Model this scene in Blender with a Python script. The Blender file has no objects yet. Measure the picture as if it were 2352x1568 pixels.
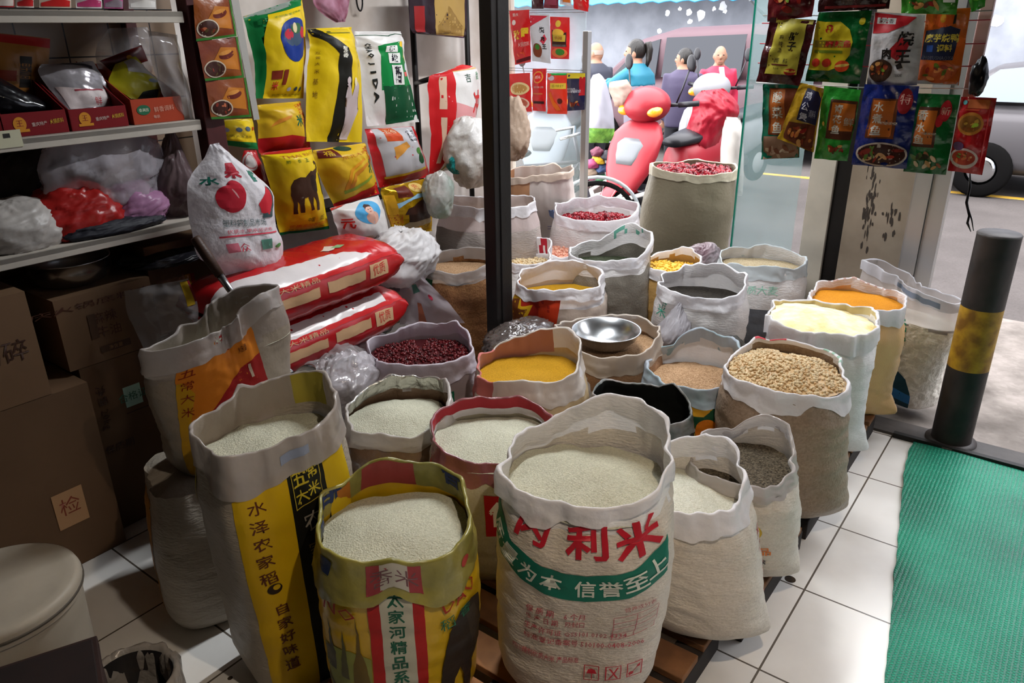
import bpy, bmesh, math, random
from math import sin, cos, pi, radians, atan2, exp, sqrt
from mathutils import Vector, Matrix, noise
from bisect import bisect_right
random.seed(7)
V = Vector
C = bpy.context.scene.collection

# ------------------------------------------------------------------ camera
W, H = 2352, 1568
FPX, PITCH, ROLL, CAMH = 1735.0, radians(22.4), radians(-0.73), 1.65
_fw = V((0, cos(PITCH), -sin(PITCH)))
_rt0 = V((1, 0, 0))
_up0 = _rt0.cross(_fw)
_rt = cos(ROLL)*_rt0 + sin(ROLL)*_up0
_up = cos(ROLL)*_up0 - sin(ROLL)*_rt0
CAM = V((0, 0, CAMH))
cd = bpy.data.cameras.new('camera')
cam = bpy.data.objects.new('camera', cd)
C.objects.link(cam)
cd.sensor_width = 36.0
cd.lens = FPX/W*36.0
cd.clip_start = 0.05
cam.matrix_world = Matrix(((_rt.x, _up.x, -_fw.x, 0), (_rt.y, _up.y, -_fw.y, 0), (_rt.z, _up.z, -_fw.z, CAMH), (0, 0, 0, 1)))
bpy.context.scene.camera = cam
YAW = radians(37.2)
E1 = V((sin(YAW), cos(YAW), 0))     # into the shop towards the street
E2 = V((cos(YAW), -sin(YAW), 0))    # along the shop front, to the right
Z = V((0, 0, 1))

# ------------------------------------------------------------------ light
scn = bpy.context.scene
scn.view_settings.view_transform = 'Standard'
scn.view_settings.look = 'None'
scn.view_settings.exposure = 1.63
scn.view_settings.gamma = 1.0
scn.view_settings.use_curve_mapping = False
wd = bpy.data.worlds.new('overcast_sky')
scn.world = wd
wd.use_nodes = True
_n = wd.node_tree.nodes
_l = wd.node_tree.links
_bg = _n['Background']
_bg.inputs['Color'].default_value = (0.96, 0.965, 1.0, 1)
_bg.inputs['Strength'].default_value = 3.1
scn.cycles.use_denoising = True
scn.cycles.max_bounces = 10
scn.cycles.diffuse_bounces = 5
scn.cycles.transparent_max_bounces = 16
scn.cycles.sample_clamp_indirect = 6.0
scn.cycles.caustics_reflective = False
scn.cycles.caustics_refractive = False


def sh(a, b, z=0.0):
    """shop coordinates -> world"""
    return E1*a + E2*b + Z*z


# portal over the street opening: only guides sampling of the sky
def portal(ca, cb, cz, w, h, rz):
    ld = bpy.data.lights.new('sky_portal', 'AREA')
    ld.shape = 'RECTANGLE'
    ld.size, ld.size_y = w, h
    ld.cycles.is_portal = True
    o = bpy.data.objects.new('sky_portal', ld)
    C.objects.link(o)
    o.location = sh(ca, cb, cz)
    o.rotation_euler = (radians(90), 0, rz)
    return o


portal(3.92, 0.05, 1.3, 5.4, 2.7, -YAW+pi)

# warm pendant lamp, out of view, placed to brighten the front sacks
LAMP = sh(0.75, 0.05, 2.35)
_ld = bpy.data.lights.new('bulb_light', 'POINT')
_ld.energy = 18
_ld.color = (1.0, 0.86, 0.70)
_ld.shadow_soft_size = 0.02
_lo = bpy.data.objects.new('bulb_light', _ld)
C.objects.link(_lo)
_lo.location = LAMP-Z*0.045     # just under the glass of the bulb


# cool tube lamp, added out of view to fill the display and wall
TUBE = sh(2.55, -1.5, 2.52)
_ld = bpy.data.lights.new('fill_tube_light', 'AREA')
_ld.shape = 'RECTANGLE'
_ld.size, _ld.size_y = 0.04, 1.1
_ld.energy = 17
_ld.color = (0.93, 0.97, 1.0)
_lo = bpy.data.objects.new('fill_tube_light', _ld)
C.objects.link(_lo)
_lo.location = TUBE
_lo.rotation_euler = (0, 0, -YAW)


# ------------------------------------------------------------------ pixel -> place
def ray(px, py):
    return (_fw*FPX + _rt*(px-W/2) - _up*(py-H/2)).normalized()


def at(px, py, z=0.0):
    d = ray(px, py)
    return CAM + d*((z-CAMH)/d.z)


def onb(px, py, b):
    d = ray(px, py)
    return CAM + d*(b/d.dot(E2))


def ona(px, py, a):
    d = ray(px, py)
    return CAM + d*(a/d.dot(E1))


def aty(px, py, y):
    d = ray(px, py)
    return CAM + d*(y/d.y)


def ab(p):
    return p.dot(E1), p.dot(E2)


# ------------------------------------------------------------------ materials
def lin(h):
    if not isinstance(h, str):
        return tuple(h)
    h = h.lstrip('#')
    o = []
    for i in (0, 2, 4):
        c = int(h[i:i+2], 16)/255
        o.append(c/12.92 if c <= 0.04045 else ((c+0.055)/1.055)**2.4)
    return tuple(o)


_mats = {}


def mat(name, col, rough=0.5, metal=0.0, spec=0.3, bump=None, var=None, transl=0.0, alpha=1.0, emit=0.0, col2=None, speck=None):
    """bump=(scale,strength[,stretch]) var=(scale,amount) speck=(scale,colour,amount)"""
    if name in _mats:
        return _mats[name]
    m = bpy.data.materials.new(name)
    m.use_nodes = True
    nt = m.node_tree
    n, l = nt.nodes, nt.links
    b = n['Principled BSDF']
    out = n['Material Output']
    b.inputs['Roughness'].default_value = rough
    b.inputs['Metallic'].default_value = metal
    b.inputs['Specular IOR Level'].default_value = spec
    base = lin(col)
    b.inputs['Base Color'].default_value = (*base, 1)
    if emit:
        b.inputs['Emission Color'].default_value = (*base, 1)
        b.inputs['Emission Strength'].default_value = emit
    tc = n.new('ShaderNodeTexCoord')
    last = None
    if var or speck:
        src = None
        if var:
            t = n.new('ShaderNodeTexNoise')
            t.inputs['Scale'].default_value = var[0]
            t.inputs['Detail'].default_value = 5
            l.new(tc.outputs['Object'], t.inputs['Vector'])
            mx = n.new('ShaderNodeMix')
            mx.data_type = 'RGBA'
            c2 = lin(col2) if col2 else tuple(x*(1-var[1]) for x in base)
            mx.inputs['A'].default_value = (*base, 1)
            mx.inputs['B'].default_value = (*c2, 1)
            rp = n.new('ShaderNodeMapRange')
            rp.inputs['From Min'].default_value = 0.36
            rp.inputs['From Max'].default_value = 0.64
            l.new(t.outputs['Fac'], rp.inputs['Value'])
            l.new(rp.outputs['Result'], mx.inputs['Factor'])
            src = mx.outputs['Result']
        if speck:
            t = n.new('ShaderNodeTexVoronoi')
            t.inputs['Scale'].default_value = speck[0]
            l.new(tc.outputs['Object'], t.inputs['Vector'])
            sp = n.new('ShaderNodeSeparateColor')
            l.new(t.outputs['Color'], sp.inputs['Color'])
            ml = n.new('ShaderNodeMath')
            ml.operation = 'MULTIPLY'
            l.new(sp.outputs['Red'], ml.inputs[0])
            ml.inputs[1].default_value = speck[2]
            mx = n.new('ShaderNodeMix')
            mx.data_type = 'RGBA'
            if src:
                l.new(src, mx.inputs['A'])
            else:
                mx.inputs['A'].default_value = (*base, 1)
            mx.inputs['B'].default_value = (*lin(speck[1]), 1)
            l.new(ml.outputs['Value'], mx.inputs['Factor'])
            src = mx.outputs['Result']
        l.new(src, b.inputs['Base Color'])
        last = src
    if bump:
        t = n.new('ShaderNodeTexNoise')
        t.inputs['Scale'].default_value = bump[0]
        t.inputs['Detail'].default_value = 3
        if len(bump) > 2:
            mp = n.new('ShaderNodeMapping')
            mp.inputs['Scale'].default_value = bump[2]
            l.new(tc.outputs['Object'], mp.inputs['Vector'])
            l.new(mp.outputs['Vector'], t.inputs['Vector'])
        else:
            l.new(tc.outputs['Object'], t.inputs['Vector'])
        bp = n.new('ShaderNodeBump')
        bp.inputs['Strength'].default_value = bump[1]
        bp.inputs['Distance'].default_value = 0.01
        l.new(t.outputs['Fac'], bp.inputs['Height'])
        l.new(bp.outputs['Normal'], b.inputs['Normal'])
    sock = b.outputs['BSDF']
    if transl:
        tr = n.new('ShaderNodeBsdfTranslucent')
        if last:
            l.new(last, tr.inputs['Color'])
        else:
            tr.inputs['Color'].default_value = (*base, 1)
        ms = n.new('ShaderNodeMixShader')
        ms.inputs['Fac'].default_value = transl
        l.new(sock, ms.inputs[1])
        l.new(tr.outputs['BSDF'], ms.inputs[2])
        sock = ms.outputs['Shader']
    if alpha < 1:
        tp = n.new('ShaderNodeBsdfTransparent')
        ms = n.new('ShaderNodeMixShader')
        ms.inputs['Fac'].default_value = 1-alpha
        l.new(sock, ms.inputs[1])
        l.new(tp.outputs['BSDF'], ms.inputs[2])
        sock = ms.outputs['Shader']
    l.new(sock, out.inputs['Surface'])
    _mats[name] = m
    return m


def pm(col, rough=0.45):
    """print ink"""
    return mat('ink_'+(col if isinstance(col, str) else '%02d%02d%02d' % tuple(int(x*99) for x in col)).lstrip('#')+('_%d' % int(rough*100)), col, rough, spec=0.2, bump=(60, 0.05))


# ------------------------------------------------------------------ objects
def tag(o, label, cat, group=None, kind=None):
    if label:
        o['label'] = label
    if cat:
        o['category'] = cat
    if group:
        o['group'] = group
    if kind:
        o['kind'] = kind
    return o


def thing(name, label, cat, loc=(0, 0, 0), rz=0.0, group=None):
    o = bpy.data.objects.new(name, None)
    o.empty_display_size = 0.1
    C.objects.link(o)
    o.location = loc
    o.rotation_euler = (0, 0, rz)
    return tag(o, label, cat, group)


class MB:
    """collects geometry with several materials in world (or local) coordinates"""

    def __init__(s):
        s.v, s.f, s.mi, s.mats, s.sm = [], [], [], [], []

    def m(s, mt):
        for i, x in enumerate(s.mats):
            if x is mt:
                return i
        s.mats.append(mt)
        return len(s.mats)-1

    def add(s, vs, fs, mt, smooth=True):
        o = len(s.v)
        k = s.m(mt)
        s.v.extend(vs)
        for f in fs:
            s.f.append([i+o for i in f])
            s.mi.append(k)
            s.sm.append(smooth)
        return s

    def build(s, name, parent=None, origin=None, bevel=0.0, label=None, sub=0):
        """vertices are world coordinates; origin = where the object sits"""
        if origin is None:
            if parent is not None:
                origin = V((0, 0, 0))
            else:
                lo = V((min(p[i] for p in s.v) for i in range(3)))
                hi = V((max(p[i] for p in s.v) for i in range(3)))
                origin = V(((lo.x+hi.x)/2, (lo.y+hi.y)/2, lo.z))
        me = bpy.data.meshes.new(name)
        if parent is not None:
            root = parent
            off = V((0, 0, 0))
            while root is not None:
                off += root.location
                root = root.parent
            me.from_pydata([V(p)-off for p in s.v], [], s.f)
        else:
            me.from_pydata([V(p)-origin for p in s.v], [], s.f)
        for x in s.mats:
            me.materials.append(x)
        me.polygons.foreach_set('material_index', s.mi)
        me.polygons.foreach_set('use_smooth', s.sm)
        me.update()
        o = bpy.data.objects.new(name, me)
        C.objects.link(o)
        if parent is not None:
            o.parent = parent
        else:
            o.location = origin
        if bevel:
            bv = o.modifiers.new('bevel', 'BEVEL')
            bv.width = bevel
            bv.segments = 2
            bv.limit_method = 'ANGLE'
        if sub:
            sb = o.modifiers.new('sub', 'SUBSURF')
            sb.levels = sub
            sb.render_levels = sub
        if label:
            o['label'] = label
        return o

    # --- shapes
    def box(s, c, ax, ay, az, mt, smooth=False):
        """centre and three half-axis vectors"""
        c, ax, ay, az = V(c), V(ax), V(ay), V(az)
        vs = [c+i*ax+j*ay+k*az for i in (-1, 1) for j in (-1, 1) for k in (-1, 1)]
        fs = [(0, 1, 3, 2), (4, 6, 7, 5), (0, 4, 5, 1), (2, 3, 7, 6), (0, 2, 6, 4), (1, 5, 7, 3)]
        if ax.cross(ay).dot(az) < 0:
            fs = [f[::-1] for f in fs]
        return s.add(vs, fs, mt, smooth)

    def sbox(s, a0, a1, b0, b1, z0, z1, mt):
        """box in shop coordinates"""
        return s.box(sh((a0+a1)/2, (b0+b1)/2, (z0+z1)/2), E1*(a1-a0)/2, E2*(b1-b0)/2, Z*(z1-z0)/2, mt)

    def tube(s, pts, r, mt, n=10, closed=False, cap=True):
        pts = [V(p) for p in pts]
        N = len(pts)
        rs = r if isinstance(r, (list, tuple)) else [r]*N
        vs, fs = [], []
        up = None
        for i, p in enumerate(pts):
            if closed:
                t = pts[(i+1) % N]-pts[i-1]
            else:
                t = pts[min(i+1, N-1)]-pts[max(i-1, 0)]
            t = t.normalized() if t.length > 1e-9 else Z
            if up is None:
                up = t.orthogonal().normalized()
            else:
                up = (up-t*up.dot(t))
                up = up.normalized() if up.length > 1e-6 else t.orthogonal().normalized()
            sd = t.cross(up)
            for k in range(n):
                q = 2*pi*k/n
                vs.append(p+(up*cos(q)+sd*sin(q))*rs[i])
        M = N if closed else N-1
        for i in range(M):
            for k in range(n):
                a, b = i*n+k, i*n+(k+1) % n
                c, d = ((i+1) % N)*n+(k+1) % n, ((i+1) % N)*n+k
                fs.append((a, b, c, d))
        if cap and not closed:
            fs.append(tuple(range(n))[::-1])
            fs.append(tuple((N-1)*n+k for k in range(n)))
        return s.add(vs, fs, mt)

    def lathe(s, prof, c, mt, n=40, axis=Z, closed=False):
        """prof: (r, h) list; rotated about axis through c"""
        c = V(c)
        axis = V(axis).normalized()
        u = axis.orthogonal().normalized()
        w = axis.cross(u)
        vs, fs = [], []
        for (r, h) in prof:
            for k in range(n):
                q = 2*pi*k/n
                vs.append(c+axis*h+(u*cos(q)+w*sin(q))*max(r, 1e-5))
        for i in range(len(prof)-1):
            for k in range(n):
                fs.append((i*n+k, i*n+(k+1) % n, (i+1)*n+(k+1) % n, (i+1)*n+k))
        return s.add(vs, fs, mt)

    def ball(s, c, r, mt, n=16, m=10, fn=None):
        """ellipsoid; r may be a 3-vector or three axis vectors"""
        c = V(c)
        if isinstance(r, (int, float)):
            A = (V((r, 0, 0)), V((0, r, 0)), V((0, 0, r)))
        elif isinstance(r[0], (int, float)):
            A = (V((r[0], 0, 0)), V((0, r[1], 0)), V((0, 0, r[2])))
        else:
            A = r
        vs, fs = [], []
        for i in range(m+1):
            t = pi*i/m
            for k in range(n):
                q = 2*pi*k/n
                d = V((sin(t)*cos(q), sin(t)*sin(q), cos(t)))
                g = fn(d) if fn else 1.0
                vs.append(c+(A[0]*d.x+A[1]*d.y+A[2]*d.z)*g)
        for i in range(m):
            for k in range(n):
                fs.append((i*n+k, (i+1)*n+k, (i+1)*n+(k+1) % n, i*n+(k+1) % n))
        return s.add(vs, fs, mt)


def struct(name, mb, bevel=0.0):
    o = mb.build(name, bevel=bevel)
    o['kind'] = 'structure'
    return o


# ------------------------------------------------------------------ text and printed shapes
_txt = {}


def text_mesh(s, bold):
    k = (s, bold)
    if k in _txt:
        return _txt[k]
    cu = bpy.data.curves.new('t', 'FONT')
    cu.body = s
    cu.size = 1.0
    cu.resolution_u = 1
    cu.offset = bold
    cu.space_line = 1.0
    o = bpy.data.objects.new('t', cu)
    me = bpy.data.meshes.new_from_object(o)
    vs = [(v.co.x, v.co.y) for v in me.vertices]
    fs = [tuple(p.vertices) for p in me.polygons]
    bpy.data.objects.remove(o)
    bpy.data.curves.remove(cu)
    bpy.data.meshes.remove(me)
    if vs:
        x0, x1 = min(v[0] for v in vs), max(v[0] for v in vs)
        y0, y1 = min(v[1] for v in vs), max(v[1] for v in vs)
        vs = [(x-(x0+x1)/2, y-(y0+y1)/2) for x, y in vs]
        _txt[k] = (vs, fs, x1-x0, y1-y0)
    else:
        _txt[k] = ([], [], 1, 1)
    return _txt[k]


def _tri(poly):
    bm = bmesh.new()
    f = bm.faces.new([bm.verts.new((x, y, 0)) for x, y in poly])
    bmesh.ops.triangulate(bm, faces=[f])
    return bm


def _cut(bm, lu, lv):
    """slice flat art along a sheet's own grid lines so that it follows the curved sheet"""
    for ax, ls in ((0, lu), (1, lv)):
        no = V((1, 0, 0)) if ax == 0 else V((0, 1, 0))
        for x in ls:
            co = V((x, 0, 0)) if ax == 0 else V((0, x, 0))
            bmesh.ops.bisect_plane(bm, geom=bm.verts[:]+bm.edges[:]+bm.faces[:], plane_co=co, plane_no=no, dist=1e-6)


class Sheet:
    """grid of points with metric coordinates U (columns) and V (rows); art is laid on it"""

    def __init__(s, P, U, Vv, out=1.0, wrap=False, two=False):
        s.P, s.U, s.V, s.out, s.wrap = P, U, Vv, out, wrap

    def raw(s, u, v):
        U, Vv, P = s.U, s.V, s.P
        u = min(max(u, U[0]), U[-1]-1e-9)
        v = min(max(v, Vv[0]), Vv[-1]-1e-9)
        i = min(max(bisect_right(U, u)-1, 0), len(U)-2)
        j = min(max(bisect_right(Vv, v)-1, 0), len(Vv)-2)
        fu = (u-U[i])/(U[i+1]-U[i])
        fv = (v-Vv[j])/(Vv[j+1]-Vv[j])
        a, b, c, d = P[j][i], P[j][i+1], P[j+1][i], P[j+1][i+1]
        n = (b-a+d-c).cross(c-a+d-b)
        if fu+fv <= 1:
            return a+(b-a)*fu+(c-a)*fv, n
        return d+(c-d)*(1-fu)+(b-d)*(1-fv), n

    def pt(s, u, v, off):
        p, n = s.raw(u, v)
        if n.length > 1e-12:
            p = p+n.normalized()*off*s.out
        return p

    def faces(s, mb, matfn):
        P = s.P
        R, Cn = len(P), len(P[0])
        vs = [p for row in P for p in row]
        groups = {}
        for j in range(R-1):
            for i in range(Cn-1):
                m = matfn(i, j) if callable(matfn) else matfn
                groups.setdefault(id(m), (m, []))[1].extend(((j*Cn+i, j*Cn+i+1, (j+1)*Cn+i), (j*Cn+i+1, (j+1)*Cn+i+1, (j+1)*Cn+i)))
        o = len(mb.v)
        mb.v.extend(vs)
        for m, fs in groups.values():
            k = mb.m(m)
            for f in fs:
                mb.f.append([x+o for x in f])
                mb.mi.append(k)
                mb.sm.append(True)

    def art(s, mb, items, g=0.02, lay0=0.0012, step=0.00016):
        for n, it in enumerate(items):
            kind, mt = it[0], it[1]
            if isinstance(mt, str):
                mt = pm(mt)
            off = lay0+step*n
            if kind == 'text':
                _, _, st, u, v, h = it[:6]
                kw = it[6] if len(it) > 6 else {}
                vs, fs, w0, h0 = text_mesh(st, kw.get('bold', 0.0))
                if not vs:
                    continue
                sc = h/h0
                sx = sc*kw.get('sx', 1.0)
                if 'w' in kw:
                    sx = kw['w']/w0
                r = radians(kw.get('rot', 0))
                pts = [(u+x*sx*cos(r)-y*sc*sin(r), v+x*sx*sin(r)+y*sc*cos(r)) for x, y in vs]
                bm = bmesh.new()
                bv = [bm.verts.new((x, y, 0)) for x, y in pts]
                for f in fs:
                    try:
                        bm.faces.new([bv[q] for q in f])
                    except ValueError:
                        pass
            else:
                if kind == 'rect':
                    u0, v0, u1, v1 = it[2:6]
                    poly = [(u0, v0), (u1, v0), (u1, v1), (u0, v1)]
                elif kind == 'ell':
                    u, v, ru, rv = it[2:6]
                    rot = radians(it[6]) if len(it) > 6 else 0
                    poly = []
                    for q in range(28):
                        x, y = ru*cos(2*pi*q/28), rv*sin(2*pi*q/28)
                        poly.append((u+x*cos(rot)-y*sin(rot), v+x*sin(rot)+y*cos(rot)))
                elif kind == 'poly':
                    poly = it[2]
                bm = _tri(poly)
                pts = poly
            lo = (min(p[0] for p in pts), min(p[1] for p in pts))
            hi = (max(p[0] for p in pts), max(p[1] for p in pts))
            if hasattr(s, 'U'):
                _cut(bm, [x for x in s.U if lo[0] < x < hi[0]], [x for x in s.V if lo[1] < x < hi[1]])
            bm.verts.index_update()
            vs3 = [s.pt(q.co.x, q.co.y, off) for q in bm.verts]
            fs3 = [[q.index for q in f.verts] for f in bm.faces]
            bm.free()
            mb.add(vs3, fs3, mt)


def T(col, st, u, v, h, **kw):
    return ('text', col, st, u, v, h, kw)


def VT(col, st, u, v, h, gap=1.25, **kw):
    """vertical column of characters, top at v"""
    r = []
    for i, ch in enumerate(st):
        if ch != ' ':
            r.append(('text', col, ch, u, v-h/2-i*h*gap, h if ch not in '一' else h*0.15, kw))
    return r


def RC(col, u0, v0, u1, v1):
    return ('rect', col, u0, v0, u1, v1)


def EL(col, u, v, ru, rv, rot=0):
    return ('ell', col, u, v, ru, rv, rot)


def PL(col, pts, u=0, v=0, s=1.0, sy=None):
    return ('poly', col, [(u+x*s, v+y*(sy or s)) for x, y in pts])


def nz(x, y, z=0.0):
    return noise.noise(V((x, y, z)))
# ------------------------------------------------------------------ builders
def wrapd(a):
    return (a+pi) % (2*pi)-pi


def sack(name, label, rim, r, base, rb=None, rot=0.0, fill=0.06, dome=0.02, tilt=(0, 0), cl=0.07, flare=0.02,
         mods=(), rmods=(), ears=(), bulge=0.10, body=None, top=None, cuff=None, content=None, cname='rice', clabel=None,
         art=(), cart=(), n=2.6, wr=1.0, seed=0, zones=None, rimnoise=0.012, pleat=0.008, nphi=104, nb=44, group=None,
         cat='sack', beans=None, czones=None, foot=0.74, neck=0.0, hem=0.22, tf=0.004, crk=1.0, shoulder=0.11, ncr=11, clmods=(), iart=(), cgroup=None, ccat='grain', fr=0.993):
    rim, base = V(rim), V(base)
    rb = rb or r
    if cl > 0:
        r = (r[0]*1.045, r[1]*1.045)
    Hh = rim.z-base.z
    f = V((-rim.x, -rim.y, 0)).normalized()
    rg = Z.cross(f)
    rot = radians(rot)
    sd = seed*7.31

    def ell(phi, a):
        c, s_ = abs(cos(phi-rot)), abs(sin(phi-rot))
        return ((c/a[1])**n+(s_/a[0])**n)**(-1.0/n)

    def gz(phi, lst):
        t = 0.0
        for (p, amp, w) in lst:
            t += amp*exp(-(wrapd(phi-radians(p))/radians(w))**2)
        return t

    def N(phi, fq, z, k=0.0):
        return noise.noise(V((cos(phi)*fq+sd, sin(phi)*fq-sd, z+k)))

    rc_ = random.Random(seed*13+3)
    creases = [(rc_.uniform(-pi, pi), rc_.uniform(-3, 3), radians(rc_.uniform(9, 26)), rc_.choice((-1, 1, 1))*rc_.uniform(.4, 1.0)) for _ in range(ncr)]

    def cre(p, s_):
        x = 0.0
        for (p0, sl, w_, am) in creases:
            q = abs(wrapd(p-p0-sl*s_))
            if q < w_:
                x += am*(1-q/w_)
        return x

    def dzr(phi):
        return gz(phi, mods)+rimnoise*1.3*N(phi, 1.6, 5.0)+rimnoise*0.35*N(phi, 5, 2.0)+rimnoise*0.75*cre(phi, 0)

    rimz = {}

    def rz(phi):
        k = round(phi, 5)
        if k not in rimz:
            rimz[k] = dzr(phi)
        return rimz[k]

    def br(phi, v):
        q = v*v*(3-2*v)
        t = ell(phi, rb)*(1-q)+ell(phi, r)*(1+gz(phi, rmods))*q
        ft = foot+(1-foot)*min(1.0, v/0.13)**0.5
        t *= ft*(1+bulge*sin(pi*min(1, v)**0.85))
        if neck:
            t *= 1-neck*exp(-((v-0.86)/0.10)**2)
        for (p, amp) in ears:
            t *= 1+1.9*amp*max(0.0, 1-abs(wrapd(phi-radians(p)))/0.62)**1.4*exp(-(v/0.11)**1.5)
        up = max(0.0, (v-0.62)/0.38)
        t += wr*(0.012*N(phi, 1.3, v*2.6)+0.0045*N(phi, 2.2, v*17)+0.0028*N(phi, 5, v*34, 3.0))*min(1, v*6)
        t += pleat*up*(N(phi, 6.0, v*1.5, 9.0)+0.8*(0.4-abs(N(phi, 4.0, v*2.5, 5.0))*1.6))
        t += r[0]*0.08*up*up*N(phi, 1.8, 3.0, 1.5)+pleat*1.3*up*up*cre(phi, (1-v)*Hh)
        if shoulder and v > 0.74:
            w_ = min(1.0, (v-0.74)/0.26)
            t *= 1-shoulder*w_*w_*(3-2*w_)
        return t

    def cen(v):
        q = v*v*(3-2*v)*0.6+v*0.4
        return V((base.x+(rim.x-base.x)*q, base.y+(rim.y-base.y)*q, 0))

    def bp(phi, v):
        w = max(0.0, (v-0.55)/0.45)
        w = w*w*(3-2*w)
        z = base.z+v*Hh+rz(phi)*w
        return cen(v)+(f*cos(phi)+rg*sin(phi))*br(phi, v)+Z*z

    phis = [-pi+2*pi*i/nphi for i in range(nphi+1)]
    vs = [((j/nb)**1.15) for j in range(nb+1)]
    P = [[bp(p, v) for p in phis] for v in vs]
    for row in P:
        row[-1] = row[0].copy()
    rm = (rb[0]+r[0])/2
    shb = Sheet(P, [p*rm for p in phis], [v*Hh for v in vs])
    zf = rim.z-fill
    loc = V((base.x, base.y, base.z))
    root = thing(name, label, cat, loc, group=group)
    mb = MB()
    vfill = (zf-base.z)/Hh

    def mfn(i, j):
        v = (vs[j]+vs[j+1])/2
        if zones:
            m = zones(phis[i], v)
            if m:
                return m
        return body if v < vfill-0.01+0.03*N(phis[i], 2, 1.0) else top
    shb.faces(mb, mfn)
    # closed bottom
    c0 = cen(0)+Z*(base.z+0.001)
    mb.add([c0]+[p.copy() for p in P[0]], [(0, i+2, i+1) for i in range(nphi)], body)
    shb.art(mb, list(art))
    if iart:
        k0 = len(mb.f)
        shb.art(mb, list(iart), lay0=-0.0012, step=-0.00016)
        mb.f[k0:] = [q_[::-1] for q_ in mb.f[k0:]]
    mb.build('bag', root)
    # rolled rim
    if cl > 0:
        na, nh = 5, 10
        nc = na+nh
        rows = []

        def rdg(p, q, k):
            return 0.5-abs(N(p, 4.2, q, k))*1.6
        for k in range(nc+1):
            row = []
            for p in phis:
                L = cl*0.85*(1+gz(p, clmods))*max(0.35, 1+hem*1.5*N(p, 1.6, 11.0)+hem*0.5*N(p, 5, 4.0))
                d = f*cos(p)+rg*sin(p)
                r1 = br(p, 1.0)
                t_ = tf*(1+0.5*N(p, 3.0, 7.0))
                if k <= na:
                    q = k/na*pi
                    rad = r1+t_*(1-cos(q))
                    dzv = t_*1.1*sin(q)
                    s_ = 0
                    wv = sin(q/2)
                else:
                    s_ = L*(k-na)/nh
                    rad = r1+2*t_+flare*s_*(1-0.4*s_/L)
                    dzv = 0
                    wv = 1
                z = base.z+Hh+rz(p)+dzv-s_
                vv = min(1.0, max(0.0, (z-base.z-rz(p)*0.8)/Hh))
                rad = max(rad, br(p, vv)+0.005) if k > na else rad
                cz = p*0.9+s_*9
                rad += wr*wv*(max(-.004, 0.0075*cre(p, s_))+0.003*N(p, 3.0, s_*6, 2.0)+0.003*(0.35-abs(N(p, 7, s_*16+p*2, 6.0)))+0.0018*(0.35-abs(N(p, 17, s_*45, 1.0))))*crk*min(1, (k-na+2)/4 if k > na else .5)
                z += wr*wv*(0.003*N(p, 7, s_*10, 3.3)+0.0012*N(p, 19, s_*30, 2.3))*crk
                row.append(cen(vv)+d*rad+Z*z)
            row[-1] = row[0].copy()
            rows.append(row)
        rows = rows[::-1]
        shc = Sheet(rows, [p*rm for p in phis], [-cl+cl*k/nh if k <= nh else (k-nh)*0.006 for k in range(nc+1)])
        mc = MB()
        cm = cuff or top
        shc.faces(mc, (lambda i, j: (czones(phis[i], max(0.0, (nh-j-0.5)/nh)) or cm)) if czones else cm)
        shc.art(mc, list(cart))
        mc.build('rolled_rim', root)
    # contents
    if content:
        g = MB()
        NR = 14
        cx = cen(vfill)
        pts = []
        idx = []

        def surf(p, rho):
            d = f*cos(p)+rg*sin(p)
            tz = tilt[0]*rho*sin(p)+tilt[1]*rho*cos(p)
            dz = dome*(1-rho**1.6)+tz*r[0]+0.006*N(p, rho*2.2, rho, 8.0)*min(1, dome*40+0.2)
            vv = min(0.995, max(0.05, vfill+dz/Hh))
            rr = br(p, vv)*fr*rho
            return cen(vfill)+d*rr+Z*(zf+dz)
        for j in range(NR+1):
            pts.append([surf(p, max(0.001, j/NR)) for p in phis])
        vsx = [q for row in pts for q in row]
        M = nphi+1
        fs = [(j*M+i, (j+1)*M+i, (j+1)*M+i+1, j*M+i+1) for j in range(NR) for i in range(nphi)]
        g.add(vsx, fs, content)
        if beans:
            bm_, num, size, squash, rnd = beans
            rr_ = random.Random(seed+5)
            for q in range(num):
                rho = sqrt(rr_.random())*max(.6, .99-size*.8/min(r))
                p = rr_.uniform(-pi, pi)
                if abs(p) > radians(170):
                    continue
                c = surf(p, max(rho, 0.01))+Z*size*0.35*rr_.uniform(0.2, 1.2)
                e = Matrix.Rotation(rr_.uniform(0, 6.28), 3, 'Z') @ Matrix.Rotation(rr_.uniform(-rnd, rnd), 3, 'X') @ Matrix.Rotation(rr_.uniform(-rnd, rnd), 3, 'Y')
                sz = size*rr_.uniform(0.8, 1.15)
                ax = (e @ V((sz*squash, 0, 0)), e @ V((0, sz, 0)), e @ V((0, 0, sz*0.85)))
                mt = bm_[rr_.randrange(len(bm_))] if isinstance(bm_, (list, tuple)) else bm_
                g.ball(c, ax, mt, n=6, m=4)
        o = g.build(cname, None, origin=cx+Z*zf)
        tag(o, clabel, ccat, cgroup, 'stuff')
    return root, shb


def spans(rows, plane, k):
    """rows of pixel (left, right) pairs, top to bottom -> smooth lists of 3-D points, bottom to top"""
    L = [plane(*a) for a, b in rows][::-1]
    R = [plane(*b) for a, b in rows][::-1]

    def smooth(Q):
        n = len(Q)
        out = []
        for i in range(k+1):
            t = i/k*(n-1)
            j = min(int(t), n-2)
            u = t-j
            if n == 2:
                out.append(Q[0]*(1-u)+Q[1]*u)
            else:
                p0 = Q[max(j-1, 0)]
                p1, p2 = Q[j], Q[j+1]
                p3 = Q[min(j+2, n-1)]
                a = p1*2
                b = p2-p0
                c = p0*2-p1*5+p2*4-p3
                d = -p0+p1*3-p2*3+p3
                out.append((a+b*u+c*u*u+d*u*u*u)*0.5)
        return out
    return smooth(L), smooth(R)


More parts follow.
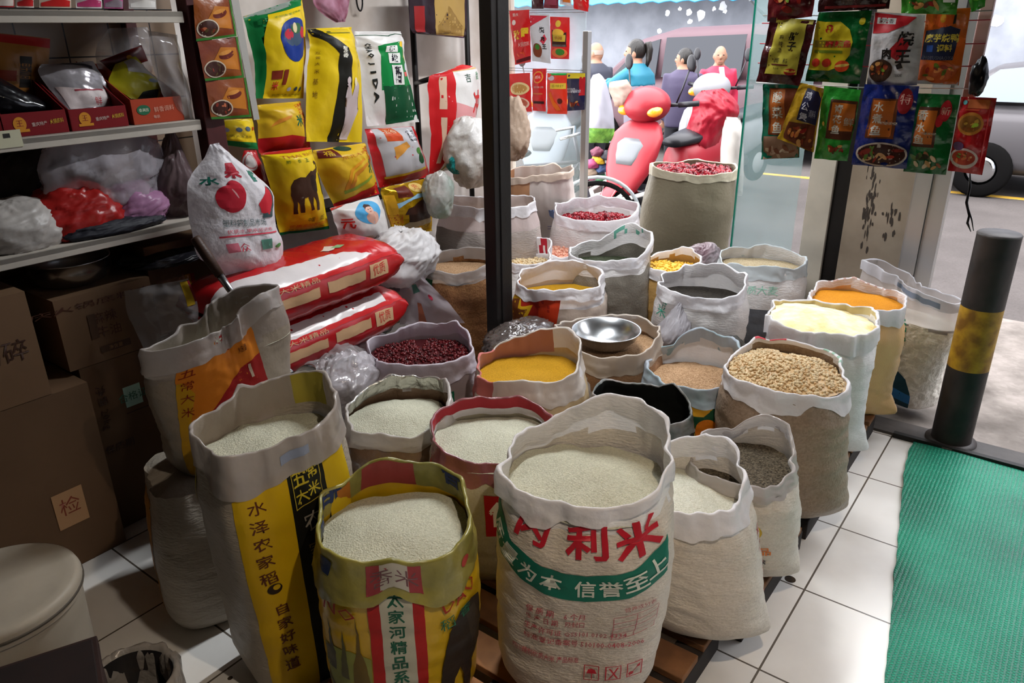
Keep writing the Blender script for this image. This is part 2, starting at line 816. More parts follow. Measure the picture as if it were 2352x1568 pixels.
def pouch(name, label, cat, rows, plane, face, th=0.02, front=None, back=None, art=(), seal=0.03, crinkle=0.004,
          sag=0.0, nu=16, nv=22, seed=0, group=None, flat=1.0, zones=None, parent=None, partname=None, cap=None, fs=1.0, gz=0.02, mesh_only=False):
    """a filled packet lying in a plane: front and back films meet at the sealed edge.
    face = unit vector pointing out of its front; art positions are 0..1 across and up"""
    L, R = spans(rows, plane, nv)
    w = sum((b-a).length for a, b in zip(L, R))/len(L)
    mid = [(a+b)/2 for a, b in zip(L, R)]
    h = sum((mid[i+1]-mid[i]).length for i in range(nv))
    sd = seed*3.17+1.3

    def prof(u, v):
        e = lambda x: max(0.0, min(1.0, (min(x, 1-x)-seal)/(0.5-seal)))
        a, b = e(u), e(v)
        t = (1-(1-a)**2.4)*(1-(1-b)**3.0)
        t *= 1-sag*(v-0.35)
        return t

    def mk(sgn):
        P = []
        for j in range(nv+1):
            v = j/nv
            row = []
            for i in range(nu+1):
                u = i/nu
                p = L[j]*(1-u)+R[j]*u
                t = prof(u, v)
                d = sgn*th*0.5*t
                cr = crinkle*(nz(u*w*22+sd, v*h*22, sgn)+0.6*nz(u*w*50, v*h*50+sd, sgn))
                if sgn > 0:
                    d += cr
                edge = crinkle*1.1*nz(u*w*16-sd, v*h*16, 4.4)
                row.append(p+face*(d+edge))
            P.append(row)
        if sgn < 0:
            for j in range(nv+1):
                for i in range(nu+1):
                    if i in (0, nu) or j in (0, nv):
                        P[j][i] = F[j][i].copy()
        return P
    F = mk(1)
    U = [w*i/nu for i in range(nu+1)]
    Vv = [h*j/nv for j in range(nv+1)]
    s1 = Sheet(F, U, Vv)
    B = mk(-1)
    mb = MB()
    s1.faces(mb, (lambda i, j: zones((i+0.5)/nu, (j+0.5)/nv) or front) if zones else front)
    bf = [[B[j][nu-i] for i in range(nu+1)] for j in range(nv+1)]
    Sheet(bf, U, Vv).faces(mb, back or front)
    sc = []
    for it in art:
        it = list(it)
        if it[0] == 'rect':
            it[2:6] = [it[2]*w, it[3]*h, it[4]*w, it[5]*h]
        elif it[0] == 'ell':
            it[2], it[3], it[4], it[5] = it[2]*w, it[3]*h, it[4]*w, it[5]*h
        elif it[0] == 'poly':
            it[2] = [(x*w, y*h) for x, y in it[2]]
        elif it[0] == 'text':
            it[3], it[4], it[5] = it[3]*w, it[4]*h, it[5]*h
            if len(it) > 6 and 'w' in it[6]:
                it[6] = dict(it[6], w=it[6]['w']*w)
        sc.append(it)
    s1.art(mb, sc, g=gz, lay0=0.0009, step=0.00014)
    if mesh_only:
        return mb
    o = mb.build(partname or name, parent)
    if parent is None:
        tag(o, label, cat, group)
    return o


def lying_bag(name, label, cat, c, ax, ln, wd, ht, body, art=(), seed=0, group=None, zones=None, tip=0.28, pitch=0.0, crink=0.006):
    """a full bag lying flat: long axis ax, sewn ends; sheet u runs along the length, v around the side facing the viewer"""
    ax = V(ax).normalized()
    up = Z
    ax = (ax+Z*pitch).normalized()
    sd_ = up.cross(ax).normalized()
    if sd_.dot(-V(c)) < 0:
        sd_ = -sd_
    up = ax.cross(sd_)
    if up.z < 0:
        up = -up
    NU, NT = 44, 40
    P = []
    k = seed*5.7
    for j in range(NT+1):
        t = 2*pi*j/NT-pi/2     # starts below
        row = []
        for i in range(NU+1):
            s = -1+2*i/NU
            e = (1-abs(s)**9)
            tk = max(0.05, e**0.55)
            wk = 1-0.12*abs(s)**4
            cx, sx = cos(t), sin(t)
            sg = lambda x, p: (abs(x)**p)*(1 if x > 0 else -1)
            y = sg(cx, 0.72)*wd/2*wk
            z = sg(sx, 0.72)*ht/2*tk
            q = 1+crink*12*nz(s*5+k, cos(t)*2, sin(t)*2)*0.5
            pl = crink*(abs(s)**5)*2.2*nz(t*7, k, s)
            d = V(c)+ax*(s*ln/2*(1+0.02*nz(t*3, k)))+sd_*(y*q)+up*(z*q+pl+crink*nz(s*14+k, t*3, 1.0))
            row.append(d)
        P.append(row)
    for i in range(NU+1):
        P[-1][i] = P[0][i].copy()
    per = pi*(wd+ht)/2*0.9
    s1 = Sheet(P, [ln*i/NU for i in range(NU+1)], [per*j/NT for j in range(NT+1)])
    # outward sign
    p, n_ = s1.raw(ln/2, per*0.25)
    s1.out = 1.0 if n_.dot(p-V(c)) > 0 else -1.0
    mb = MB()
    s1.faces(mb, (lambda i, j: zones((i+.5)/NU, (j+.5)/NT) or body) if zones else body)
    if s1.out < 0:
        mb.f = [f[::-1] for f in mb.f]
    items = []
    for it in art:
        it = list(it)
        if it[0] == 'rect':
            it[2:6] = [it[2]*ln, it[3]*per, it[4]*ln, it[5]*per]
        elif it[0] == 'text':
            it[3], it[4] = it[3]*ln, it[4]*per
        elif it[0] == 'poly':
            it[2] = [(x*ln, y*per) for x, y in it[2]]
        elif it[0] == 'ell':
            it[2], it[3], it[4], it[5] = it[2]*ln, it[3]*per, it[4]*ln, it[5]*per
        items.append(it)
    n0 = len(mb.f)
    s1.art(mb, items, g=0.03)
    if s1.out < 0:
        mb.f[n0:] = [f[::-1] for f in mb.f[n0:]]
    o = mb.build(name)
    return tag(o, label, cat, group)


def lump(name, label, cat, c, r, mt, seed=0, rough=0.25, folds=3.0, flatten=0.35, group=None, n=72, m=48, peak=None, parent=None, art=None, sharp=True):
    """soft crumpled bag resting on something: lumpy, creased, flat below. peak=(dx,dy,dz,width) pulls up a twisted top"""
    k = seed*9.1+0.5
    c = V(c)
    A = (E1*r[0], E2*r[1], Z*r[2])

    def fn(d):
        g = 1+rough*0.7*nz(d.x*1.5+k, d.y*1.5, d.z*1.5)
        if sharp:
            wx = d+V((nz(d.x*2, d.y*2+k, d.z*2), nz(d.x*2+k, d.y*2, d.z*2+3), nz(d.z*2, d.x*2, d.y*2-k)))*0.35
            am = rough
            fq = folds*0.75
            for o_ in range(4):
                r_ = 1-min(1.0, abs(nz(wx.x*fq+k, wx.y*fq-k, wx.z*fq+o_*3.1))*2.6)
                g += am*0.30*(r_*r_-0.33)
                am *= 0.5
                fq *= 1.8
        return g
    mb = MB()
    mb.ball(c, A, mt, n=n, m=m, fn=fn)
    mb.f = [t_ for q_ in mb.f for t_ in ((q_[0], q_[1], q_[2]), (q_[0], q_[2], q_[3]))]
    mb.mi = [0]*len(mb.f)
    mb.sm = [True]*len(mb.f)
    vs = []
    for p in mb.v:
        q = p-c
        if q.z < -r[2]*flatten:
            q.z = -r[2]*flatten+(q.z+r[2]*flatten)*0.08
        if peak:
            t = max(0.0, q.z/r[2])
            w = min(1.0, t)**2
            q = V((q.x*(1-w*(1-peak[3])), q.y*(1-w*(1-peak[3])), q.z))+V(peak[:3])*w
        vs.append(c+q)
    mb.v = vs
    o = mb.build(name, parent)
    if parent is None:
        tag(o, label, cat, group)
    return o


def carton(name, label, a0, a1, b0, b1, z0, z1, mt, art_front=(), art_side=(), tape=None, group=None, flap=True, cat='box', rz=0.0):
    """cardboard box in shop coordinates: body, top flaps' seam tape, printed art on the face towards the shop (b1) and the near end (a0)"""
    root = thing(name, label, cat, sh((a0+a1)/2, (b0+b1)/2, z0), group=group)
    mb = MB()
    mb.sbox(a0, a1, b0, b1, z0, z1, mt)
    w, h = a1-a0, z1-z0

    def front(u, v, off):
        return sh(a0+u, b1+off, z0+v)

    class Flat:
        def __init__(s, fn):
            s.fn = fn

        def pt(s, u, v, off):
            return s.fn(u, v, off)
    for fn, items, ww in ((front, art_front, w), (lambda u, v, off: sh(a0-off, b0+u, z0+v), art_side, b1-b0)):
        it2 = []
        for it in items:
            it = list(it)
            if it[0] == 'rect':
                it[2:6] = [it[2]*ww, it[3]*h, it[4]*ww, it[5]*h]
            elif it[0] == 'text':
                it[3], it[4], it[5] = it[3]*ww, it[4]*h, it[5]*h
            elif it[0] == 'ell':
                it[2], it[3], it[4], it[5] = it[2]*ww, it[3]*h, it[4]*ww, it[5]*h
            it2.append(it)
        Sheet.art(Flat(fn), mb, it2, g=1.0, lay0=0.0016, step=0.0002)
    mb.build('carton', root, bevel=0.004)
    if tape:
        t = MB()
        bm = (b0+b1)/2
        t.sbox(a0-0.0015, a1+0.0015, bm-0.025, bm+0.025, z1+0.0006, z1+0.0016, tape)
        t.sbox(a0-0.0016, a0-0.0008, bm-0.025, bm+0.025, z1-0.07, z1+0.0012, tape)
        t.build('packing_tape', root)
    return root
# ------------------------------------------------------------------ setting
def grid_mat(name, col, grout, ax1, ax2, s1, s2, o1, o2, gw, rough=0.3, dirt='#8d8478', dirt_amt=0.35, dscale=2.2, spots=0.0):
    m = bpy.data.materials.new(name)
    m.use_nodes = True
    nt = m.node_tree
    n, l = nt.nodes, nt.links
    b = n['Principled BSDF']
    b.inputs['Roughness'].default_value = rough
    tc = n.new('ShaderNodeTexCoord')

    def mth(op, a, v=None):
        x = n.new('ShaderNodeMath')
        x.operation = op
        l.new(a, x.inputs[0])
        if v is not None:
            if isinstance(v, (int, float)):
                x.inputs[1].default_value = v
            else:
                l.new(v, x.inputs[1])
        return x.outputs[0]
    lines = []
    cells = []
    for ax, s_, o in ((ax1, s1, o1), (ax2, s2, o2)):
        d = n.new('ShaderNodeVectorMath')
        d.operation = 'DOT_PRODUCT'
        l.new(tc.outputs['Object'], d.inputs[0])
        d.inputs[1].default_value = ax
        q = mth('DIVIDE', mth('SUBTRACT', d.outputs['Value'], o), s_)
        fr = mth('FRACT', q)
        cells.append(mth('FLOOR', q))
        e = mth('ABSOLUTE', mth('SUBTRACT', fr, 0.5))
        lines.append(mth('GREATER_THAN', e, 0.5-gw/s_/2))
    ln = mth('MAXIMUM', lines[0], lines[1])
    cb = n.new('ShaderNodeCombineXYZ')
    l.new(cells[0], cb.inputs[0])
    l.new(cells[1], cb.inputs[1])
    wn = n.new('ShaderNodeTexWhiteNoise')
    l.new(cb.outputs[0], wn.inputs['Vector'])
    t = n.new('ShaderNodeTexNoise')
    t.inputs['Scale'].default_value = dscale
    t.inputs['Detail'].default_value = 8
    l.new(tc.outputs['Object'], t.inputs['Vector'])
    mr = n.new('ShaderNodeMapRange')
    mr.inputs['From Min'].default_value = 0.45
    mr.inputs['From Max'].default_value = 0.75
    mr.inputs['To Max'].default_value = dirt_amt
    l.new(t.outputs['Fac'], mr.inputs['Value'])
    fac = mth('ADD', mr.outputs['Result'], mth('MULTIPLY', wn.outputs['Value'], 0.10))
    m1 = n.new('ShaderNodeMix')
    m1.data_type = 'RGBA'
    m1.inputs['A'].default_value = (*lin(col), 1)
    m1.inputs['B'].default_value = (*lin(dirt), 1)
    l.new(fac, m1.inputs['Factor'])
    src = m1.outputs['Result']
    if spots:
        vo = n.new('ShaderNodeTexVoronoi')
        vo.inputs['Scale'].default_value = 9
        l.new(tc.outputs['Object'], vo.inputs['Vector'])
        sc_ = n.new('ShaderNodeSeparateColor')
        l.new(vo.outputs['Color'], sc_.inputs[0])
        hit = mth('LESS_THAN', vo.outputs['Distance'], mth('MULTIPLY', mth('POWER', sc_.outputs[0], 6.0), spots))
        m3 = n.new('ShaderNodeMix')
        m3.data_type = 'RGBA'
        l.new(src, m3.inputs['A'])
        m3.inputs['B'].default_value = (*lin('#3a3028'), 1)
        l.new(hit, m3.inputs['Factor'])
        src = m3.outputs['Result']
    m2 = n.new('ShaderNodeMix')
    m2.data_type = 'RGBA'
    l.new(src, m2.inputs['A'])
    m2.inputs['B'].default_value = (*lin(grout), 1)
    l.new(ln, m2.inputs['Factor'])
    l.new(m2.outputs['Result'], b.inputs['Base Color'])
    bp = n.new('ShaderNodeBump')
    bp.inputs['Strength'].default_value = 0.4
    bp.inputs['Distance'].default_value = 0.003
    bp.invert = True
    l.new(ln, bp.inputs['Height'])
    l.new(bp.outputs['Normal'], b.inputs['Normal'])
    return m


BL = -2.90      # left wall
AF = 3.85       # line of the shop front
SIDEZ, ROADZ = -0.05, -0.14
floor_m = grid_mat('white_floor_tile', '#e9e6e1', '#5a5249', E1, E2, 0.4, 0.4, 1.675, -0.424, 0.006, 0.22, spots=0.16)
walltile_m = grid_mat('beige_wall_tile', '#8f7863', '#1d1713', E1, Z, 0.155, 0.155, 0.07, 0.03, 0.005, 0.3, '#7d6a58', 0.4)
white_wall = mat('limewashed_wall', '#e6ded8', 0.85, bump=(9, 0.25), var=(2.2, 0.18), col2='#b3a69b')
dark_ceiling = mat('ceiling_paint', '#4a4642', 0.9)
shopwall = mat('shop_wall_paint', '#332f2b', 0.9, var=(1.5, 0.1))


def slab(a0, a1, b0, b1, z0, z1, mt, name=None):
    mb = MB()
    mb.sbox(a0, a1, b0, b1, z0, z1, mt)
    return mb


mb = slab(-1.8, 3.42, BL, 2.8, -0.2, 0.0, floor_m)
o = mb.build('floor', origin=V((0, 0, 0)))
o['kind'] = 'structure'
# left wall: tiled behind the shelving, limewashed beyond
mb = MB()
mb.sbox(-1.8, 1.72, BL-0.12, BL, 0, 2.7, walltile_m)
mb.sbox(1.72, 3.80, BL-0.12, BL, 0, 2.7, white_wall)
o = mb.build('wall_left', origin=V((0, 0, 0)))
o['kind'] = 'structure'
mb = slab(-1.92, -1.8, BL-0.12, 2.92, 0, 2.7, shopwall)
struct('wall_back', mb)
mb = slab(-1.8, 1.9, 2.8, 2.92, 0, 2.7, shopwall)
struct('wall_right', mb)
mb = slab(-1.92, 3.95, BL-0.12, 2.92, 2.7, 2.82, dark_ceiling)
struct('ceiling', mb)
mb = slab(3.80, 3.95, BL-0.12, 2.92, 2.45, 2.7, shopwall)
struct('trim_1', mb)

# pavement, kerb, street
pave_m = mat('concrete_pavement', '#857d77', 0.75, spec=0.08, bump=(14, 0.5), var=(3.5, 0.4), col2='#57514c', speck=(40, '#4b443f', 0.22))
road_m = mat('asphalt', '#544f4d', 0.85, spec=0.05, bump=(60, 0.4), var=(1.6, 0.25), speck=(90, '#3d3836', 0.35))
mb = MB()
mb.sbox(3.42, 5.36, -6.0, 9.0, -0.3, SIDEZ, pave_m)
mb.sbox(-1.8, 3.42, 2.81, 9.0, -0.3, SIDEZ, pave_m)
o = mb.build('pavement')
o['kind'] = 'structure'
mb = MB()
mb.sbox(5.36, 16, -14.0, 9.0, -0.4, ROADZ, road_m)
o = mb.build('road')
o['kind'] = 'structure'
mb = MB()
mb.sbox(9.95, 10.07, -14, 9, ROADZ, ROADZ+0.004, mat('road_line_paint', '#d0a33c', 0.7, var=(5, 0.3)))
o = mb.build('road_line')
o['kind'] = 'structure'
mb = MB()
mb.sbox(3.29, 3.42, -0.62, 2.8, -0.2, 0.012, mat('stone_sill', '#4a4542', 0.6, bump=(25, 0.4), var=(6, 0.4)))
mb.sbox(3.27, 3.295, -0.42, 2.8, -0.1, 0.022, mat('black_channel', '#15130f', 0.6))
struct('trim_2', mb)

# far street wall: stained render with pale flecks; blue awning roof above
farwall_m = mat('grey_render', '#868990', 0.95, spec=0.05, bump=(3, 0.3), var=(2.5, 0.25), col2='#75787f')
AW = 14.2
ztop = ona(1300, 14, AW).z
mb = slab(AW, AW+0.3, -14, 14, -0.4, 9.5, farwall_m)  # upper part raised out of view to block the low sky
struct('wall_street', mb)
mb = slab(-2.5, AW, 9.0, 9.3, -0.4, 7.5, farwall_m)  # added wall, never in view, blocks sky light from the right
struct('wall_skyblock', mb)
# flecks of pale plaster where paint fell off
mb = MB()
fleck = mat('bare_plaster', '#e6e9ec', 0.9)
rr = random.Random(3)
for (px, py, s_) in ((1610, 35, .10), (1582, 28, .06), (1660, 14, .08), (1585, 50, .05), (1514, 71, .05), (1533, 30, .05), (1640, 20, .04), (1665, 25, .05), (2288, 50, .09), (1562, 20, .04)):
    p = ona(px, py, AW-0.004)
    pts = []
    for k in range(10):
        q = 2*pi*k/10
        rad = s_*(0.7+0.5*rr.random())
        pts.append(p+E2*cos(q)*rad+Z*sin(q)*rad)
    mb.add(pts, [tuple(range(10))], fleck, False)
o = mb.build('plaster_patch')
o['kind'] = 'structure'
mb = MB()
wave = mat('blue_sheet_roof', '#3f87ad', 0.5, var=(3, 0.2))
p0, p1 = ona(1150, 6, 13.2), ona(1480, 4, 13.2)
bA, bB = ab(p0)[1], ab(p1)[1]
zr = ona(1300, 13, 13.2).z
pts, fs = [], []
nW = 60
for i in range(nW+1):
    b = bA-1.5+(bB-bA+3.6)*i/nW
    dz = 0.02*sin(i*2.1)
    for (da, dzz) in ((0, 0), (0, 0.03), (.9, 0.35), (.9, 0.32)):
        pts.append(sh(13.2+da, b, zr+dzz+dz))
for i in range(nW):
    for k in range(4):
        fs.append((i*4+k, i*4+(k+1) % 4, (i+1)*4+(k+1) % 4, (i+1)*4+k))
mb.add(pts, fs, wave)
t = thing('awning', 'blue corrugated sheet awning over the far street wall', 'awning', sh(13.2, (bA+bB)/2, zr))
mb.build('roof_sheet', t)
for b in (bA-1.2, bB+1.9):
    m2 = MB()
    m2.tube([sh(14.1, b, zr-.25), sh(13.3, b, zr+0.0)], 0.03, mat('galvanised', '#9aa0a3', 0.4, 0.7))
    m2.build('strut', t)

# ------------------------------------------------------------------ shop front
glass_m = mat('window_glass', '#cfe4e4', 0.04, alpha=0.16, spec=0.6)  # pale share paints a dirty, whitish reflection haze into the glass
glass_edge = mat('glass_edge', '#0f6b57', 0.15)
alu = mat('aluminium', '#a8a5a2', 0.35, 0.75, bump=(30, 0.05, (1, 1, 0.05)))
alu_d = mat('dull_steel', '#8b7d6c', 0.5, 0.3, var=(4, 0.4), col2='#a39584')
black_paint = mat('black_paint', '#15110f', 0.45, var=(12, 0.3), bump=(40, 0.1))


def fb(px, py=500, a=AF):
    return ab(ona(px, py, a))[1]


# right pane: frameless glass leaf
g0, g1 = fb(1708, 300), fb(1853, 300)
t = thing('glass_screen', 'upright glass leaf with green edges beside the steel pillar', 'glass', sh(AF, (g0+g1)/2, SIDEZ))
mb = MB()
mb.sbox(AF-0.005, AF+0.005, g0, g1, SIDEZ+0.03, 2.5, mat('hazy_glass', '#b4cccd', 0.15, alpha=0.34, spec=0.6, var=(2.5, 0.2)))  # pale tint stands in for frosted dirt and blurred reflections
mb.build('pane', t)
mb = MB()
mb.sbox(AF-0.0055, AF+0.0055, g0-0.008, g0+0.001, SIDEZ+0.03, 2.5, glass_edge)
mb.build('glass_edge', t)
mb = MB()
mb.sbox(AF-0.02, AF+0.02, g0, g1, SIDEZ, SIDEZ+0.03, alu)
mb.build('bottom_rail', t)
# steel pillar between the openings
p0, p1, p2, p3, p4, p5 = [fb(x, 500) for x in (1850, 1906, 1943, 2088, 2128, 2168)]
t = thing('door_pillar', 'steel clad pillar with stained panel and aluminium channels', 'pillar', sh(AF, (p0+p5)/2, SIDEZ))
mb = MB()
mb.sbox(AF-0.03, AF+0.05, p0, p1, SIDEZ, 2.52, mat('cream_jamb', '#b5ad9f', 0.55, var=(5, 0.2)))
mb.build('jamb', t, bevel=0.003)
mb = MB()
mb.sbox(AF-0.005, AF+0.05, p1, p2, SIDEZ, 2.52, black_paint)
mb.build('gap_strip', t)
mb = MB()
mb.sbox(AF-0.03, AF+0.05, p2, p3, SIDEZ, 2.52, alu_d)
st = mat('dark_stain', '#3a322c', 0.7)
rs = random.Random(5)
for k in range(70):
    cxs, czs, sx_, sz_ = ((.37, .98, .05, .13), (.40, .78, .06, .06), (.72, .82, .08, .05))[0 if k < 40 else (1 if k < 58 else 2)]
    bx, cz = min(.95, max(.05, rs.gauss(cxs, sx_))), rs.gauss(czs, sz_)
    w, hgt = rs.uniform(.002, .007), rs.uniform(.006, .035)
    b = p2+(p3-p2)*bx
    pts = []
    for q in range(9):
        an = 2*pi*q/9
        r_ = rs.uniform(.6, 1.1)
        pts.append(sh(AF-0.0306-0.00003*k, b+w*r_*cos(an), cz+hgt*r_*sin(an)))
    mb.add(pts, [tuple(range(9))[::-1]], st, False)
mb.build('panel', t)
for q0, q1, d in ((p3, p4, 0.05), (p4, p5, 0.03)):
    mb = MB()
    mb.sbox(AF-d, AF-d+0.01, q0+0.003, q1-0.003, SIDEZ, 2.52, alu)
    mb.sbox(AF-d, AF+0.05, q0+0.001, q0+0.008, SIDEZ, 2.52, alu)
    mb.sbox(AF-d, AF+0.05, q1-0.008, q1-0.001, SIDEZ, 2.52, alu)
    mb.build('channel', t)

# left pane with its post
g0, g1 = fb(1150, 200, AF-0.03), fb(1336, 200, AF-0.03)
t = thing('glass_screen', 'glass screen by the doorway with sachets hung on its wires', 'glass', sh(AF, (g0+g1)/2, SIDEZ))
mb = MB()
mb.sbox(AF-0.005, AF+0.005, g0, g1, SIDEZ, 2.3, glass_m)
mb.build('pane', t)
mb = MB()
mb.sbox(AF-0.02, AF+0.02, g1-0.008, g1+0.028, SIDEZ, 1.64, alu)
mb.build('post', t, bevel=0.004)
mb = MB()
mb.sbox(AF-0.02, AF+0.02, g0+0.03, g0+0.075, SIDEZ, 2.52, mat('cream_post', '#c9bcae', 0.5))
mb.build('post', t, bevel=0.004)
for py in (22, 28, 157, 163):
    z = ona(1240, py, AF-0.02).z
    mb = MB()
    mb.tube([sh(AF-0.022, g0, z), sh(AF-0.022, g1, z-0.006)], 0.0016, mat('wire', '#55504c', 0.4, 0.8), n=6)
    mb.build('wire', t)

# free standing black post inside the shop
pp = aty(1160, 930, 3.05)
px_, py_ = -0.052, 3.08
t = thing('post', 'square black post standing among the sacks', 'post', (px_, py_, 0))
mb = MB()
for c, hx in ((V((px_-0.012, py_, 1.35)), 0.030), (V((px_+0.027, py_+0.01, 1.35)), 0.011)):
    mb.box(c, E2*hx, E1*0.035, Z*1.35, black_paint)
mb.build('shaft', t, bevel=0.004)
mb = MB()
mb.box((px_, py_, 0.006), E2*0.08, E1*0.08, Z*0.006, black_paint)
mb.build('foot_plate', t, bevel=0.002)

# bollard
bo = at(2183, 1010, 0.012)
t = thing('bollard', 'black and yellow striped steel bollard at the shop step', 'bollard', bo)
blk = mat('bollard_black', '#1b1715', 0.5, var=(9, 0.5), col2='#2c2420', bump=(30, 0.15))
yel = mat('bollard_yellow', '#a8801c', 0.5, var=(14, 0.5), col2='#6e4a12', bump=(30, 0.15))
R_ = 0.076
for nm, z0, z1, m_ in (('black_band', 0.0, 0.345, blk), ('yellow_band', 0.345, 0.605, yel), ('black_band', 0.605, 0.895, blk)):
    mb = MB()
    prof = [(R_, z0), (R_, z1)]
    mb.lathe(prof, bo, m_, n=36)
    mb.build(nm, t)
mb = MB()
mb.lathe([(R_, 0.893), (R_+0.0015, 0.897), (R_-0.004, 0.903), (0, 0.905)], bo, mat('bollard_cap', '#4a4543', 0.5, var=(20, 0.4)), n=36)
mb.build('cap', t)
mb = MB()
mb.lathe([(R_+0.022, -0.006), (R_+0.022, 0.006), (R_+0.001, 0.012)], bo, blk, n=36)
mb.build('base_ring', t)

# green mat with its frayed edge
matm = bpy.data.materials.new('green_woven_plastic')
matm.use_nodes = True
nt = matm.node_tree
n, l = nt.nodes, nt.links
b = n['Principled BSDF']
tc = n.new('ShaderNodeTexCoord')
mp = n.new('ShaderNodeMapping')
mp.inputs['Rotation'].default_value = (0, 0, YAW)
l.new(tc.outputs['Object'], mp.inputs['Vector'])
w1 = n.new('ShaderNodeTexWave')
w1.bands_direction = 'X'
w1.inputs['Scale'].default_value = 24
w1.inputs['Distortion'].default_value = 1.6
w1.inputs['Detail Scale'].default_value = 6
w2 = n.new('ShaderNodeTexWave')
w2.bands_direction = 'Y'
w2.inputs['Scale'].default_value = 28
w2.inputs['Distortion'].default_value = 1.6
mm = n.new('ShaderNodeMath')
mm.operation = 'MULTIPLY'
for w in (w1, w2):
    l.new(mp.outputs['Vector'], w.inputs['Vector'])
l.new(w1.outputs['Fac'], mm.inputs[0])
l.new(w2.outputs['Fac'], mm.inputs[1])
ns = n.new('ShaderNodeTexNoise')
ns.inputs['Scale'].default_value = 3
l.new(tc.outputs['Object'], ns.inputs['Vector'])
mx = n.new('ShaderNodeMix')
mx.data_type = 'RGBA'
mx.inputs['A'].default_value = (*lin('#034a3a'), 1)
mx.inputs['B'].default_value = (*lin('#0fa37e'), 1)
ad = n.new('ShaderNodeMath')
ad.operation = 'MULTIPLY_ADD'
l.new(mm.outputs[0], ad.inputs[0])
ad.inputs[1].default_value = 0.75
l.new(ns.outputs['Fac'], ad.inputs[2])
sb_ = n.new('ShaderNodeMath')
sb_.operation = 'SUBTRACT'
l.new(ad.outputs[0], sb_.inputs[0])
sb_.inputs[1].default_value = 0.25
l.new(sb_.outputs[0], mx.inputs['Factor'])
l.new(mx.outputs['Result'], b.inputs['Base Color'])
bp = n.new('ShaderNodeBump')
bp.inputs['Strength'].default_value = 0.8
bp.inputs['Distance'].default_value = 0.004
l.new(mm.outputs[0], bp.inputs['Height'])
l.new(bp.outputs['Normal'], b.inputs['Normal'])
b.inputs['Roughness'].default_value = 0.45
edge = [(2028, 1700), (2030, 1568), (2045, 1450), (2052, 1340), (2063, 1240), (2072, 1130), (2080, 1060), (2092, 1024)]
ep = [ab(at(x, y, 0.008)) for x, y in edge]
mb = MB()
nA, nB = 70, 24
P = []
for j in range(nA+1):
    a = ep[0][0]+(3.268-ep[0][0])*j/nA
    k = max(i for i in range(len(ep)) if ep[i][0] <= a+1e-6 or i == 0)
    k = min(k, len(ep)-2)
    u = min(1, max(0, (a-ep[k][0])/(ep[k+1][0]-ep[k][0])))
    b0 = ep[k][1]*(1-u)+ep[k+1][1]*u+0.006*nz(a*14, 2)
    row = []
    for i in range(nB+1):
        bb = b0+(1.5-b0)*(i/nB)**1.3
        zz = 0.009+0.005*nz(a*3, bb*3)+0.004*nz(a*1.2, bb*9, 3)
        row.append(sh(a, bb, max(0.006, zz)))
    P.append(row)
Sheet([r[::1] for r in P], list(range(nB+1)), list(range(nA+1))).faces(mb, matm)
# thickness: skirt down to the floor
for j in range(nA):
    a, c = P[j][0], P[j+1][0]
    mb.add([a.copy(), c.copy(), V((c.x, c.y, 0.001)), V((a.x, a.y, 0.001))], [(0, 1, 2, 3)], matm)
for i in range(nB):
    a, c = P[nA][i], P[nA][i+1]
    mb.add([a.copy(), c.copy(), V((c.x, c.y, 0.001)), V((a.x, a.y, 0.001))], [(0, 1, 2, 3)], matm)
tag(mb.build('floor_mat'), 'green woven plastic mat lying by the doorway step', 'mat')

# pallets under the sacks
wood = mat('pallet_wood', '#9c6a40', 0.75, bump=(8, 0.4, (1, 1, 6)), var=(5, 0.45), col2='#64432a')
wood2 = mat('pallet_wood_dark', '#2d2622', 0.8, var=(5, 0.4))
PZ = 0.10


def pallet(label, a0, a1, b0, b1):
    t = thing('pallet', label, 'pallet', sh((a0+a1)/2, (b0+b1)/2, 0), group=None)
    n_ = max(3, int((a1-a0)/0.13))
    for i in range(n_):
        c = a0+(a1-a0)*(i+0.5)/n_
        mb = MB()
        mb.sbox(c-0.05, c+0.05, b0, b1, PZ-0.022, PZ, wood)
        mb.build('deck_board', t, bevel=0.003)
    for k in range(3):
        c = b0+0.04+(b1-b0-0.08)*k/2
        mb = MB()
        mb.sbox(a0, a1, c-0.04, c+0.04, 0.0, PZ-0.022, wood2)
        mb.build('bearer', t, bevel=0.003)
    return t


pallet('wooden pallet under the front right rice sacks', 0.86, 1.68, -1.28, -0.545)
pallet('wooden pallet under the small sack with the round emblem', 1.74, 2.27, -1.28, -0.50)
pallet('wooden pallet under the sacks nearest the bollard', 2.33, 3.27, -1.28, -0.50)
pallet('wooden pallet under the middle sacks in front of the black post', 1.45, 2.45, -2.12, -1.32)
pallet('wooden pallet under the sacks around and behind the black post', 2.47, 3.42, -2.5, -1.32)
# ------------------------------------------------------------------ sacks
def grain(name, col, sc, amt, c2, bump=0.6):
    return mat(name, col, 0.7, spec=0.12, bump=(sc, bump), speck=(sc*1.3, c2, amt), var=(6, 0.12))


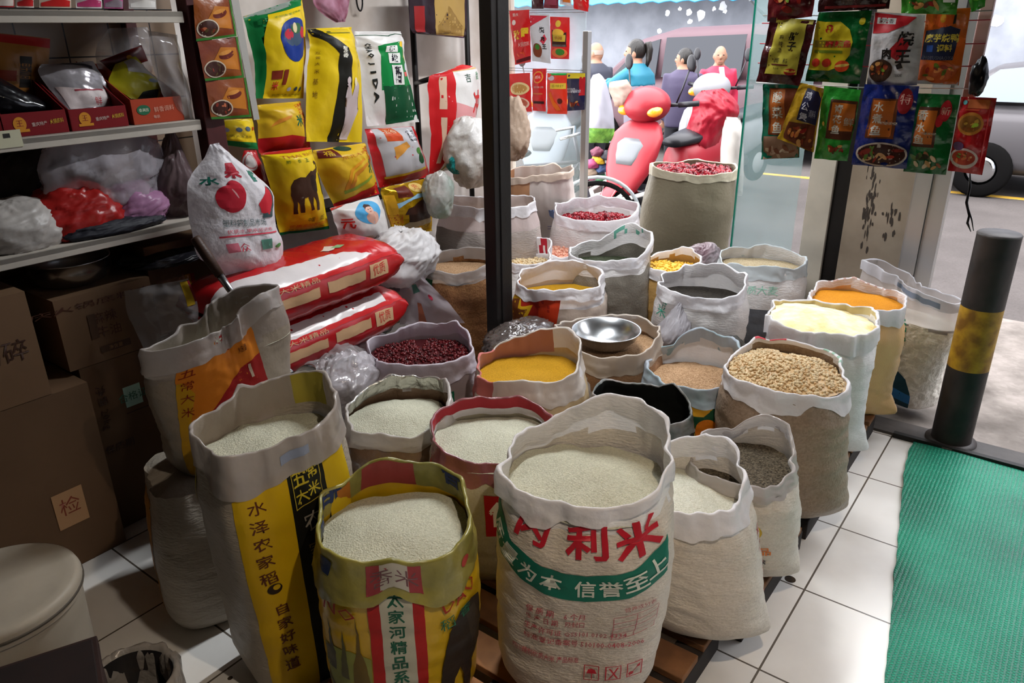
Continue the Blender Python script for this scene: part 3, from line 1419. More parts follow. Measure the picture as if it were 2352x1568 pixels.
rice_m = grain('rice_grain', '#cfcdb9', 230, 0.5, '#94927c')
rice2_m = grain('rice_grain_white', '#dddacb', 230, 0.45, '#9a977c')
millet_m = grain('millet_grain', '#c79522', 300, 0.5, '#8a6410')
millet2_m = grain('orange_millet', '#d98f1e', 300, 0.5, '#a4610a')
buck_m = grain('buckwheat_grain', '#6f6453', 170, 0.9, '#2b241b', 1.0)
wheat_m = grain('wheat_grain', '#c4a07c', 190, 0.7, '#7c5836', 0.9)
flour_m = mat('maize_flour', '#e3cf94', 0.9, bump=(30, 0.9), var=(20, 0.2), col2='#f0e4bd')
mung_m = grain('mung_beans', '#262c1e', 130, 0.6, '#4b5239', 1.0)
black_m = grain('dark_grain', '#1b1713', 140, 0.6, '#3d352c', 1.0)
soy_m = mat('soybean', '#d0b88f', 0.4, var=(20, 0.25))
soy_dark = mat('soybean_brown', '#b8986c', 0.4)
redbean = mat('red_bean', '#5b1519', 0.3)
redbean2 = mat('red_bean_dark', '#3a0c10', 0.3)
peanut = mat('peanut_kernel', '#c98871', 0.45)
peanut2 = mat('peanut_kernel_pale', '#d9a48c', 0.45)
chili = mat('dried_chili', '#8c1420', 0.25)
chili2 = mat('dried_chili_dark', '#5e0c16', 0.25)
corn_m = mat('corn_grit', '#e0a91f', 0.6, bump=(120, 1.0), speck=(150, '#f3d266', 0.6))
oat_m = grain('oat_grain', '#b8a888', 170, 0.7, '#7b6a4c', 0.8)

WB = (60, 0.35, (1, 1, 3))
white_bag = mat('white_woven_bag', '#e4e0de', 0.36, transl=0.18, bump=WB, var=(3, 0.06))
white_in = mat('white_bag_lining', '#e8e5e7', 0.27, transl=0.3, bump=(34, 0.45))
cream_bag = mat('rice_through_bag', '#ddd2c4', 0.42, transl=0.08, bump=(70, 0.4, (1, 1, 2.5)), var=(4, 0.1), speck=(260, '#a89a86', 0.25))
bean_bag = mat('beans_through_bag', '#97826e', 0.45, bump=(120, 0.3), speck=(150, '#6f5a48', 0.55), var=(5, 0.15))
brown_bag = mat('grain_through_film', '#86593a', 0.35, bump=(130, 0.3), speck=(170, '#5b3820', 0.5), var=(7, 0.3), col2='#9c7048')
grey_bag = mat('grey_grain_bag', '#8a8378', 0.45, bump=(150, 0.25), speck=(200, '#6a6459', 0.4), var=(5, 0.15))
peach_bag = mat('millet_through_bag', '#d3a874', 0.42, bump=(150, 0.12), var=(3, 0.1))
film = mat('clear_film', '#b9b0ab', 0.18, spec=0.7, alpha=0.72, bump=(14, 0.35), transl=0.25)
film_thin = mat('thin_clear_film', '#a9a3a3', 0.12, spec=0.8, alpha=0.42, bump=(18, 0.5))
film_dark = mat('grain_through_clear_film', '#7c6350', 0.2, spec=0.7, bump=(120, 0.2), var=(3, 0.25), col2='#5b4636')
foil = mat('silver_foil', '#c4c2bc', 0.3, 0.8, bump=(40, 0.7))
PINE = '#0e6b57'

# S1 front white sack with green band
s1_rim = at(1350, 1052, 0.735)


def s1_zone(p, v):
    return None


s1_b = V((s1_rim.x-0.015, s1_rim.y+0.015, PZ+0.002))
art = []
art.append(PL(PINE, [(-0.25, .365), (-0.17, .305), (-.08, .275), (0.01, .268), (.10, .282), (.185, .318), (.185, .405), (.10, .362), (.01, .345), (-.08, .355), (-.17, .385), (-.25, .455)]))
for ch, u, v, r_ in (('质', -.222, .375, -35), ('量', -.175, .347, -24), ('为', -.123, .325, -16), ('本', -.068, .314, -6), ('信', .008, .306, 2), ('誉', .062, .311, 6), ('至', .112, .325, 14), ('上', .155, .348, 20)):
    art.append(T('#cfd3c6', ch, u, v, 0.047, rot=r_, bold=0.015))
red = '#b3202f'
for ch, u, v, h_, r_ in (('内', -.125, .472, .075, -8), ('利', .005, .462, .085, 2), ('米', .118, .462, .085, 6)):
    art.append(T(red, ch, u, v, h_, rot=r_, bold=0.03, sx=1.15))
pr = '#b0545a'
for st, u, v, w in (('保 质 期    6 个月', -.055, .232, .135), ('生 产 日 期   见封口', -.055, .208, .135), ('生产许可证 QS5101 0102 4334', -.01, .178, .235), ('标准登记备案号 510100-0408-2006', .01, .150, .275), ('四川精制优质大米 产品标准', -.075, .098, .16)):
    art.append(T(pr, st, u, v, 0.019, w=w, bold=0.01))
# nutrition table
for k in range(5):
    y = .278-.017*k-0.0
    art.append(PL(pr, [(.075, y-.045), (.165, y-.022), (.165, y-.0205), (.075, y-.0435)]))
for x in (.075, .12, .164):
    d = (x-.075)/.09*.022
    art.append(RC(pr, x, .165+d, x+.0015, .233+d))
art.append(T(pr, '营养成分表', .125, .266, .012, rot=12))
for k, x in enumerate((.02, .068, .116)):
    for (a_, b_, c_, d_) in ((x, .045, x+.035, .047), (x, .085, x+.035, .087), (x, .045, x+.002, .087), (x+.033, .045, x+.035, .087)):
        art.append(RC(red, a_, b_, c_, d_))
art.append(PL(red, [(.026, .066), (.03, .076), (.038, .079), (.046, .076), (.05, .066)]))
art.append(RC(red, .0372, .052, .0392, .068))
art.append(PL(red, [(.074, .05), (.078, .05), (.097, .082), (.093, .082)]))
art.append(PL(red, [(.093, .05), (.097, .05), (.078, .082), (.074, .082)]))
art.append(PL(red, [(.119, .05), (.122, .05), (.148, .083), (.145, .083)]))
art.append(EL(red, .125, .058, .006, .006))
art.append(EL(red, .142, .076, .004, .004))
def up_(it, d):
    it = list(it)
    if it[0] == 'text':
        it[4] += d
    elif it[0] == 'rect':
        it[3] += d
        it[5] += d
    elif it[0] == 'ell':
        it[3] += d
    else:
        it[2] = [(x, y+d) for x, y in it[2]]
    return it


art = [up_(i, .112 if n_ < 9 else (.085 if n_ < 12 else .10)) for n_, i in enumerate(art)]
sack('rice_sack', 'front white rice sack with a green band and red characters', s1_rim, (.186, .17), s1_b, (.19, .175),
     fill=0.065, dome=0.035, cl=0.06, mods=[(-35, -.02, 40), (155, .085, 42), (110, .035, 30), (20, -.015, 30), (75, .03, 25)], bulge=0.07, ears=[(92, .10), (-90, .05)], clmods=[(42, -.45, 26), (-5, -.2, 30)],
     body=cream_bag, top=white_bag, cuff=white_in, content=rice_m, clabel='white rice heaped in the front green banded sack', art=art, seed=1, pleat=0.010,
     rmods=[(60, .06, 40)], hem=0.5)

# S2 plain white rice sack right of it
sack('rice_sack', 'plain white rice sack leaning out right of the green banded sack', at(1572, 1105, 0.52), (.155, .15), V((.53, 1.72, PZ+.002)), (.165, .15),
     fill=0.055, dome=0.02, tilt=(-.10, .05), cl=0.075, mods=[(160, .07, 40), (95, .03, 30), (-40, -.02, 40)], bulge=0.12, ears=[(75, .22), (-100, .1)], body=cream_bag, top=white_bag, cuff=white_in,
     content=rice2_m, clabel='white rice in the plain sack at the pallet corner', seed=2, iart=[PL('#5a9a58', [(-.46, .36), (-.33, .36), (-.30, .425), (-.46, .42)]), PL('#d8dcd8', [(-.45, .395), (-.42, .395), (-.42, .415), (-.45, .415)])],
     art=[T('#a8353a', '米', .235, .30, .03), T('#a8353a', '香', .24, .26, .03), PL('#c94048', [(.25, .1), (.253, .1), (.256, .24), (.253, .24)])])

# S3 buckwheat sack with 30 roundel
art = [EL('#caa32c', .022, .245, .032, .032), EL('#1c5a3c', .022, .243, .026, .026), T('#e8e6d8', '30', .021, .248, .022, bold=.03), T('#1c3a2c', '优质品', .022, .271, .007),
       T('#d9752c', '出品', .038, .165, .033, bold=.015), T('#2c2a30', '味', .045, .118, .025, bold=.03)]
sack('grain_sack', 'small white sack of dark grain with a round 30 emblem', at(1702, 1052, 0.50), (.145, .15), V((.735, 1.965, PZ+.002)), (.14, .14),
     fill=0.035, dome=0.012, cl=0.05, mods=[(150, .06, 45), (180, .02, 60)], bulge=0.10, ears=[(70, .2)], body=cream_bag, top=white_bag, cuff=film, content=buck_m, cname='buckwheat', clabel='dark grain in the small sack with the round emblem',
     art=art, seed=3, tilt=(.03, -.06))

# S4 soybean sack
sack('soybean_sack', 'big translucent sack brimful of soybeans near the doorway', at(1797, 850, 0.60), (.192, .185), V((.955, 2.30, PZ+.002)), (.20, .19), fill=0.012, dome=0.05,
     cl=0.07, mods=[(170, .035, 60), (60, -.02, 40), (-60, .01, 30)], bulge=0.06, ears=[(80, .16), (-80, .05)], body=bean_bag, top=white_bag, cuff=white_in, content=soy_dark, cname='soybeans',
     clabel='soybeans heaped in the big sack near the doorway', seed=4, beans=([soy_m, soy_m, soy_dark], 1500, .0062, .85, .6), hem=.55,
     czones=lambda p, t: (pm('#b8404a') if (radians(150) < abs(p) and p < 0 and t < .7 and nz(p*9, t*4) > -.1) else (pm('#8fae9c') if 1.9 < p < 2.5 and t < .6 and nz(p*9, t*5) > 0 else None)))

# S5 flour sack
sack('flour_sack', 'tall white sack of pale maize flour with rolled rim', at(1885, 725, 0.655), (.195, .18), V((1.24, 2.71, PZ+.002)), (.155, .165), fill=0.02, dome=0.03, tilt=(-.06, 0),
     cl=0.085, mods=[(0, -.01, 50)], bulge=0.03, ears=[(72, .3), (-100, .1)], body=white_bag, top=mat('flour_through_bag', '#d2bf8e', 0.45, var=(5, .15), transl=.1), cuff=white_in, content=flour_m, cname='maize_flour', clabel='lumpy pale maize flour in the tall rolled rim sack',
     seed=5, neck=.07, pleat=.014)
# S6 orange millet
sack('millet_sack', 'peach coloured sack of orange millet behind the flour sack', at(1968, 682, 0.615), (.195, .18), V((1.50, 3.0, PZ+.002)), (.15, .15), fill=0.03, dome=0.02, tilt=(.0, 0),
     cl=0.075, mods=[(160, .015, 50)], bulge=0.03, ears=[(75, .3)], body=peach_bag, top=white_bag, cuff=white_in, content=millet2_m, cname='millet', clabel='orange millet in the sack behind the flour sack',
     seed=6, neck=.05, czones=lambda p, t: pm('#b7988f') if abs(p) > 2.3 and nz(p*7, t*3) > 0 else None)
# S7 popped rice sack beside bollard
popped = mat('puffed_grain_through_film', '#ece6da', 0.4, bump=(38, 1.2), speck=(44, '#b3ab98', 0.5), spec=.3)
art = [PL('#1f3f4c', [(-.2, .02), (.035, -.0), (.03, .09), (.0, .16), (-.05, .19), (-.2, .2)]), PL('#2f6fa8', [(-.2, .06), (.034, .03), (.034, .08), (-.2, .12)]), T('#2b8f6e', 'C', -.02, .475, .05, bold=.02), T('#2b8f6e', 'G', -.015, .425, .05, bold=.02), T('#2b6f4e', 'G', -.015, .375, .04, bold=.02)]
sack('puffed_grain_sack', 'tall clear sack of puffed white grain beside the bollard', at(2088, 648, 0.61), (.22, .09), V((1.86, 3.20, 0.004)), (.13, .10), rot=-22, fill=0.16, dome=0.0, cl=0.05, flare=.02,
     mods=[(-90, .07, 60), (90, -.05, 60)], bulge=0.05, ears=[(85, .1)], body=popped, top=film, cuff=mat('frosty_cuff', '#c6c4c8', .3, transl=.3, bump=(30, .2)), content=popped, cname='puffed_grain', clabel='puffed white grain inside the clear sack by the bollard',
     art=art, seed=7, czones=lambda p, t: pm('#7c8799') if -.6 < p < .75 and .3 < t < .85 else None, wr=.8)

# S8 wheat sack, blue white cuff
art = [PL('#1c4a30', [(-.1, .05), (.17, .05), (.17, .33), (-.1, .33)]), PL('#c9931f', [(-.09, .3), (.05, .3), (.09, .34), (-.09, .36)]), EL('#d8791c', .06, .24, .035, .05), EL('#c8b02c', -.02, .2, .05, .06), PL('#a8242c', [(-.14, .2), (-.09, .2), (-.08, .37), (-.14, .38)]), EL('#d2d1c0', .0, .12, .05, .04)]
sack('grain_sack', 'green printed sack of barley with a floppy pale blue rim', at(1590, 850, 0.50), (.158, .15), V((.66, 2.50, PZ+.002)), (.155, .15), fill=0.03, dome=0.03, cl=0.075, mods=[(170, .10, 60), (100, .06, 40), (20, -.015, 40)], bulge=.06,
     body=white_bag, top=mat('pale_blue_lining', '#bcc4cb', .4, transl=.25, bump=(30, .2)), cuff=mat('pale_blue_cuff', '#b4b9c4', .4, transl=.25, bump=(30, .2), var=(6, .2), col2='#8fa9ad'), content=wheat_m, cname='barley', clabel='barley in the sack with pale blue rim', art=art, seed=8, tilt=(.02, .03))
# S9 sack with the bowl
sack('grain_sack', 'cream sack of brown wheat with a steel bowl set in its mouth', at(1398, 772, 0.55), (.205, .18), V((.375, 2.72, PZ+.002)), (.185, .18), fill=0.05, dome=0.0, cl=0.085, mods=[(-75, .045, 30), (85, .03, 35), (0, -.015, 40), (180, .02, 50)], bulge=.05,
     body=mat('wheat_through_bag', '#a07c5e', .42, bump=(140, .25), speck=(180, '#7c5a40', .4), var=(4, .2), col2='#b3947a'), top=white_bag, cuff=mat('buff_cuff', '#c2b5a8', .4, transl=.2, bump=(40, .15)), content=wheat_m, cname='wheat', clabel='brown wheat under the steel bowl', seed=9)
# S10 millet
sack('millet_sack', 'white and red sack of yellow millet in the middle of the display', at(1215, 835, 0.59), (.185, .17), V((.075, 2.38, PZ+.002)), (.19, .17), fill=0.055, dome=0.012, tilt=(.03, -.06), cl=0.10, mods=[(150, .06, 45), (90, .03, 40), (-80, -.01, 40)],
     bulge=.07, body=mat('millet_bag', '#cdb48c', .42, transl=.1, bump=(60, .15), var=(4, .1)), top=white_in, cuff=mat('pearly_cuff', '#cfc6bd', .3, transl=.25, bump=(30, .25)), content=millet_m, cname='millet', clabel='yellow millet in the white and red sack', seed=10,
     zones=lambda p, v: pm('#b27c70') if v > .84 and (abs(p) > 2.6 or -2.7 < p < -1.9) else None,
     czones=lambda p, t: pm('#b0655f') if -2.4 < p < -.75 and nz(p*3, t*2, 1) > -.2 else None)
# S11 red beans
sack('bean_sack', 'lavender white sack of red beans with wide rolled rim', at(967, 800, 0.55), (.205, .165), V((-.345, 2.66, PZ+.002)), (.19, .165), fill=0.04, dome=0.015, tilt=(.02, -.05), cl=0.09, mods=[(170, .03, 60), (120, .03, 30)],
     bulge=.05, body=mat('lavender_bag', '#b5a9ae', .45, transl=.15, bump=(50, .2)), top=mat('lavender_lining', '#c8bec6', .45, transl=.25, bump=(40, .2)), content=redbean2, cname='red_beans', clabel='red beans in the lavender white sack', seed=11,
     beans=([redbean, redbean2, redbean], 900, .0075, .7, .6), art=[PL('#1c7a5c', [(.085, .27), (.12, .275), (.12, .335), (.085, .33)]), PL('#c9cfd0', [(.093, .278), (.112, .281), (.112, .327), (.093, .324)])])
# S12 red rim rice
art = [PL('#a81c26', [(-.26, .1), (-.155, .06), (-.155, .42), (-.26, .44)]), T('#d9a26a', '龙', -.19, .33, .07, rot=-10), PL('#a3161f', [(-.03, .195), (.2, .195), (.2, .35), (-.03, .35)]), T('#d8d2cb', '优', .03, .275, .10, bold=.03), T('#8f8a80', '伟硒', .03, .155, .035), T('#8f8a80', '有机', .06, .10, .03)]
sack('rice_sack', 'rice sack with dark red rolled rim and red label', at(1130, 985, 0.55), (.185, .175), V((-.055, 1.985, PZ+.002)), (.18, .17), fill=0.05, dome=0.03, cl=0.07, mods=[(180, .03, 60), (20, -.02, 40)], bulge=.03,
     body=mat('rice_through_clear_bag', '#a39c88', .3, bump=(160, .15), speck=(240, '#857e68', .3), spec=.6), top=white_in, cuff=mat('red_tinted_cuff', '#6f3e44', .25, spec=.7, bump=(26, .3), var=(7, .35), col2='#8a5055'), content=rice_m, clabel='white rice in the red rimmed sack', art=art, seed=12,
     zones=lambda p, v: pm('#9a2630') if v > .925 and abs(p) > 1.2 else None, wr=.7, hem=.45)
# S13 foil lined rice
sack('rice_sack', 'rice sack in clear film with a silver lined rim', at(915, 945, 0.50), (.175, .165), V((-.375, 2.2, PZ+.002)), (.165, .16), fill=0.04, dome=0.05, cl=0.06, mods=[(160, .05, 60), (90, .055, 35), (-80, .01, 40)], bulge=.04,
     body=film_dark, top=film, cuff=mat('cloudy_white_film', '#c9c3be', .22, spec=.6, transl=.3, alpha=.92, bump=(24, .4)), content=rice_m, clabel='white rice in the silver lined sack', seed=13, tilt=(.01, -.03),
     zones=lambda p, v: foil if v > .9 and abs(p) > 2.0 else None, czones=lambda p, t: foil if abs(p) > 2.0 else None)
# S14 yellow printed sack in front
yb = mat('yellow_film_print', '#c9a316', .28, spec=.6, bump=(22, .25), var=(4, .12))
yin = mat('yellow_film_reverse', '#a59b4e', .28, spec=.6, transl=.2, bump=(26, .3), var=(9, .3), col2='#7d7a3e')
art = [PL('#8a8f4a', [(-.205, .0), (-.075, .0), (-.075, .24), (-.10, .25), (-.12, .255), (-.205, .24)]),
       PL('#4f5148', [(-.20, .18), (-.165, .18), (-.16, .235), (-.168, .245), (-.174, .33), (-.18, .245), (-.2, .235)]),
       PL('#5d5b3f', [(-.15, .17), (-.128, .17), (-.13, .23), (-.137, .31), (-.144, .23)]),
       PL('#6d5a2c', [(-.118, .16), (-.078, .16), (-.086, .22), (-.096, .26), (-.10, .36), (-.105, .26), (-.115, .22)]),
       PL('#4a3f22', [(-.205, .0), (-.075, .0), (-.075, .10), (-.11, .13), (-.15, .11), (-.205, .15)]),
       PL('#8c7a3a', [(-.19, .04), (-.085, .03), (-.085, .045), (-.19, .06)]),
       RC('#a81f1f', -.072, 0, -.046, .56), RC('#a81f1f', .024, 0, .048, .56), RC('#b9b6a3', -.046, 0, .024, .56)]
art += VT('#1f5a44', '太家河精品系列米', -.012, .42, .036, 1.18, bold=.02)
art += VT('#a83a3a', '稻香', -.012, .52, .03, 1.2)
art += [RC('#7d8a6e', -.044, .03, .022, .05), RC('#7d8a6e', -.044, .06, .022, .075),
        PL('#2e2620', [(.07, .0), (.078, .14), (.085, .22), (.10, .29), (.125, .33), (.16, .34), (.19, .33), (.19, .18), (.165, .15), (.16, .0), (.14, .0), (.138, .12), (.125, .16), (.112, .13), (.105, .06), (.1, .0)]),
        PL('#3c332b', [(.14, .31), (.155, .22), (.175, .2), (.185, .27), (.17, .32)]),
        T('#9a2c24', 'NO', -.135, .37, .036, rot=-12), T('#9a3324', 'DAO', .13, .375, .04, rot=12, w=.09), T('#2a6a50', '稻', .095, .315, .034, rot=5), T('#2a6a50', '香', .14, .325, .03, rot=5)]
cart = [RC('#8e3a3e', -.07, -.085, .05, -.004), RC('#a9a59a', -.04, -.085, .02, -.004), T('#6a4c50', '香米', -.01, -.045, .05), PL('#1e2f55', [(-.2, -.04), (-.16, -.055), (-.15, -.02), (-.19, -.01)]), EL('#a9403a', .15, -.05, .012, .012)]
sack('rice_sack', 'yellow printed rice sack with red stripes and an elephant', at(903, 1182, 0.60), (.182, .175), V((-.285, 1.49, PZ+.002)), (.178, .175), fill=0.055, dome=0.035, cl=0.115, mods=[(180, .045, 55), (90, .015, 40), (-60, .0, 40), (20, -.015, 50)], bulge=.04,
     body=yb, top=yin, cuff=yin, content=rice_m, clabel='white rice in the yellow striped sack', art=art, cart=cart, seed=14, wr=.8, pleat=.006, rmods=[(-95, -.03, 40)],
     zones=lambda p, v: pm('#8e3a3a', .3) if v > .86 and abs(p) > 2.75 else None, iart=[T('#26345e', '香', .40, .50, .075, bold=.03), T('#26345e', '稻', -.40, .50, .075, bold=.03), T('#26345e', '米', -.30, .49, .06, bold=.03), PL('#b06a24', [(-.47, .44), (-.43, .44), (-.42, .49), (-.46, .5)])])

# S15 tall sack with yellow and black panel
gb = mat('pale_woven_bag', '#a79c8d', .45, bump=WB, var=(3, .08), transl=.05)
art = [PL('#c9a30f', [(-.075, 0), (.055, 0), (.055, .72), (-.075, .67)]), PL('#14140f', [(.055, 0), (.165, 0), (.165, .765), (.055, .72)]), PL('#c9a818', [(.165, 0), (.235, 0), (.235, .80), (.165, .765)]), PL('#b3a717', [(-.255, .6), (-.23, .6), (-.23, .7), (-.255, .7)])]
art += VT('#5a2a12', '水泽农家稻', -.03, .665, .037, 1.42, rot=6, bold=.01)
art += VT('#5a2a12', '自家好味道', -.015, .345, .036, 1.35, rot=4, bold=.01)
art += [EL('#2a1a0c', -.022, .40, .016, .016), EL('#c9a30f', -.018, .404, .008, .008), PL('#c0a83a', [(.066, .60), (.150, .615), (.150, .72), (.066, .70)]), PL('#14140f', [(.068, .603), (.148, .617), (.148, .716), (.068, .697)])]
for ch, u, v in (('五', .089, .680), ('常', .125, .690), ('大', .089, .633), ('米', .125, .643)):
    art.append(T('#c0ac2c', ch, u, v, .036, bold=.015, rot=6))
art += [T('#8d8578', '农', .112, .555, .06, rot=6), T('#6a5a3a', '家', .112, .47, .05, rot=6)]
clear_cuff = mat('cloudy_film_cuff', '#b3aaa4', .2, spec=.6, transl=.25, alpha=.88, bump=(20, .35))
def left_(it, d, dv=0.0):
    it = up_(it, dv)
    if it[0] == 'text':
        it[3] += d
    elif it[0] == 'rect':
        it[2] += d
        it[4] += d
    elif it[0] == 'ell':
        it[2] += d
    else:
        it[2] = [(x+d, y) for x, y in it[2]]
    return it


art = [left_(i, -.025) for i in art]
sack('rice_sack', 'tall rice sack with a yellow and black panel of characters', at(612, 962, 0.79), (.168, .135), V((-.60, 1.665, 0.003)), (.168, .14), rot=18, fill=0.075, dome=0.02, tilt=(.02, -.02), cl=0.11, flare=.03, mods=[(150, .035, 50), (95, .04, 40), (-90, .01, 40), (-40, -.015, 35)],
     bulge=.02, body=gb, top=mat('bag_lining_film', '#a89b8e', .3, transl=.25, bump=(30, .25)), cuff=clear_cuff, content=rice_m, clabel='white rice in the tall yellow and black sack', art=art, seed=15, n=3.4, wr=.8, foot=.85,
     zones=lambda p, v: pm('#a89a3c') if v > .9 and 2.0 < abs(p) < 2.6 and p > 0 else None, cart=[PL('#8a93a8', [(.02, -.065), (.10, -.06), (.10, -.03), (.02, -.035)])])
# S16 narrow pale sack, S17 orange sack standing on it
art = [PL('#b07418', [(-.30, .0), (-.115, .0), (-.125, .36), (-.30, .38)])]
sack('rice_sack', 'full pale sack on the floor carrying the orange sack', V((-.985, 1.965, .425)), (.12, .20), V((-.985, 1.945, .003)), (.128, .21), fill=.0, dome=.03, cl=0, body=gb, top=gb, bulge=.06, seed=16, art=art, n=3, wr=.7, foot=.82, rimnoise=.004, mods=[(0, .03, 50)], content=gb, cname='sack_end', clabel='folded end of the full pale sack below the orange one', fr=1.0)
orange = mat('orange_print', '#c0701c', .35, bump=(24, .25), var=(5, .2), col2='#a85c16')
art = [PL('#c0701c', [(-.12, .03), (.3, .03), (.3, .46), (-.12, .46)]), PL('#b58a18', [(-.12, .02), (-.085, .02), (-.095, .18), (-.08, .30), (-.11, .35), (-.12, .35)]),
       PL('#8c1a1a', [(-.03, .10), (.3, .10), (.3, .285), (.16, .275), (.08, .25), (.02, .215), (-.03, .175)]),
       PL('#8c1a1a', [(-.06, .46), (.26, .46), (.235, .40), (.17, .355), (.09, .345), (.02, .365), (-.03, .41)])]
for k, ch in enumerate('天然富硒'):
    art.append(T('#a9b3a0', ch, .02+k*.052, .385+.008*k, .042, bold=.02, rot=8))
art += VT('#7a2412', '五常大米', -.098, .34, .03, 1.5)
art += [T('#4a2a16', '净含量', .20, .325, .018), RC('#b3a08c', .215, .235, .232, .275)]
art = [left_(i, -.04, 0.0 if n_ < 2 else .055) for n_, i in enumerate(art)]
sack('rice_sack', 'orange printed rice sack with a tall clear cuff on top', at(500, 735, 0.91), (.215, .062), V((-.875, 2.06, .445)), (.19, .12), rot=28, fill=.10, dome=.01, cl=.072, flare=.02, mods=[(110, .06, 50), (-70, -.035, 45), (170, .02, 40)], bulge=.04,
     body=mat('bag_with_rice', '#8d8172', .4, bump=(60, .15), var=(4, .1)), top=mat('bag_lining_grey', '#93877d', .3, transl=.2, bump=(30, .25)), cuff=clear_cuff, content=rice_m, clabel='white rice down inside the orange sack', art=art, seed=17, wr=.8, foot=.85)

# sacks around and behind the post
def simple(label, px, py, z, r, base=None, name='grain_sack', **k):
    p = at(px, py, z)
    b = V(base) if base else V((p.x+.01, p.y+.02, PZ+.002))
    if len(b) == 2:
        b = V((b.x, b.y, PZ+.002))
    k.setdefault('nphi', 84)
    k.setdefault('nb', 32)
    return sack(name, label, p, r, b, **k)


simple('clear sack of brown wheat standing left of the black post', 1047, 603, .62, (.195, .18), fill=.05, dome=.0, cl=.05, mods=[(150, .02, 50), (85, .05, 35)], body=brown_bag, top=film, cuff=film, content=wheat_m, cname='wheat', clabel='brown wheat in the clear sack left of the post', seed=18, bulge=.07,
       zones=lambda p, v: pm('#8a2a26') if -1.35 < p < -.85 and v > .78 else (pm('#2c5a3a') if -.85 < p < -.65 and v > .68 else None))
simple('white sack with a red and yellow sunburst right of the black post', 1285, 642, .585, (.20, .17), name='millet_sack', fill=.08, dome=.0, tilt=(.06, 0), cl=.06, mods=[(170, .045, 60), (-70, .0, 50), (60, -.01, 30)], body=mat('warm_white_bag', '#c9b8aa', .42, transl=.1, bump=(50, .25), var=(5, .1)), top=white_in, content=millet_m, cname='millet', clabel='yellow millet in the sunburst sack', seed=19, bulge=.07,
       art=[up_(q_, .055) for q_ in [PL('#9a2418', [(-.30, .22), (-.05, .22), (-.02, .40), (-.30, .40)]), PL('#c23a1c', [(-.10, .20), (-.03, .2), (0.01, .395), (-.10, .395)]), PL('#3a3a22', [(-.30, .0), (-.055, .0), (-.05, .22), (-.30, .22)]),
            PL('#c99a1c', [(-.28, .36), (-.21, .40), (-.19, .35), (-.13, .36), (-.15, .31), (-.12, .27), (-.16, .25), (-.17, .19), (-.2, .23), (-.28, .24)]),
            PL('#6e3a1c', [(-.28, .345), (-.21, .375), (-.2, .335), (-.155, .34), (-.17, .305), (-.15, .275), (-.18, .255), (-.185, .22), (-.21, .25), (-.28, .26)])]],
       zones=lambda p, v: pm('#a8605a') if v > .86 and -1.5 < p < -.2 else None)
simple('tall white sack of green mung beans with a raised back rim', 1398, 578, .64, (.19, .17), name='bean_sack', fill=.07, dome=.02, cl=.05, mods=[(150, .075, 50), (110, .06, 40), (-80, -.01, 40)], body=grey_bag, top=white_bag, cuff=white_in, content=mung_m, cname='mung_beans', clabel='dark green mung beans in the tall white sack', seed=20, bulge=.03,
       base=(.50, 3.60), zones=lambda p, v: pm('#6fb29e') if v > .93 and 2.0 < p < 3.0 and nz(p*8, v*20) > .05 else None)
simple('low white sack of pink peanuts behind the mung beans', 1290, 572, .55, (.165, .155), name='peanut_sack', fill=.03, dome=.03, cl=.07, mods=[(170, .03, 50)], body=white_bag, top=white_in, content=peanut, cname='peanuts', clabel='pink peanuts in the low white sack', seed=21, beans=([peanut, peanut2], 420, .008, .7, .6), base=(.285, 3.97))
simple('white sack with red print holding pale soybeans behind the black post', 1208, 590, .57, (.135, .13), name='soybean_sack', fill=.04, dome=.02, cl=.05, mods=[(150, .07, 60)], body=white_bag, top=white_in, content=soy_dark, cname='soybeans', clabel='pale soybeans right behind the black post', seed=22, beans=([soy_m], 420, .0068, .85, .6), base=(.075, 3.70),
       zones=lambda p, v: pm('#b8283a') if v > .84 and (2.3 < p or p < -2.6) and nz(p*9, v*14) > -.05 else None)
simple('white sack of yellow corn grits beside the mung beans', 1545, 608, .57, (.135, .13), name='corn_sack', fill=.02, dome=.02, cl=.055, mods=[(150, .055, 50)], body=mat('corn_bag', '#b08a52', .42, bump=(80, .2), var=(4, .2)), top=white_in, content=corn_m, cname='corn_grits', clabel='bright yellow corn grits', seed=23, base=(.79, 3.62),
       beans=([corn_m], 200, .007, .8, .6))
simple('white woven sack half full of dark grain with green print', 1613, 652, .60, (.19, .165), fill=.07, dome=.01, cl=.06, mods=[(160, .05, 50), (20, -.02, 40), (90, .02, 40)], body=grey_bag, top=white_bag, cuff=white_in, content=black_m, cname='dark_grain', clabel='black brown grain in the white green printed sack', seed=24,
       zones=lambda p, v: (grey_bag if v < .52+.05*nz(p*2, 1) else white_bag), art=[T('#3fa188', '米', -.17, .40, .05), T('#3fa188', '谷', -.16, .44, .03)], base=(.85, 3.22))
simple('sack in front of the glass leaf with a dark lower half', 1748, 592, .62, (.205, .175), fill=.05, dome=.015, cl=.075, mods=[(180, .02, 60), (60, .01, 40)], body=mat('blue_grey_bag', '#63666c', .45, bump=(50, .2), var=(5, .25)), top=white_bag, cuff=mat('blue_white_cuff', '#c0c6c8', .4, transl=.25, bump=(30, .2)), content=oat_m, cname='oats', clabel='pale oats in the sack by the glass leaf', seed=25,
       zones=lambda p, v: (white_bag if v > .62 else None), art=[T('#8fc4ae', '优质大麦', .0, .41, .04, w=.2)], base=(1.2, 3.53), bulge=.05)
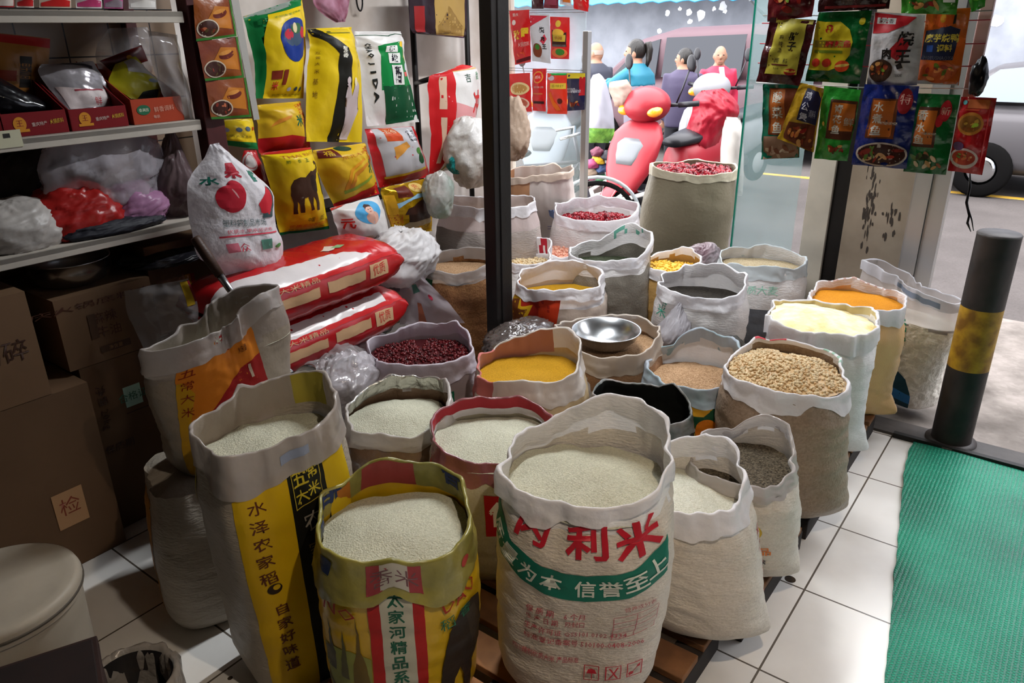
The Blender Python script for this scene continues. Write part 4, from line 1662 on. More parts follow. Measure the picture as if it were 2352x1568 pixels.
# big chili sack
big_green = mat('olive_woven_bag', '#6d6552', .6, bump=(60, .3), var=(4, .15))
simple('huge olive sack of dried chilies outside the glass leaf', 1587, 386, .90, (.255, .24), name='chili_sack', fill=.035, dome=.025, cl=.055, mods=[(-70, .03, 40)], body=big_green, top=big_green, cuff=mat('olive_rim', '#a79f8a', .5, bump=(40, .3)), content=chili2, cname='dried_chilies', clabel='dried red chilies on top of the huge olive sack', seed=26,
       beans=([chili, chili2, chili], 420, .026, .22, .5), base=(1.06, 4.62, SIDEZ+.003), bulge=.03, nphi=80)
simple('white sack of dried red chilies in the doorway', 1368, 492, .70, (.24, .19), name='chili_sack', fill=.055, dome=.03, cl=.06, mods=[(165, .06, 70), (-90, .04, 35), (90, .02, 40)], body=white_bag, top=white_in, content=chili2, cname='dried_chilies', clabel='dried red chilies in the white doorway sack', seed=27,
       beans=([chili, chili2, chili], 420, .024, .22, .5), base=(.50, 4.32, SIDEZ+.003))
simple('broad grey white sack with a crumpled rim behind the post', 1122, 462, .82, (.265, .17), fill=.12, dome=.0, cl=.06, mods=[(0, -.01, 50), (-80, .02, 40)], body=mat('dull_white_bag', '#a69b94', .5, bump=WB, var=(3, .12)), top=mat('pinkish_lining', '#bfaeaa', .5, transl=.2, bump=(40, .2)), cuff=white_in, content=oat_m, cname='grain', clabel='grain deep in the broad grey white sack', seed=28, base=(-.115, 4.02), bulge=.05, pleat=.016, hem=.7)
art = [T('#7f93c4', 'U', .105, .70, .06, bold=.02), PL('#7f93c4', [(.06, .73), (.07, .69), (.105, .665), (.14, .69), (.15, .73), (.14, .705), (.105, .68), (.07, .705)]), RC('#9a95ad', .05, .61, .165, .617), RC('#9a95ad', .05, .592, .165, .599), T('#8a92b8', '大米', .07, .50, .04), T('#c98a8a', '粮油', .06, .36, .05)]
simple('upright kraft and white paper sack near the doorway screen', 1240, 392, .90, (.20, .14), name='paper_sack', fill=.2, dome=0, cl=.045, flare=.0, mods=[(90, .02, 40), (-60, -.02, 60)], body=mat('white_paper_sack', '#d6cbc4', .6, bump=(18, .3)), top=mat('white_paper_sack', '#d6cbc4', .6, bump=(18, .3)), cuff=mat('white_paper_rim', '#d2bfae', .6, bump=(18, .3)), seed=29, base=(.225, 4.98, SIDEZ+.003), art=art, n=3.6, bulge=.02,
       zones=lambda p, v: pm('#b98a66') if -2.2 < p < -.45 and v > .5 else None)
# nearly empty dark sack; a dark disc stands for the shade inside
sack('grain_sack', 'dark green sack folded low in front of the wheat', at(1472, 925, .50), (.17, .13), V((.42, 2.26, PZ+.002)), (.15, .13), rot=-18, fill=.17, dome=0, cl=.06, mods=[(120, .03, 40), (-70, .03, 40), (90, -.03, 30)], body=mat('dark_green_bag', '#20241f', .4, bump=(24, .3)), top=mat('dark_bag_lining', '#191a18', .5), cuff=mat('grey_green_cuff', '#454d4a', .3, bump=(24, .35), var=(10, .6), col2='#857f7c'), content=mat('sack_void_shade', '#1d1a17', .8), cname='grain', clabel='dark disc standing for the shade down in the folded green sack', seed=31)
lump('empty_bag', 'dark grey empty bag pushed between the flour and wheat sacks', 'bag', V((.86, 2.84, .30)), (.22, .13, .17), mat('charcoal_bag', '#34322e', .5, bump=(20, .4), var=(5, .3)), seed=4, flatten=.9, rough=.22)
lump('cloth_roll', 'white rolled empty sack lying in front of the doorway chilies', 'bag', at(1395, 537, .60)+V((0, .02, -.02)), (.10, .19, .045), white_in, seed=5, flatten=.8, rough=.25)
lump('empty_bag', 'translucent white empty bag folded beside the yellow millet sack', 'bag', at(1340, 945, .30), (.05, .05, .19), white_in, seed=9, flatten=.95, rough=.2)
lump('empty_bag', 'white empty bag between the steel bowl sack and the black grain', 'bag', at(1545, 770, .42), (.10, .08, .09), mat('pale_grey_bag', '#9d989c', .4, bump=(24, .3), transl=.15), seed=12, flatten=.9, rough=.25, peak=(.03, .02, .05, .4))
lump('empty_bag', 'maroon and grey empty bag under the glass leaf', 'bag', at(1615, 588, .56), (.12, .08, .07), mat('maroon_bag', '#5e4048', .35, bump=(20, .3), var=(6, .5), col2='#8f8688'), seed=13, flatten=.8, rough=.25)

# steel bowl
steel = mat('stainless_steel', '#c4c6c8', .26, 1.0, bump=(3, .05))
bc = V((.365, 2.715, .503))
mb = MB()
prof = [(0.001, .006), (.045, .004), (.085, .02), (.115, .048), (.128, .074), (.134, .0755), (.1345, .073), (.130, .071), (.118, .044), (.088, .016), (.047, .0), (0.001, .0)]
mb.lathe(prof[::-1], bc, steel, n=56)
tag(mb.build('mixing_bowl'), 'shiny steel bowl sitting in the mouth of the wheat sack', 'bowl')
# film rags among the sacks
lump('plastic_bag', 'crumpled clear plastic bag heaped beside the red bean sack', 'bag', V((-.68, 2.55, .40)), (.20, .20, .17), film_thin, seed=6, flatten=.8, rough=.3, folds=3)
lump('plastic_bag', 'clear plastic bag with red print before the red bean sack', 'bag', V((-.60, 2.47, .47)), (.13, .10, .12), mat('wrinkled_clear_bag2', '#bdb6ba', .15, spec=.8, alpha=.6, bump=(20, .7)), seed=7, flatten=.9, rough=.35, folds=2.5)
lump('plastic_bag', 'dark clear plastic bag lying at the foot of the black post', 'bag', V((.03, 2.93, .45)), (.19, .12, .07), mat('smoky_film', '#4d4440', .12, spec=.9, alpha=.8, bump=(14, .5)), seed=8, flatten=.6, rough=.3, folds=4)
lump('plastic_bag', 'yellow and grey bag stuffed beside the stacked red bags', 'bag', at(880, 690, .50), (.13, .12, .13), mat('yellow_grey_bag', '#77713c', .3, bump=(14, .4), var=(4, .5), col2='#6a625c'), seed=10, flatten=.8, rough=.25)
lump('plastic_bag', 'green and white empty bag between the red bags and beans', 'bag', at(850, 745, .46), (.14, .08, .06), mat('green_white_bag', '#6f6c68', .3, bump=(14, .4), var=(6, .6), col2='#20453a'), seed=11, flatten=.8, rough=.35)
lump('cloth_bundle', 'white cloth bundle at the end of the red bags', 'bag', at(905, 590, .72), (.13, .12, .12), mat('soft_white_cloth', '#d0ccd2', .5, bump=(20, .3)), seed=14, flatten=.9, rough=.13, folds=1.4)
lump('plastic_bag', 'grey twisted plastic bag under the white cloth bundle', 'bag', at(890, 640, .60), (.12, .10, .10), mat('grey_film_bag', '#6d6768', .3, bump=(14, .5), transl=.2), seed=15, flatten=.9, rough=.2, folds=2)
# steel ladle between sacks
lc = aty(702, 868, 2.33)
mb = MB()
mb.lathe([(.001, -.035), (.03, -.03), (.045, -.012), (.05, .01), (.051, .012), (.048, .012), (.043, -.01), (.028, -.027), (.001, -.031)], lc, steel, n=32, axis=(-.4, -.5, .9))
t = thing('ladle', 'steel ladle resting on the clear plastic bag', 'ladle', lc)
mb.build('cup', t)
mb = MB()
mb.tube([lc+V((-.045, .0, .02)), lc+V((-.075, .03, .03)), lc+V((-.14, .1, .02))], [.008, .009, .010], steel)
mb.build('handle', t)
# clear triangular bag beside the post
tri = [((925, 600), (940, 598)), ((920, 640), (985, 650)), ((918, 690), (1025, 690)), ((918, 745), (1068, 742))]
pouch('plastic_bag', 'clear printed plastic bag hanging in front of the wheat sack', 'bag', tri, lambda x, y: aty(x, y, 3.16), V((0, -1, .1)).normalized(), th=.03, front=mat('milky_film', '#b4a8ac', .15, spec=.7, alpha=.55, bump=(10, .3)), seal=.02, crinkle=.008, seed=3,
      art=[PL('#a8644a', [(.3, .05), (.42, .02), (.45, .3), (.38, .32)]), PL('#3f6a5e', [(.35, .45), (.55, .5), (.5, .62), (.36, .6)]), EL('#b3344a', .72, .4, .04, .05), PL('#a8644a', [(.3, .62), (.42, .6), (.4, .75), (.33, .8)])])
# scoop stuck in the orange sack
A_, B_, C_ = aty(447, 545, 2.22), aty(505, 632, 2.20), aty(530, 668, 2.19)
t = thing('scoop', 'wooden handled steel scoop stuck behind the orange sack rim', 'scoop', C_)
mb = MB()
mb.tube([A_, A_.lerp(B_, .03), A_.lerp(B_, .5), B_], [.012, .0155, .0165, .014], mat('dark_wood_handle', '#3b261b', .5, bump=(10, .3, (1, 1, 8))), n=16)
mb.build('handle', t)
mb = MB()
D_ = C_+(C_-B_)*1.6
mb.tube([B_-(C_-B_)*.02, C_, D_], [.0115, .0105, .010], steel, n=16)
mb.build('ferrule', t)
mb = MB()
dn = (C_-B_).normalized()
mb.ball(D_+dn*.06, (dn*.075, dn.orthogonal().normalized()*.045, dn.cross(dn.orthogonal()).normalized()*.02), steel, n=20, m=12)
mb.build('blade', t)

pouch('plastic_bag', 'thin clear bag with a yellow and red label leaning on the cartons', 'bag', [((285, 668), (432, 640)), ((292, 720), (452, 690)), ((318, 775), (455, 735)), ((345, 830), (440, 790))], lambda x, y: aty(x, y, 2.33), V((.35, -.9, .1)).normalized(), th=.06, front=film_thin, seed=95, crinkle=.012,
      art=[RC('#a8861c', .86, .62, .97, .95), RC('#7a1c24', .97, .66, 1.0, .95)])
mb = MB()
lp = onb(826, 6, -2.86)
mb.tube([lp+E1*cos(q)*.018+Z*(sin(q)*.045+.01) for q in [2*pi*k/20 for k in range(20)]], .004, black_paint, n=8, closed=True)
tag(mb.build('cord_loop'), 'black cord loop hanging high on the limewashed wall', 'cord')
# ------------------------------------------------------------------ shelving on the left wall
SB = -2.45
shelf_paint = mat('cream_shelf_paint', '#b5aca0', .5, var=(4, .2), bump=(20, .1))
shelf_dark = mat('shelf_underside', '#3a332d', .7)
redbrown = mat('redbrown_post_paint', '#4a1a1a', .5, var=(8, .3), bump=(20, .1))
wire_m = mat('dark_wire', '#1d1a18', .5)
t = thing('shelf_unit', 'cream metal shelf unit with a red brown post at the left wall', 'shelf', sh(.4, -2.66, 0))
SZ = [onb(408, 26, SB).z, onb(454, 275, SB).z, onb(421, 508, SB).z]
for z in SZ:
    mb = MB()
    mb.sbox(-1.2, 1.49, -2.88, SB, z-.018, z, shelf_paint)
    mb.sbox(-1.2, 1.49, SB-.004, SB, z-.034, z, shelf_paint)
    mb.build('shelf_board', t, bevel=.002)
mb = MB()
mb.sbox(1.50, 1.575, -2.50, -2.44, 0, 2.6, redbrown)
mb.build('front_post', t, bevel=.003)
mb = MB()
mb.sbox(1.50, 1.54, -2.88, -2.84, 0, 2.6, redbrown)
mb.build('rear_post', t, bevel=.003)
for z in SZ:
    mb = MB()
    mb.sbox(1.49, 1.502, -2.88, -2.46, z-.03, z-.005, redbrown)
    mb.build('bracket', t)
p = onb(18, 318, SB)
mb = MB()
a_, z_ = p.dot(E1), p.z
mb.sbox(a_-.05, a_+.035, SB+.001, SB+.003, z_-.025, z_+.022, mat('price_card', '#b8b49a', .6))
mb.sbox(a_-.012, a_+.006, SB+.0031, SB+.0036, z_+.002, z_+.014, wire_m)
mb.build('price_card', t, label='cream price card clipped on the shelf edge')


def PB(b):
    return lambda x, y: onb(x, y, b)


FS = E2      # facing out from the left wall


def q4(tl, tr, br, bl):
    return [(tl, tr), (bl, br)]


def food(u, v, ru, rv, cols, n, seed, s=.3):
    r_ = random.Random(seed)
    o = []
    for i in range(n):
        a, d = r_.uniform(0, 6.28), sqrt(r_.random())*.85
        q = r_.uniform(.5, 1)*s
        o.append(EL(cols[r_.randrange(len(cols))], u+ru*d*cos(a), v+rv*d*sin(a), ru*q, rv*q*r_.uniform(.5, 1), r_.uniform(0, 180)))
    return o


shiny = lambda nm, c, r=.22: mat(nm, c, r, spec=.4, bump=(24, .35))
# top shelf: bottoms of standing packets
tops = [('red and white packet at the far left of the top shelf', -20, 28, '#b02024', '#d5c9c0'), ('white packet with a red foot on the top shelf', 32, 75, '#cfc4bc', '#b01f22'),
        ('red and cream packet on the top shelf', 85, 160, '#c9b9a6', '#c02020'), ('white and pink can pack on the top shelf', 170, 230, '#d3cccb', '#b53a6a'),
        ('pink and lilac packet on the top shelf', 234, 278, '#b05a86', '#8d7f8a'), ('clear bag of white sweets on the top shelf', 290, 355, '#bdb7b3', '#d8d4d0')]
for k, (lb, x0, x1, c1, c2) in enumerate(tops):
    pouch('food_packet', lb, 'packet', q4((x0, -150), (x1, -150), (x1+4, 17+k*.8), (x0+6, 16+k*.8)), PB(SB-.035), FS, th=.05, front=shiny('top_pack_%s' % c1[1:], c1), seed=k+40, group='packets on the top shelf',
          art=[PL(c2, [(.05, .02), (.95, .02), (.95, .10), (.5, .13), (.05, .07)]), RC(c2, .1, .3, .9, .6)], nv=16, nu=10)
# display trays with their packets on the middle shelf
tray_red = mat('tray_red_card', '#6d1116', .6, spec=.15)
tray_org = mat('tray_orange_card', '#983820', .6, spec=.15)
z2 = SZ[1]


def tray(label, x0, x1, ytop, ybot, m_, art, b=SB-.03):
    A, B = onb(x0, ybot, b), onb(x1, ybot, b)
    a0, a1 = A.dot(E1), B.dot(E1)
    h = onb((x0+x1)/2, ytop, b).z-z2
    t = thing('display_tray', label, 'box', sh((a0+a1)/2, b-.14, z2+.001))
    mb = MB()
    h = max(.05, h)
    mb.sbox(a0, a1, b-.003, b, z2+.001, z2+h, m_)
    items = []
    for it in art:
        it = list(it)
        w = a1-a0
        if it[0] == 'text':
            it[3], it[4], it[5] = it[3]*w, it[4]*h, it[5]*h
            it[6] = dict(it[6], w=it[6]['w']*w) if 'w' in it[6] else it[6]
        elif it[0] == 'ell':
            it[2], it[3], it[4], it[5] = it[2]*w, it[3]*h, it[4]*w, it[5]*h
        else:
            it[2:6] = [it[2]*w, it[3]*h, it[4]*w, it[5]*h]
        items.append(it)

    class F:
        def pt(s, u, v, off):
            return sh(a0+u, b+off, z2+.001+v)
    Sheet.art(F(), mb, items, g=1)
    mb.build('front_panel', t)
    mb = MB()
    for aa in (a0, a1-.003):
        vs = [sh(aa+d, bb, zz) for d in (0, .003) for bb, zz in ((b, z2+.001), (b, z2+h), (b-.26, z2+.19), (b-.28, z2+.001))]
        mb.add(vs, [(0, 1, 2, 3), (7, 6, 5, 4), (0, 4, 5, 1), (1, 5, 6, 2), (2, 6, 7, 3), (0, 3, 7, 4)], m_, False)
    mb.sbox(a0, a1, b-.28, b-.003, z2+.001, z2+.004, m_)
    mb.sbox(a0, a1, b-.28, b-.277, z2+.001, z2+.18, m_)
    mb.build('tray_body', t)
    return a0, a1, h


gold = '#b8791c'
logo = [EL(gold, .25, .52, .10, .30), RC(gold, .13, .18, .38, .30), T('#7a1519', '王', .25, .55, .25), T('#b9a9a0', '重庆特产', .55, .47, .17, w=.24, rot=3), T('#b89a2c', '火锅底料', .83, .53, .2, w=.22, rot=4)]
tray('red display tray with a gold crest below the black pouch', 10, 160, 256, 302, tray_red, logo)
tray('red display tray with a gold crest below the silver pouch', 164, 297, 246, 290, tray_red, logo)
tray('orange display tray with a green oval at the shelf end', 308, 425, 224, 280, tray_org, [EL('#1f5a3c', .22, .55, .13, .2), T('#c9c6b0', '香满园', .22, .55, .13), T('#c98f7a', '鲜香调料', .62, .55, .22, w=.4, rot=3), T('#c9a090', '每袋', .45, .25, .13)])
tray('red display tray cut by the left edge of the photo', -120, 8, 262, 306, tray_red, logo)
B1_ = SB-.09
tilt_pl = lambda b, k=.6: (lambda x, y: (lambda p: p-E2*max(0, p.z-z2-.02)*k)(onb(x, y, b)))
pouch('food_pouch', 'glossy black pouch slumped in the left red tray', 'pouch', [((-70, 160), (10, 168)), ((-70, 190), (60, 200)), ((-70, 230), (130, 240)), ((-60, 268), (142, 262))], tilt_pl(B1_), (E2+Z*.4).normalized(), th=.07, front=mat('black_film', '#0d0c10', .18, spec=.7, bump=(14, .5)), seed=51, crinkle=.007)
pouch('food_pouch', 'silver and pink pouch standing in the middle red tray', 'pouch', [((128, 150), (250, 142)), ((118, 170), (262, 180)), ((140, 215), (272, 210)), ((160, 255), (276, 244))], tilt_pl(B1_), (E2+Z*.4).normalized(), th=.06, front=mat('silver_pouch', '#9d989c', .25, .4, bump=(14, .6)), seed=52, crinkle=.008,
      art=[PL('#c4b6b4', [(.08, .03), (.95, .03), (.95, .36), (.55, .3), (.08, .42)]), T('#b02a30', '鲜', .65, .13, .14), T('#b02a30', '香', .85, .1, .12), RC('#8f3540', .3, .30, .8, .33), PL('#1f1c28', [(.35, .93), (.85, .78), (.9, .86), (.4, .99)])])
pouch('food_pouch', 'yellow and white pouch in the orange tray', 'pouch', [((300, 148), (350, 130)), ((285, 168), (372, 165)), ((275, 195), (392, 195)), ((312, 228), (372, 232))], tilt_pl(B1_), (E2+Z*.4).normalized(), th=.05, front=mat('yellow_pouch', '#a8a01c', .35, bump=(14, .4)), seed=53, crinkle=.005,
      art=[PL('#a9a5a6', [(.35, .62), (.98, .5), (.97, .8), (.75, .97), (.4, .96)]), EL('#8b98a8', .8, .38, .12, .05, 15), PL('#1d1c18', [(.25, .02), (.95, .02), (.9, .22), (.5, .16)])])
pouch('food_pouch', 'dark red boxed pouch leaning behind the yellow pouch', 'pouch', q4((228, 140), (325, 103), (340, 140), (258, 165)), PB(SB-.22), (E2+Z*.3).normalized(), th=.03, front=mat('dark_red_card', '#4b1013', .4), seed=54, crinkle=.002,
      art=[EL('#a8741c', .55, .5, .07, .17), RC('#7a1c1c', .03, .06, .97, .10), RC('#7a1c1c', .03, .9, .97, .94)])
pouch('food_pouch', 'orange brown noodle packet behind the black pouch', 'pouch', q4((-40, 72), (116, 88), (105, 250), (-40, 250)), PB(SB-.22), FS, th=.05, front=mat('orange_brown_pack', '#8a5a24', .35, bump=(14, .4), var=(8, .3)), seed=55,
      art=[PL('#8c1c1a', [(0, .89), (1, .86), (1, .99), (0, .99)]), RC('#1d1611', .5, .3, .68, .72), T('#8a5a24', '重庆小面', .59, .52, .3, rot=-90, w=.26), RC('#7a2a14', 0, .38, .45, .52)])
pouch('plastic_bag', 'cloudy clear bag hanging at the end of the middle shelf', 'bag', [((340, 70), (408, 80)), ((350, 150), (422, 160)), ((380, 230), (440, 240)), ((410, 275), (445, 278))], PB(SB-.05), FS, th=.06, front=film_thin, seed=56, crinkle=.01)
pouch('plastic_bag', 'thin clear wrapper standing behind the trays', 'bag', [((250, 65), (340, 62)), ((220, 110), (345, 120)), ((225, 160), (350, 170))], PB(SB-.28), FS, th=.06, front=film_thin, seed=57, crinkle=.012)
# lower shelf: bags and odds
z3 = SZ[2]


def onshelf(px, py, b, z):
    p = onb(px, py, b)
    return V((p.x, p.y, z))


lump('plastic_bag', 'white cloudy bag at the left end of the low shelf', 'bag', onshelf(40, 560, SB-.12, z3+.045), (.14, .11, .10), mat('white_cloudy_bag', '#a9a29c', .4, bump=(16, .4), var=(8, .2)), seed=21, flatten=.45, rough=.2)
lump('plastic_bag', 'red plastic bag on the low shelf', 'bag', onshelf(178, 520, SB-.13, z3+.055), (.15, .12, .115), mat('red_plastic_bag', '#9b1f1c', .3, bump=(14, .5), transl=.15), seed=22, flatten=.5, rough=.25)
lump('plastic_bag', 'pink plastic bag beside the red one on the low shelf', 'bag', onshelf(310, 500, SB-.12, z3+.05), (.12, .10, .09), mat('pink_plastic_bag', '#a8789a', .35, bump=(14, .5), transl=.2), seed=23, flatten=.55, rough=.25)
lump('plastic_bag', 'tall clear plastic bag propped above the red bag', 'bag', onshelf(250, 440, SB-.13, z3+.19), (.20, .10, .19), mat('wrinkled_clear_bag', '#b5aeb4', .15, spec=.8, alpha=.5, bump=(16, .6)), seed=24, flatten=.95, rough=.35, folds=2.5, peak=(-.05, -.02, .05, .5))
lump('plastic_bag', 'knotted pinkish bag at the right end of the low shelf', 'bag', onshelf(410, 470, SB-.10, z3+.09), (.075, .08, .11), mat('pinkish_clear_bag', '#6d5a5c', .3, bump=(14, .5), transl=.2, alpha=.85), seed=25, flatten=.8, rough=.3, peak=(.02, .0, .13, .25))
lump('plastic_bag', 'dark bag at the back of the low shelf', 'bag', onshelf(110, 470, SB-.28, z3+.11), (.16, .09, .18), mat('dark_bag', '#241f1c', .4, bump=(14, .4)), seed=26, flatten=.6, rough=.25)
lump('plastic_bag', 'navy cloth bag under the pink bag on the low shelf', 'bag', onshelf(270, 545, SB-.04, z3+.018), (.16, .045, .03), mat('navy_cloth', '#16161f', .6, bump=(14, .4)), seed=27, flatten=.6, rough=.2)
# cartons on the floor below
card = mat('brown_cardboard', '#5f4630', .8, var=(3, .12), bump=(30, .06))
card2 = mat('pale_cardboard', '#6d523a', .8, var=(3, .12), bump=(30, .06))
tape_m = mat('packing_tape', '#7d6042', .25, spec=.7)
ink = '#3f2a22'


def cpx(x0, x1, yt, yb, b):
    """front face of a carton from its photo corners"""
    A, B = onb(x0, (yt+yb)/2, b), onb(x1, (yt+yb)/2, b)
    return A.dot(E1), B.dot(E1)


b1 = -2.42
a0, a1 = -0.02, onb(268, 1150, b1).dot(E1)
zt1 = onb(215, 872, b1).z
carton('carton', 'large brown carton on the floor below the shelves', a0, a1, b1-.42, b1, .002, zt1, card, art_front=[RC('#a9825e', .80, .25, .90, .46), T('#7a3a2a', '检', .85, .37, .1)], tape=tape_m)
a2, a3 = a1+.015, onb(345, 900, -2.5).dot(E1)+.02
zt2 = onb(330, 800, -2.5).z
carton('carton', 'brown carton with a mint sticker right of the large carton', a2, a3, -2.86, -2.5, .002, zt2, card, art_front=[RC('#9fc4b4', .52, .70, .78, .82), T('#3f6a5a', '合格证', .65, .76, .05), RC(ink, .5, .665, .95, .67), T(ink, '净重 20kg', .2, .75, .06, rot=-90, w=.16), T(ink, '保质期', .3, .5, .05)], tape=tape_m)
a4, a5 = onb(120, 750, -2.55).dot(E1), onb(345, 730, -2.55).dot(E1)
zt3 = zt1+.26
carton('carton', 'pale brown carton stacked on the large one with printed characters', a4, a5, -2.88, -2.50, max(zt1, zt2)+.002, zt3, card2, art_front=[T('#4a2c20', '重庆火锅底料专用油', .5, .85, .09, w=.6), T('#4a2c20', '麻辣', .45, .62, .16), T('#4a2c20', '牛油', .47, .42, .16), RC('#4a3628', .28, .35, .36, .7), RC('#4a3628', .34, .12, .66, .22), T('#8a6a4c', '净含量', .5, .17, .06)])
a6 = min(onb(75, 740, -2.42).dot(E1), a4-.01)
carton('carton', 'small brown carton stacked at the far left over the large one', a6-.5, a6, -2.76, -2.42, zt1+.002, onb(70, 665, -2.42).z, card2, art_front=[T(ink, '易碎', .8, .5, .2)])
carton('carton', 'brown carton half hidden behind the orange sack', a5+.03, a5+.30, -2.82, -2.56, zt2+.002, zt2+.33, card, art_front=[RC('#a9851c', .48, .35, .56, .6), RC('#7a1c1c', .56, .4, .62, .6)])
# paper note stuck on the large carton edge
# steel basin on the pale carton
bp_ = onb(165, 668, -2.60)
bz = zt3+.002
mb = MB()
prof = [(.001, 0), (.085, 0), (.108, .012), (.118, .05), (.125, .082), (.131, .084), (.131, .081), (.124, .078), (.114, .048), (.104, .016), (.085, .006), (.001, .006)]
cbx = sh(onb(165, 640, -2.66).dot(E1), -2.66, bz)
mb.lathe(prof[::-1], cbx, steel, n=48)
tag(mb.build('basin'), 'steel basin standing on the pale carton under the low shelf', 'basin')
lump('cloth_bundle', 'dark folded tarpaulin lying on the cartons under the shelf', 'bag', sh(1.36, -2.60, zt3+.03), (.17, .12, .03), mat('black_tarp', '#141318', .35, bump=(10, .5)), seed=31, flatten=.6, rough=.2)

# ------------------------------------------------------------------ rice bags displayed along the wall
t = thing('display_rack', 'black steel display rack against the limewashed wall', 'rack', sh(2.5, -2.82, 0))
rk = mat('black_rack_steel', '#1b1715', .45, .3)


def bar(name, pts, r, parent, m_=rk):
    mb = MB()
    mb.tube(pts, r, m_, n=8)
    mb.build(name, parent)


RB = -2.84
pa = onb(950, 100, RB).dot(E1)
pb = onb(1072, 60, RB).dot(E1)
bar('upright', [sh(1.70, -2.80, 0), sh(1.70, -2.80, 2.4)], .013, t)
bar('upright', [sh(pa, RB, 0), sh(pa, RB, 2.4)], .015, t)
bar('upright', [sh(pb, RB, 0), sh(pb, RB, 2.4)], .015, t)
pz = onb(1010, 170, -2.62)
bar('hanging_arm', [sh(pa, RB, onb(965, 190, RB).z), onb(975, 185, -2.60), onb(1062, 158, -2.56)], .012, t)
for z, b in ((.60, -2.66), (.92, -2.70)):
    mb = MB()
    mb.sbox(1.72, 2.75, -2.86, b, z-.02, z, rk)
    mb.build('ledge', t)

yg = mat('green_bag_film', '#0f6a34', .35, bump=(14, .4))
ylw = mat('yellow_bag_film', '#d3b311', .38, bump=(14, .35))
ylw2 = mat('yellow_bag_film_dull', '#c7a01c', .38, bump=(14, .35))
redf = mat('red_bag_film', '#b3171d', .28, spec=.6, bump=(14, .4))
whf = mat('white_bag_film', '#cfcac6', .35, bump=(14, .4))
GR = 'rice bags on the wall rack'


def wbag(label, rows, b, front, art, th=.08, lean=.0, **k):
    k.setdefault('crinkle', .006)
    return pouch('rice_bag', label, 'bag', rows, PB(b), (FS+Z*lean).normalized(), th=th, front=front, art=art, group=GR, nu=22, nv=28, **k)


ELE = [(0, .42), (.04, .60), (.13, .72), (.28, .77), (.44, .75), (.54, .82), (.62, .87), (.70, .85), (.78, .88), (.88, .90), (.93, .97), (.88, 1.03), (.83, 1.0), (.86, .97), (.82, 1.06), (.90, 1.09), (.99, 1.0), (.97, .88), (.88, .82), (.80, .78), (.77, .70), (.72, .63), (.66, .55), (.70, .28), (.73, .02), (.63, .02), (.60, .26), (.54, .36), (.50, .18), (.54, .05), (.46, .03), (.42, .2), (.40, .36), (.30, .34), (.26, .2), (.28, .0), (.17, .0), (.16, .22), (.12, .28), (.10, .1), (.11, -.02), (.01, -.02), (.03, .25)]


def fit(poly, u, v, w, h):
    return [(u+x*w, v+y*h) for x, y in poly]


wbag('yellow and green rice bag with a blue oval picture', [((558, 38), (694, -6)), ((566, 70), (700, 40)), ((585, 150), (701, 130)), ((588, 226), (697, 226))], -2.60, ylw,
     [PL('#0f6a34', [(0, 0), (.13, 0), (.14, .5), (.05, .78), (.3, .86), (.95, .84), (1, 1), (0, 1)]), PL('#8a958a', [(.0, .93), (.3, .88), (.72, .9), (.8, 1), (0, 1)]), EL('#16307a', .62, .52, .27, .20, -8), EL('#3a4a5e', .6, .55, .2, .1), EL('#b02a3a', .5, .56, .08, .05), EL('#b02a3a', .78, .55, .07, .05), EL('#2f5a3a', .65, .6, .1, .05), EL('#c8b890', .62, .61, .04, .05),
      RC('#7a2a1a', .21, .20, .37, .27), RC('#7a2a1a', .39, .15, .46, .27), T('#b0241c', '米', .28, .145, .08, bold=.02), EL('#a8a8c0', .57, .11, .04, .018), EL('#2a3a4a', .72, .11, .04, .018), EL('#2a3a4a', .86, .105, .03, .018), T('#5e5a1c', '优质大米生产基地', .6, .055, .022, w=.6), T('#4a7a2c', '正宗东北珍珠米', .6, .78, .028, w=.5)], th=0.139, seed=1)
wbag('yellow rice bag with a winding black stripe and a white figure', [((704, 66), (808, 62)), ((712, 100), (815, 100)), ((705, 170), (828, 160)), ((702, 325), (833, 327))], -2.56, ylw,
     [PL('#17150f', [(.0, .99), (.20, .99), (.24, .86), (.34, .76), (.55, .60), (.60, .5), (.6, .28), (.56, .0), (.36, .0), (.37, .3), (.36, .52), (.22, .68), (.07, .78), (.02, .88)]), RC('#1c3a24', .26, .845, .86, .858), EL('#3a4a1c', .32, .88, .04, .012)]
     + [T('#cfcabb', c, .47, .60-.055*i, .055, rot=-14, bold=.02) for i, c in enumerate('稻花香')]
     + [T('#7a5a1c', c, .10, .53-.06*i, .03) for i, c in enumerate('五常大米基地')]
     + [T('#7a5a1c', c, .80, .66-.07*i, .035) for i, c in enumerate('秋田稻花香')]
     + [PL('#b9a8a8', [(.50, .27), (.58, .24), (.60, .14), (.56, .02), (.70, .02), (.76, .12), (.85, .16), (.76, .20), (.78, .26), (.68, .29), (.62, .22), (.54, .28)]), EL('#b9a8a8', .53, .29, .035, .018), EL('#d8c7a0', .68, .28, .03, .02)], th=0.155, seed=2)
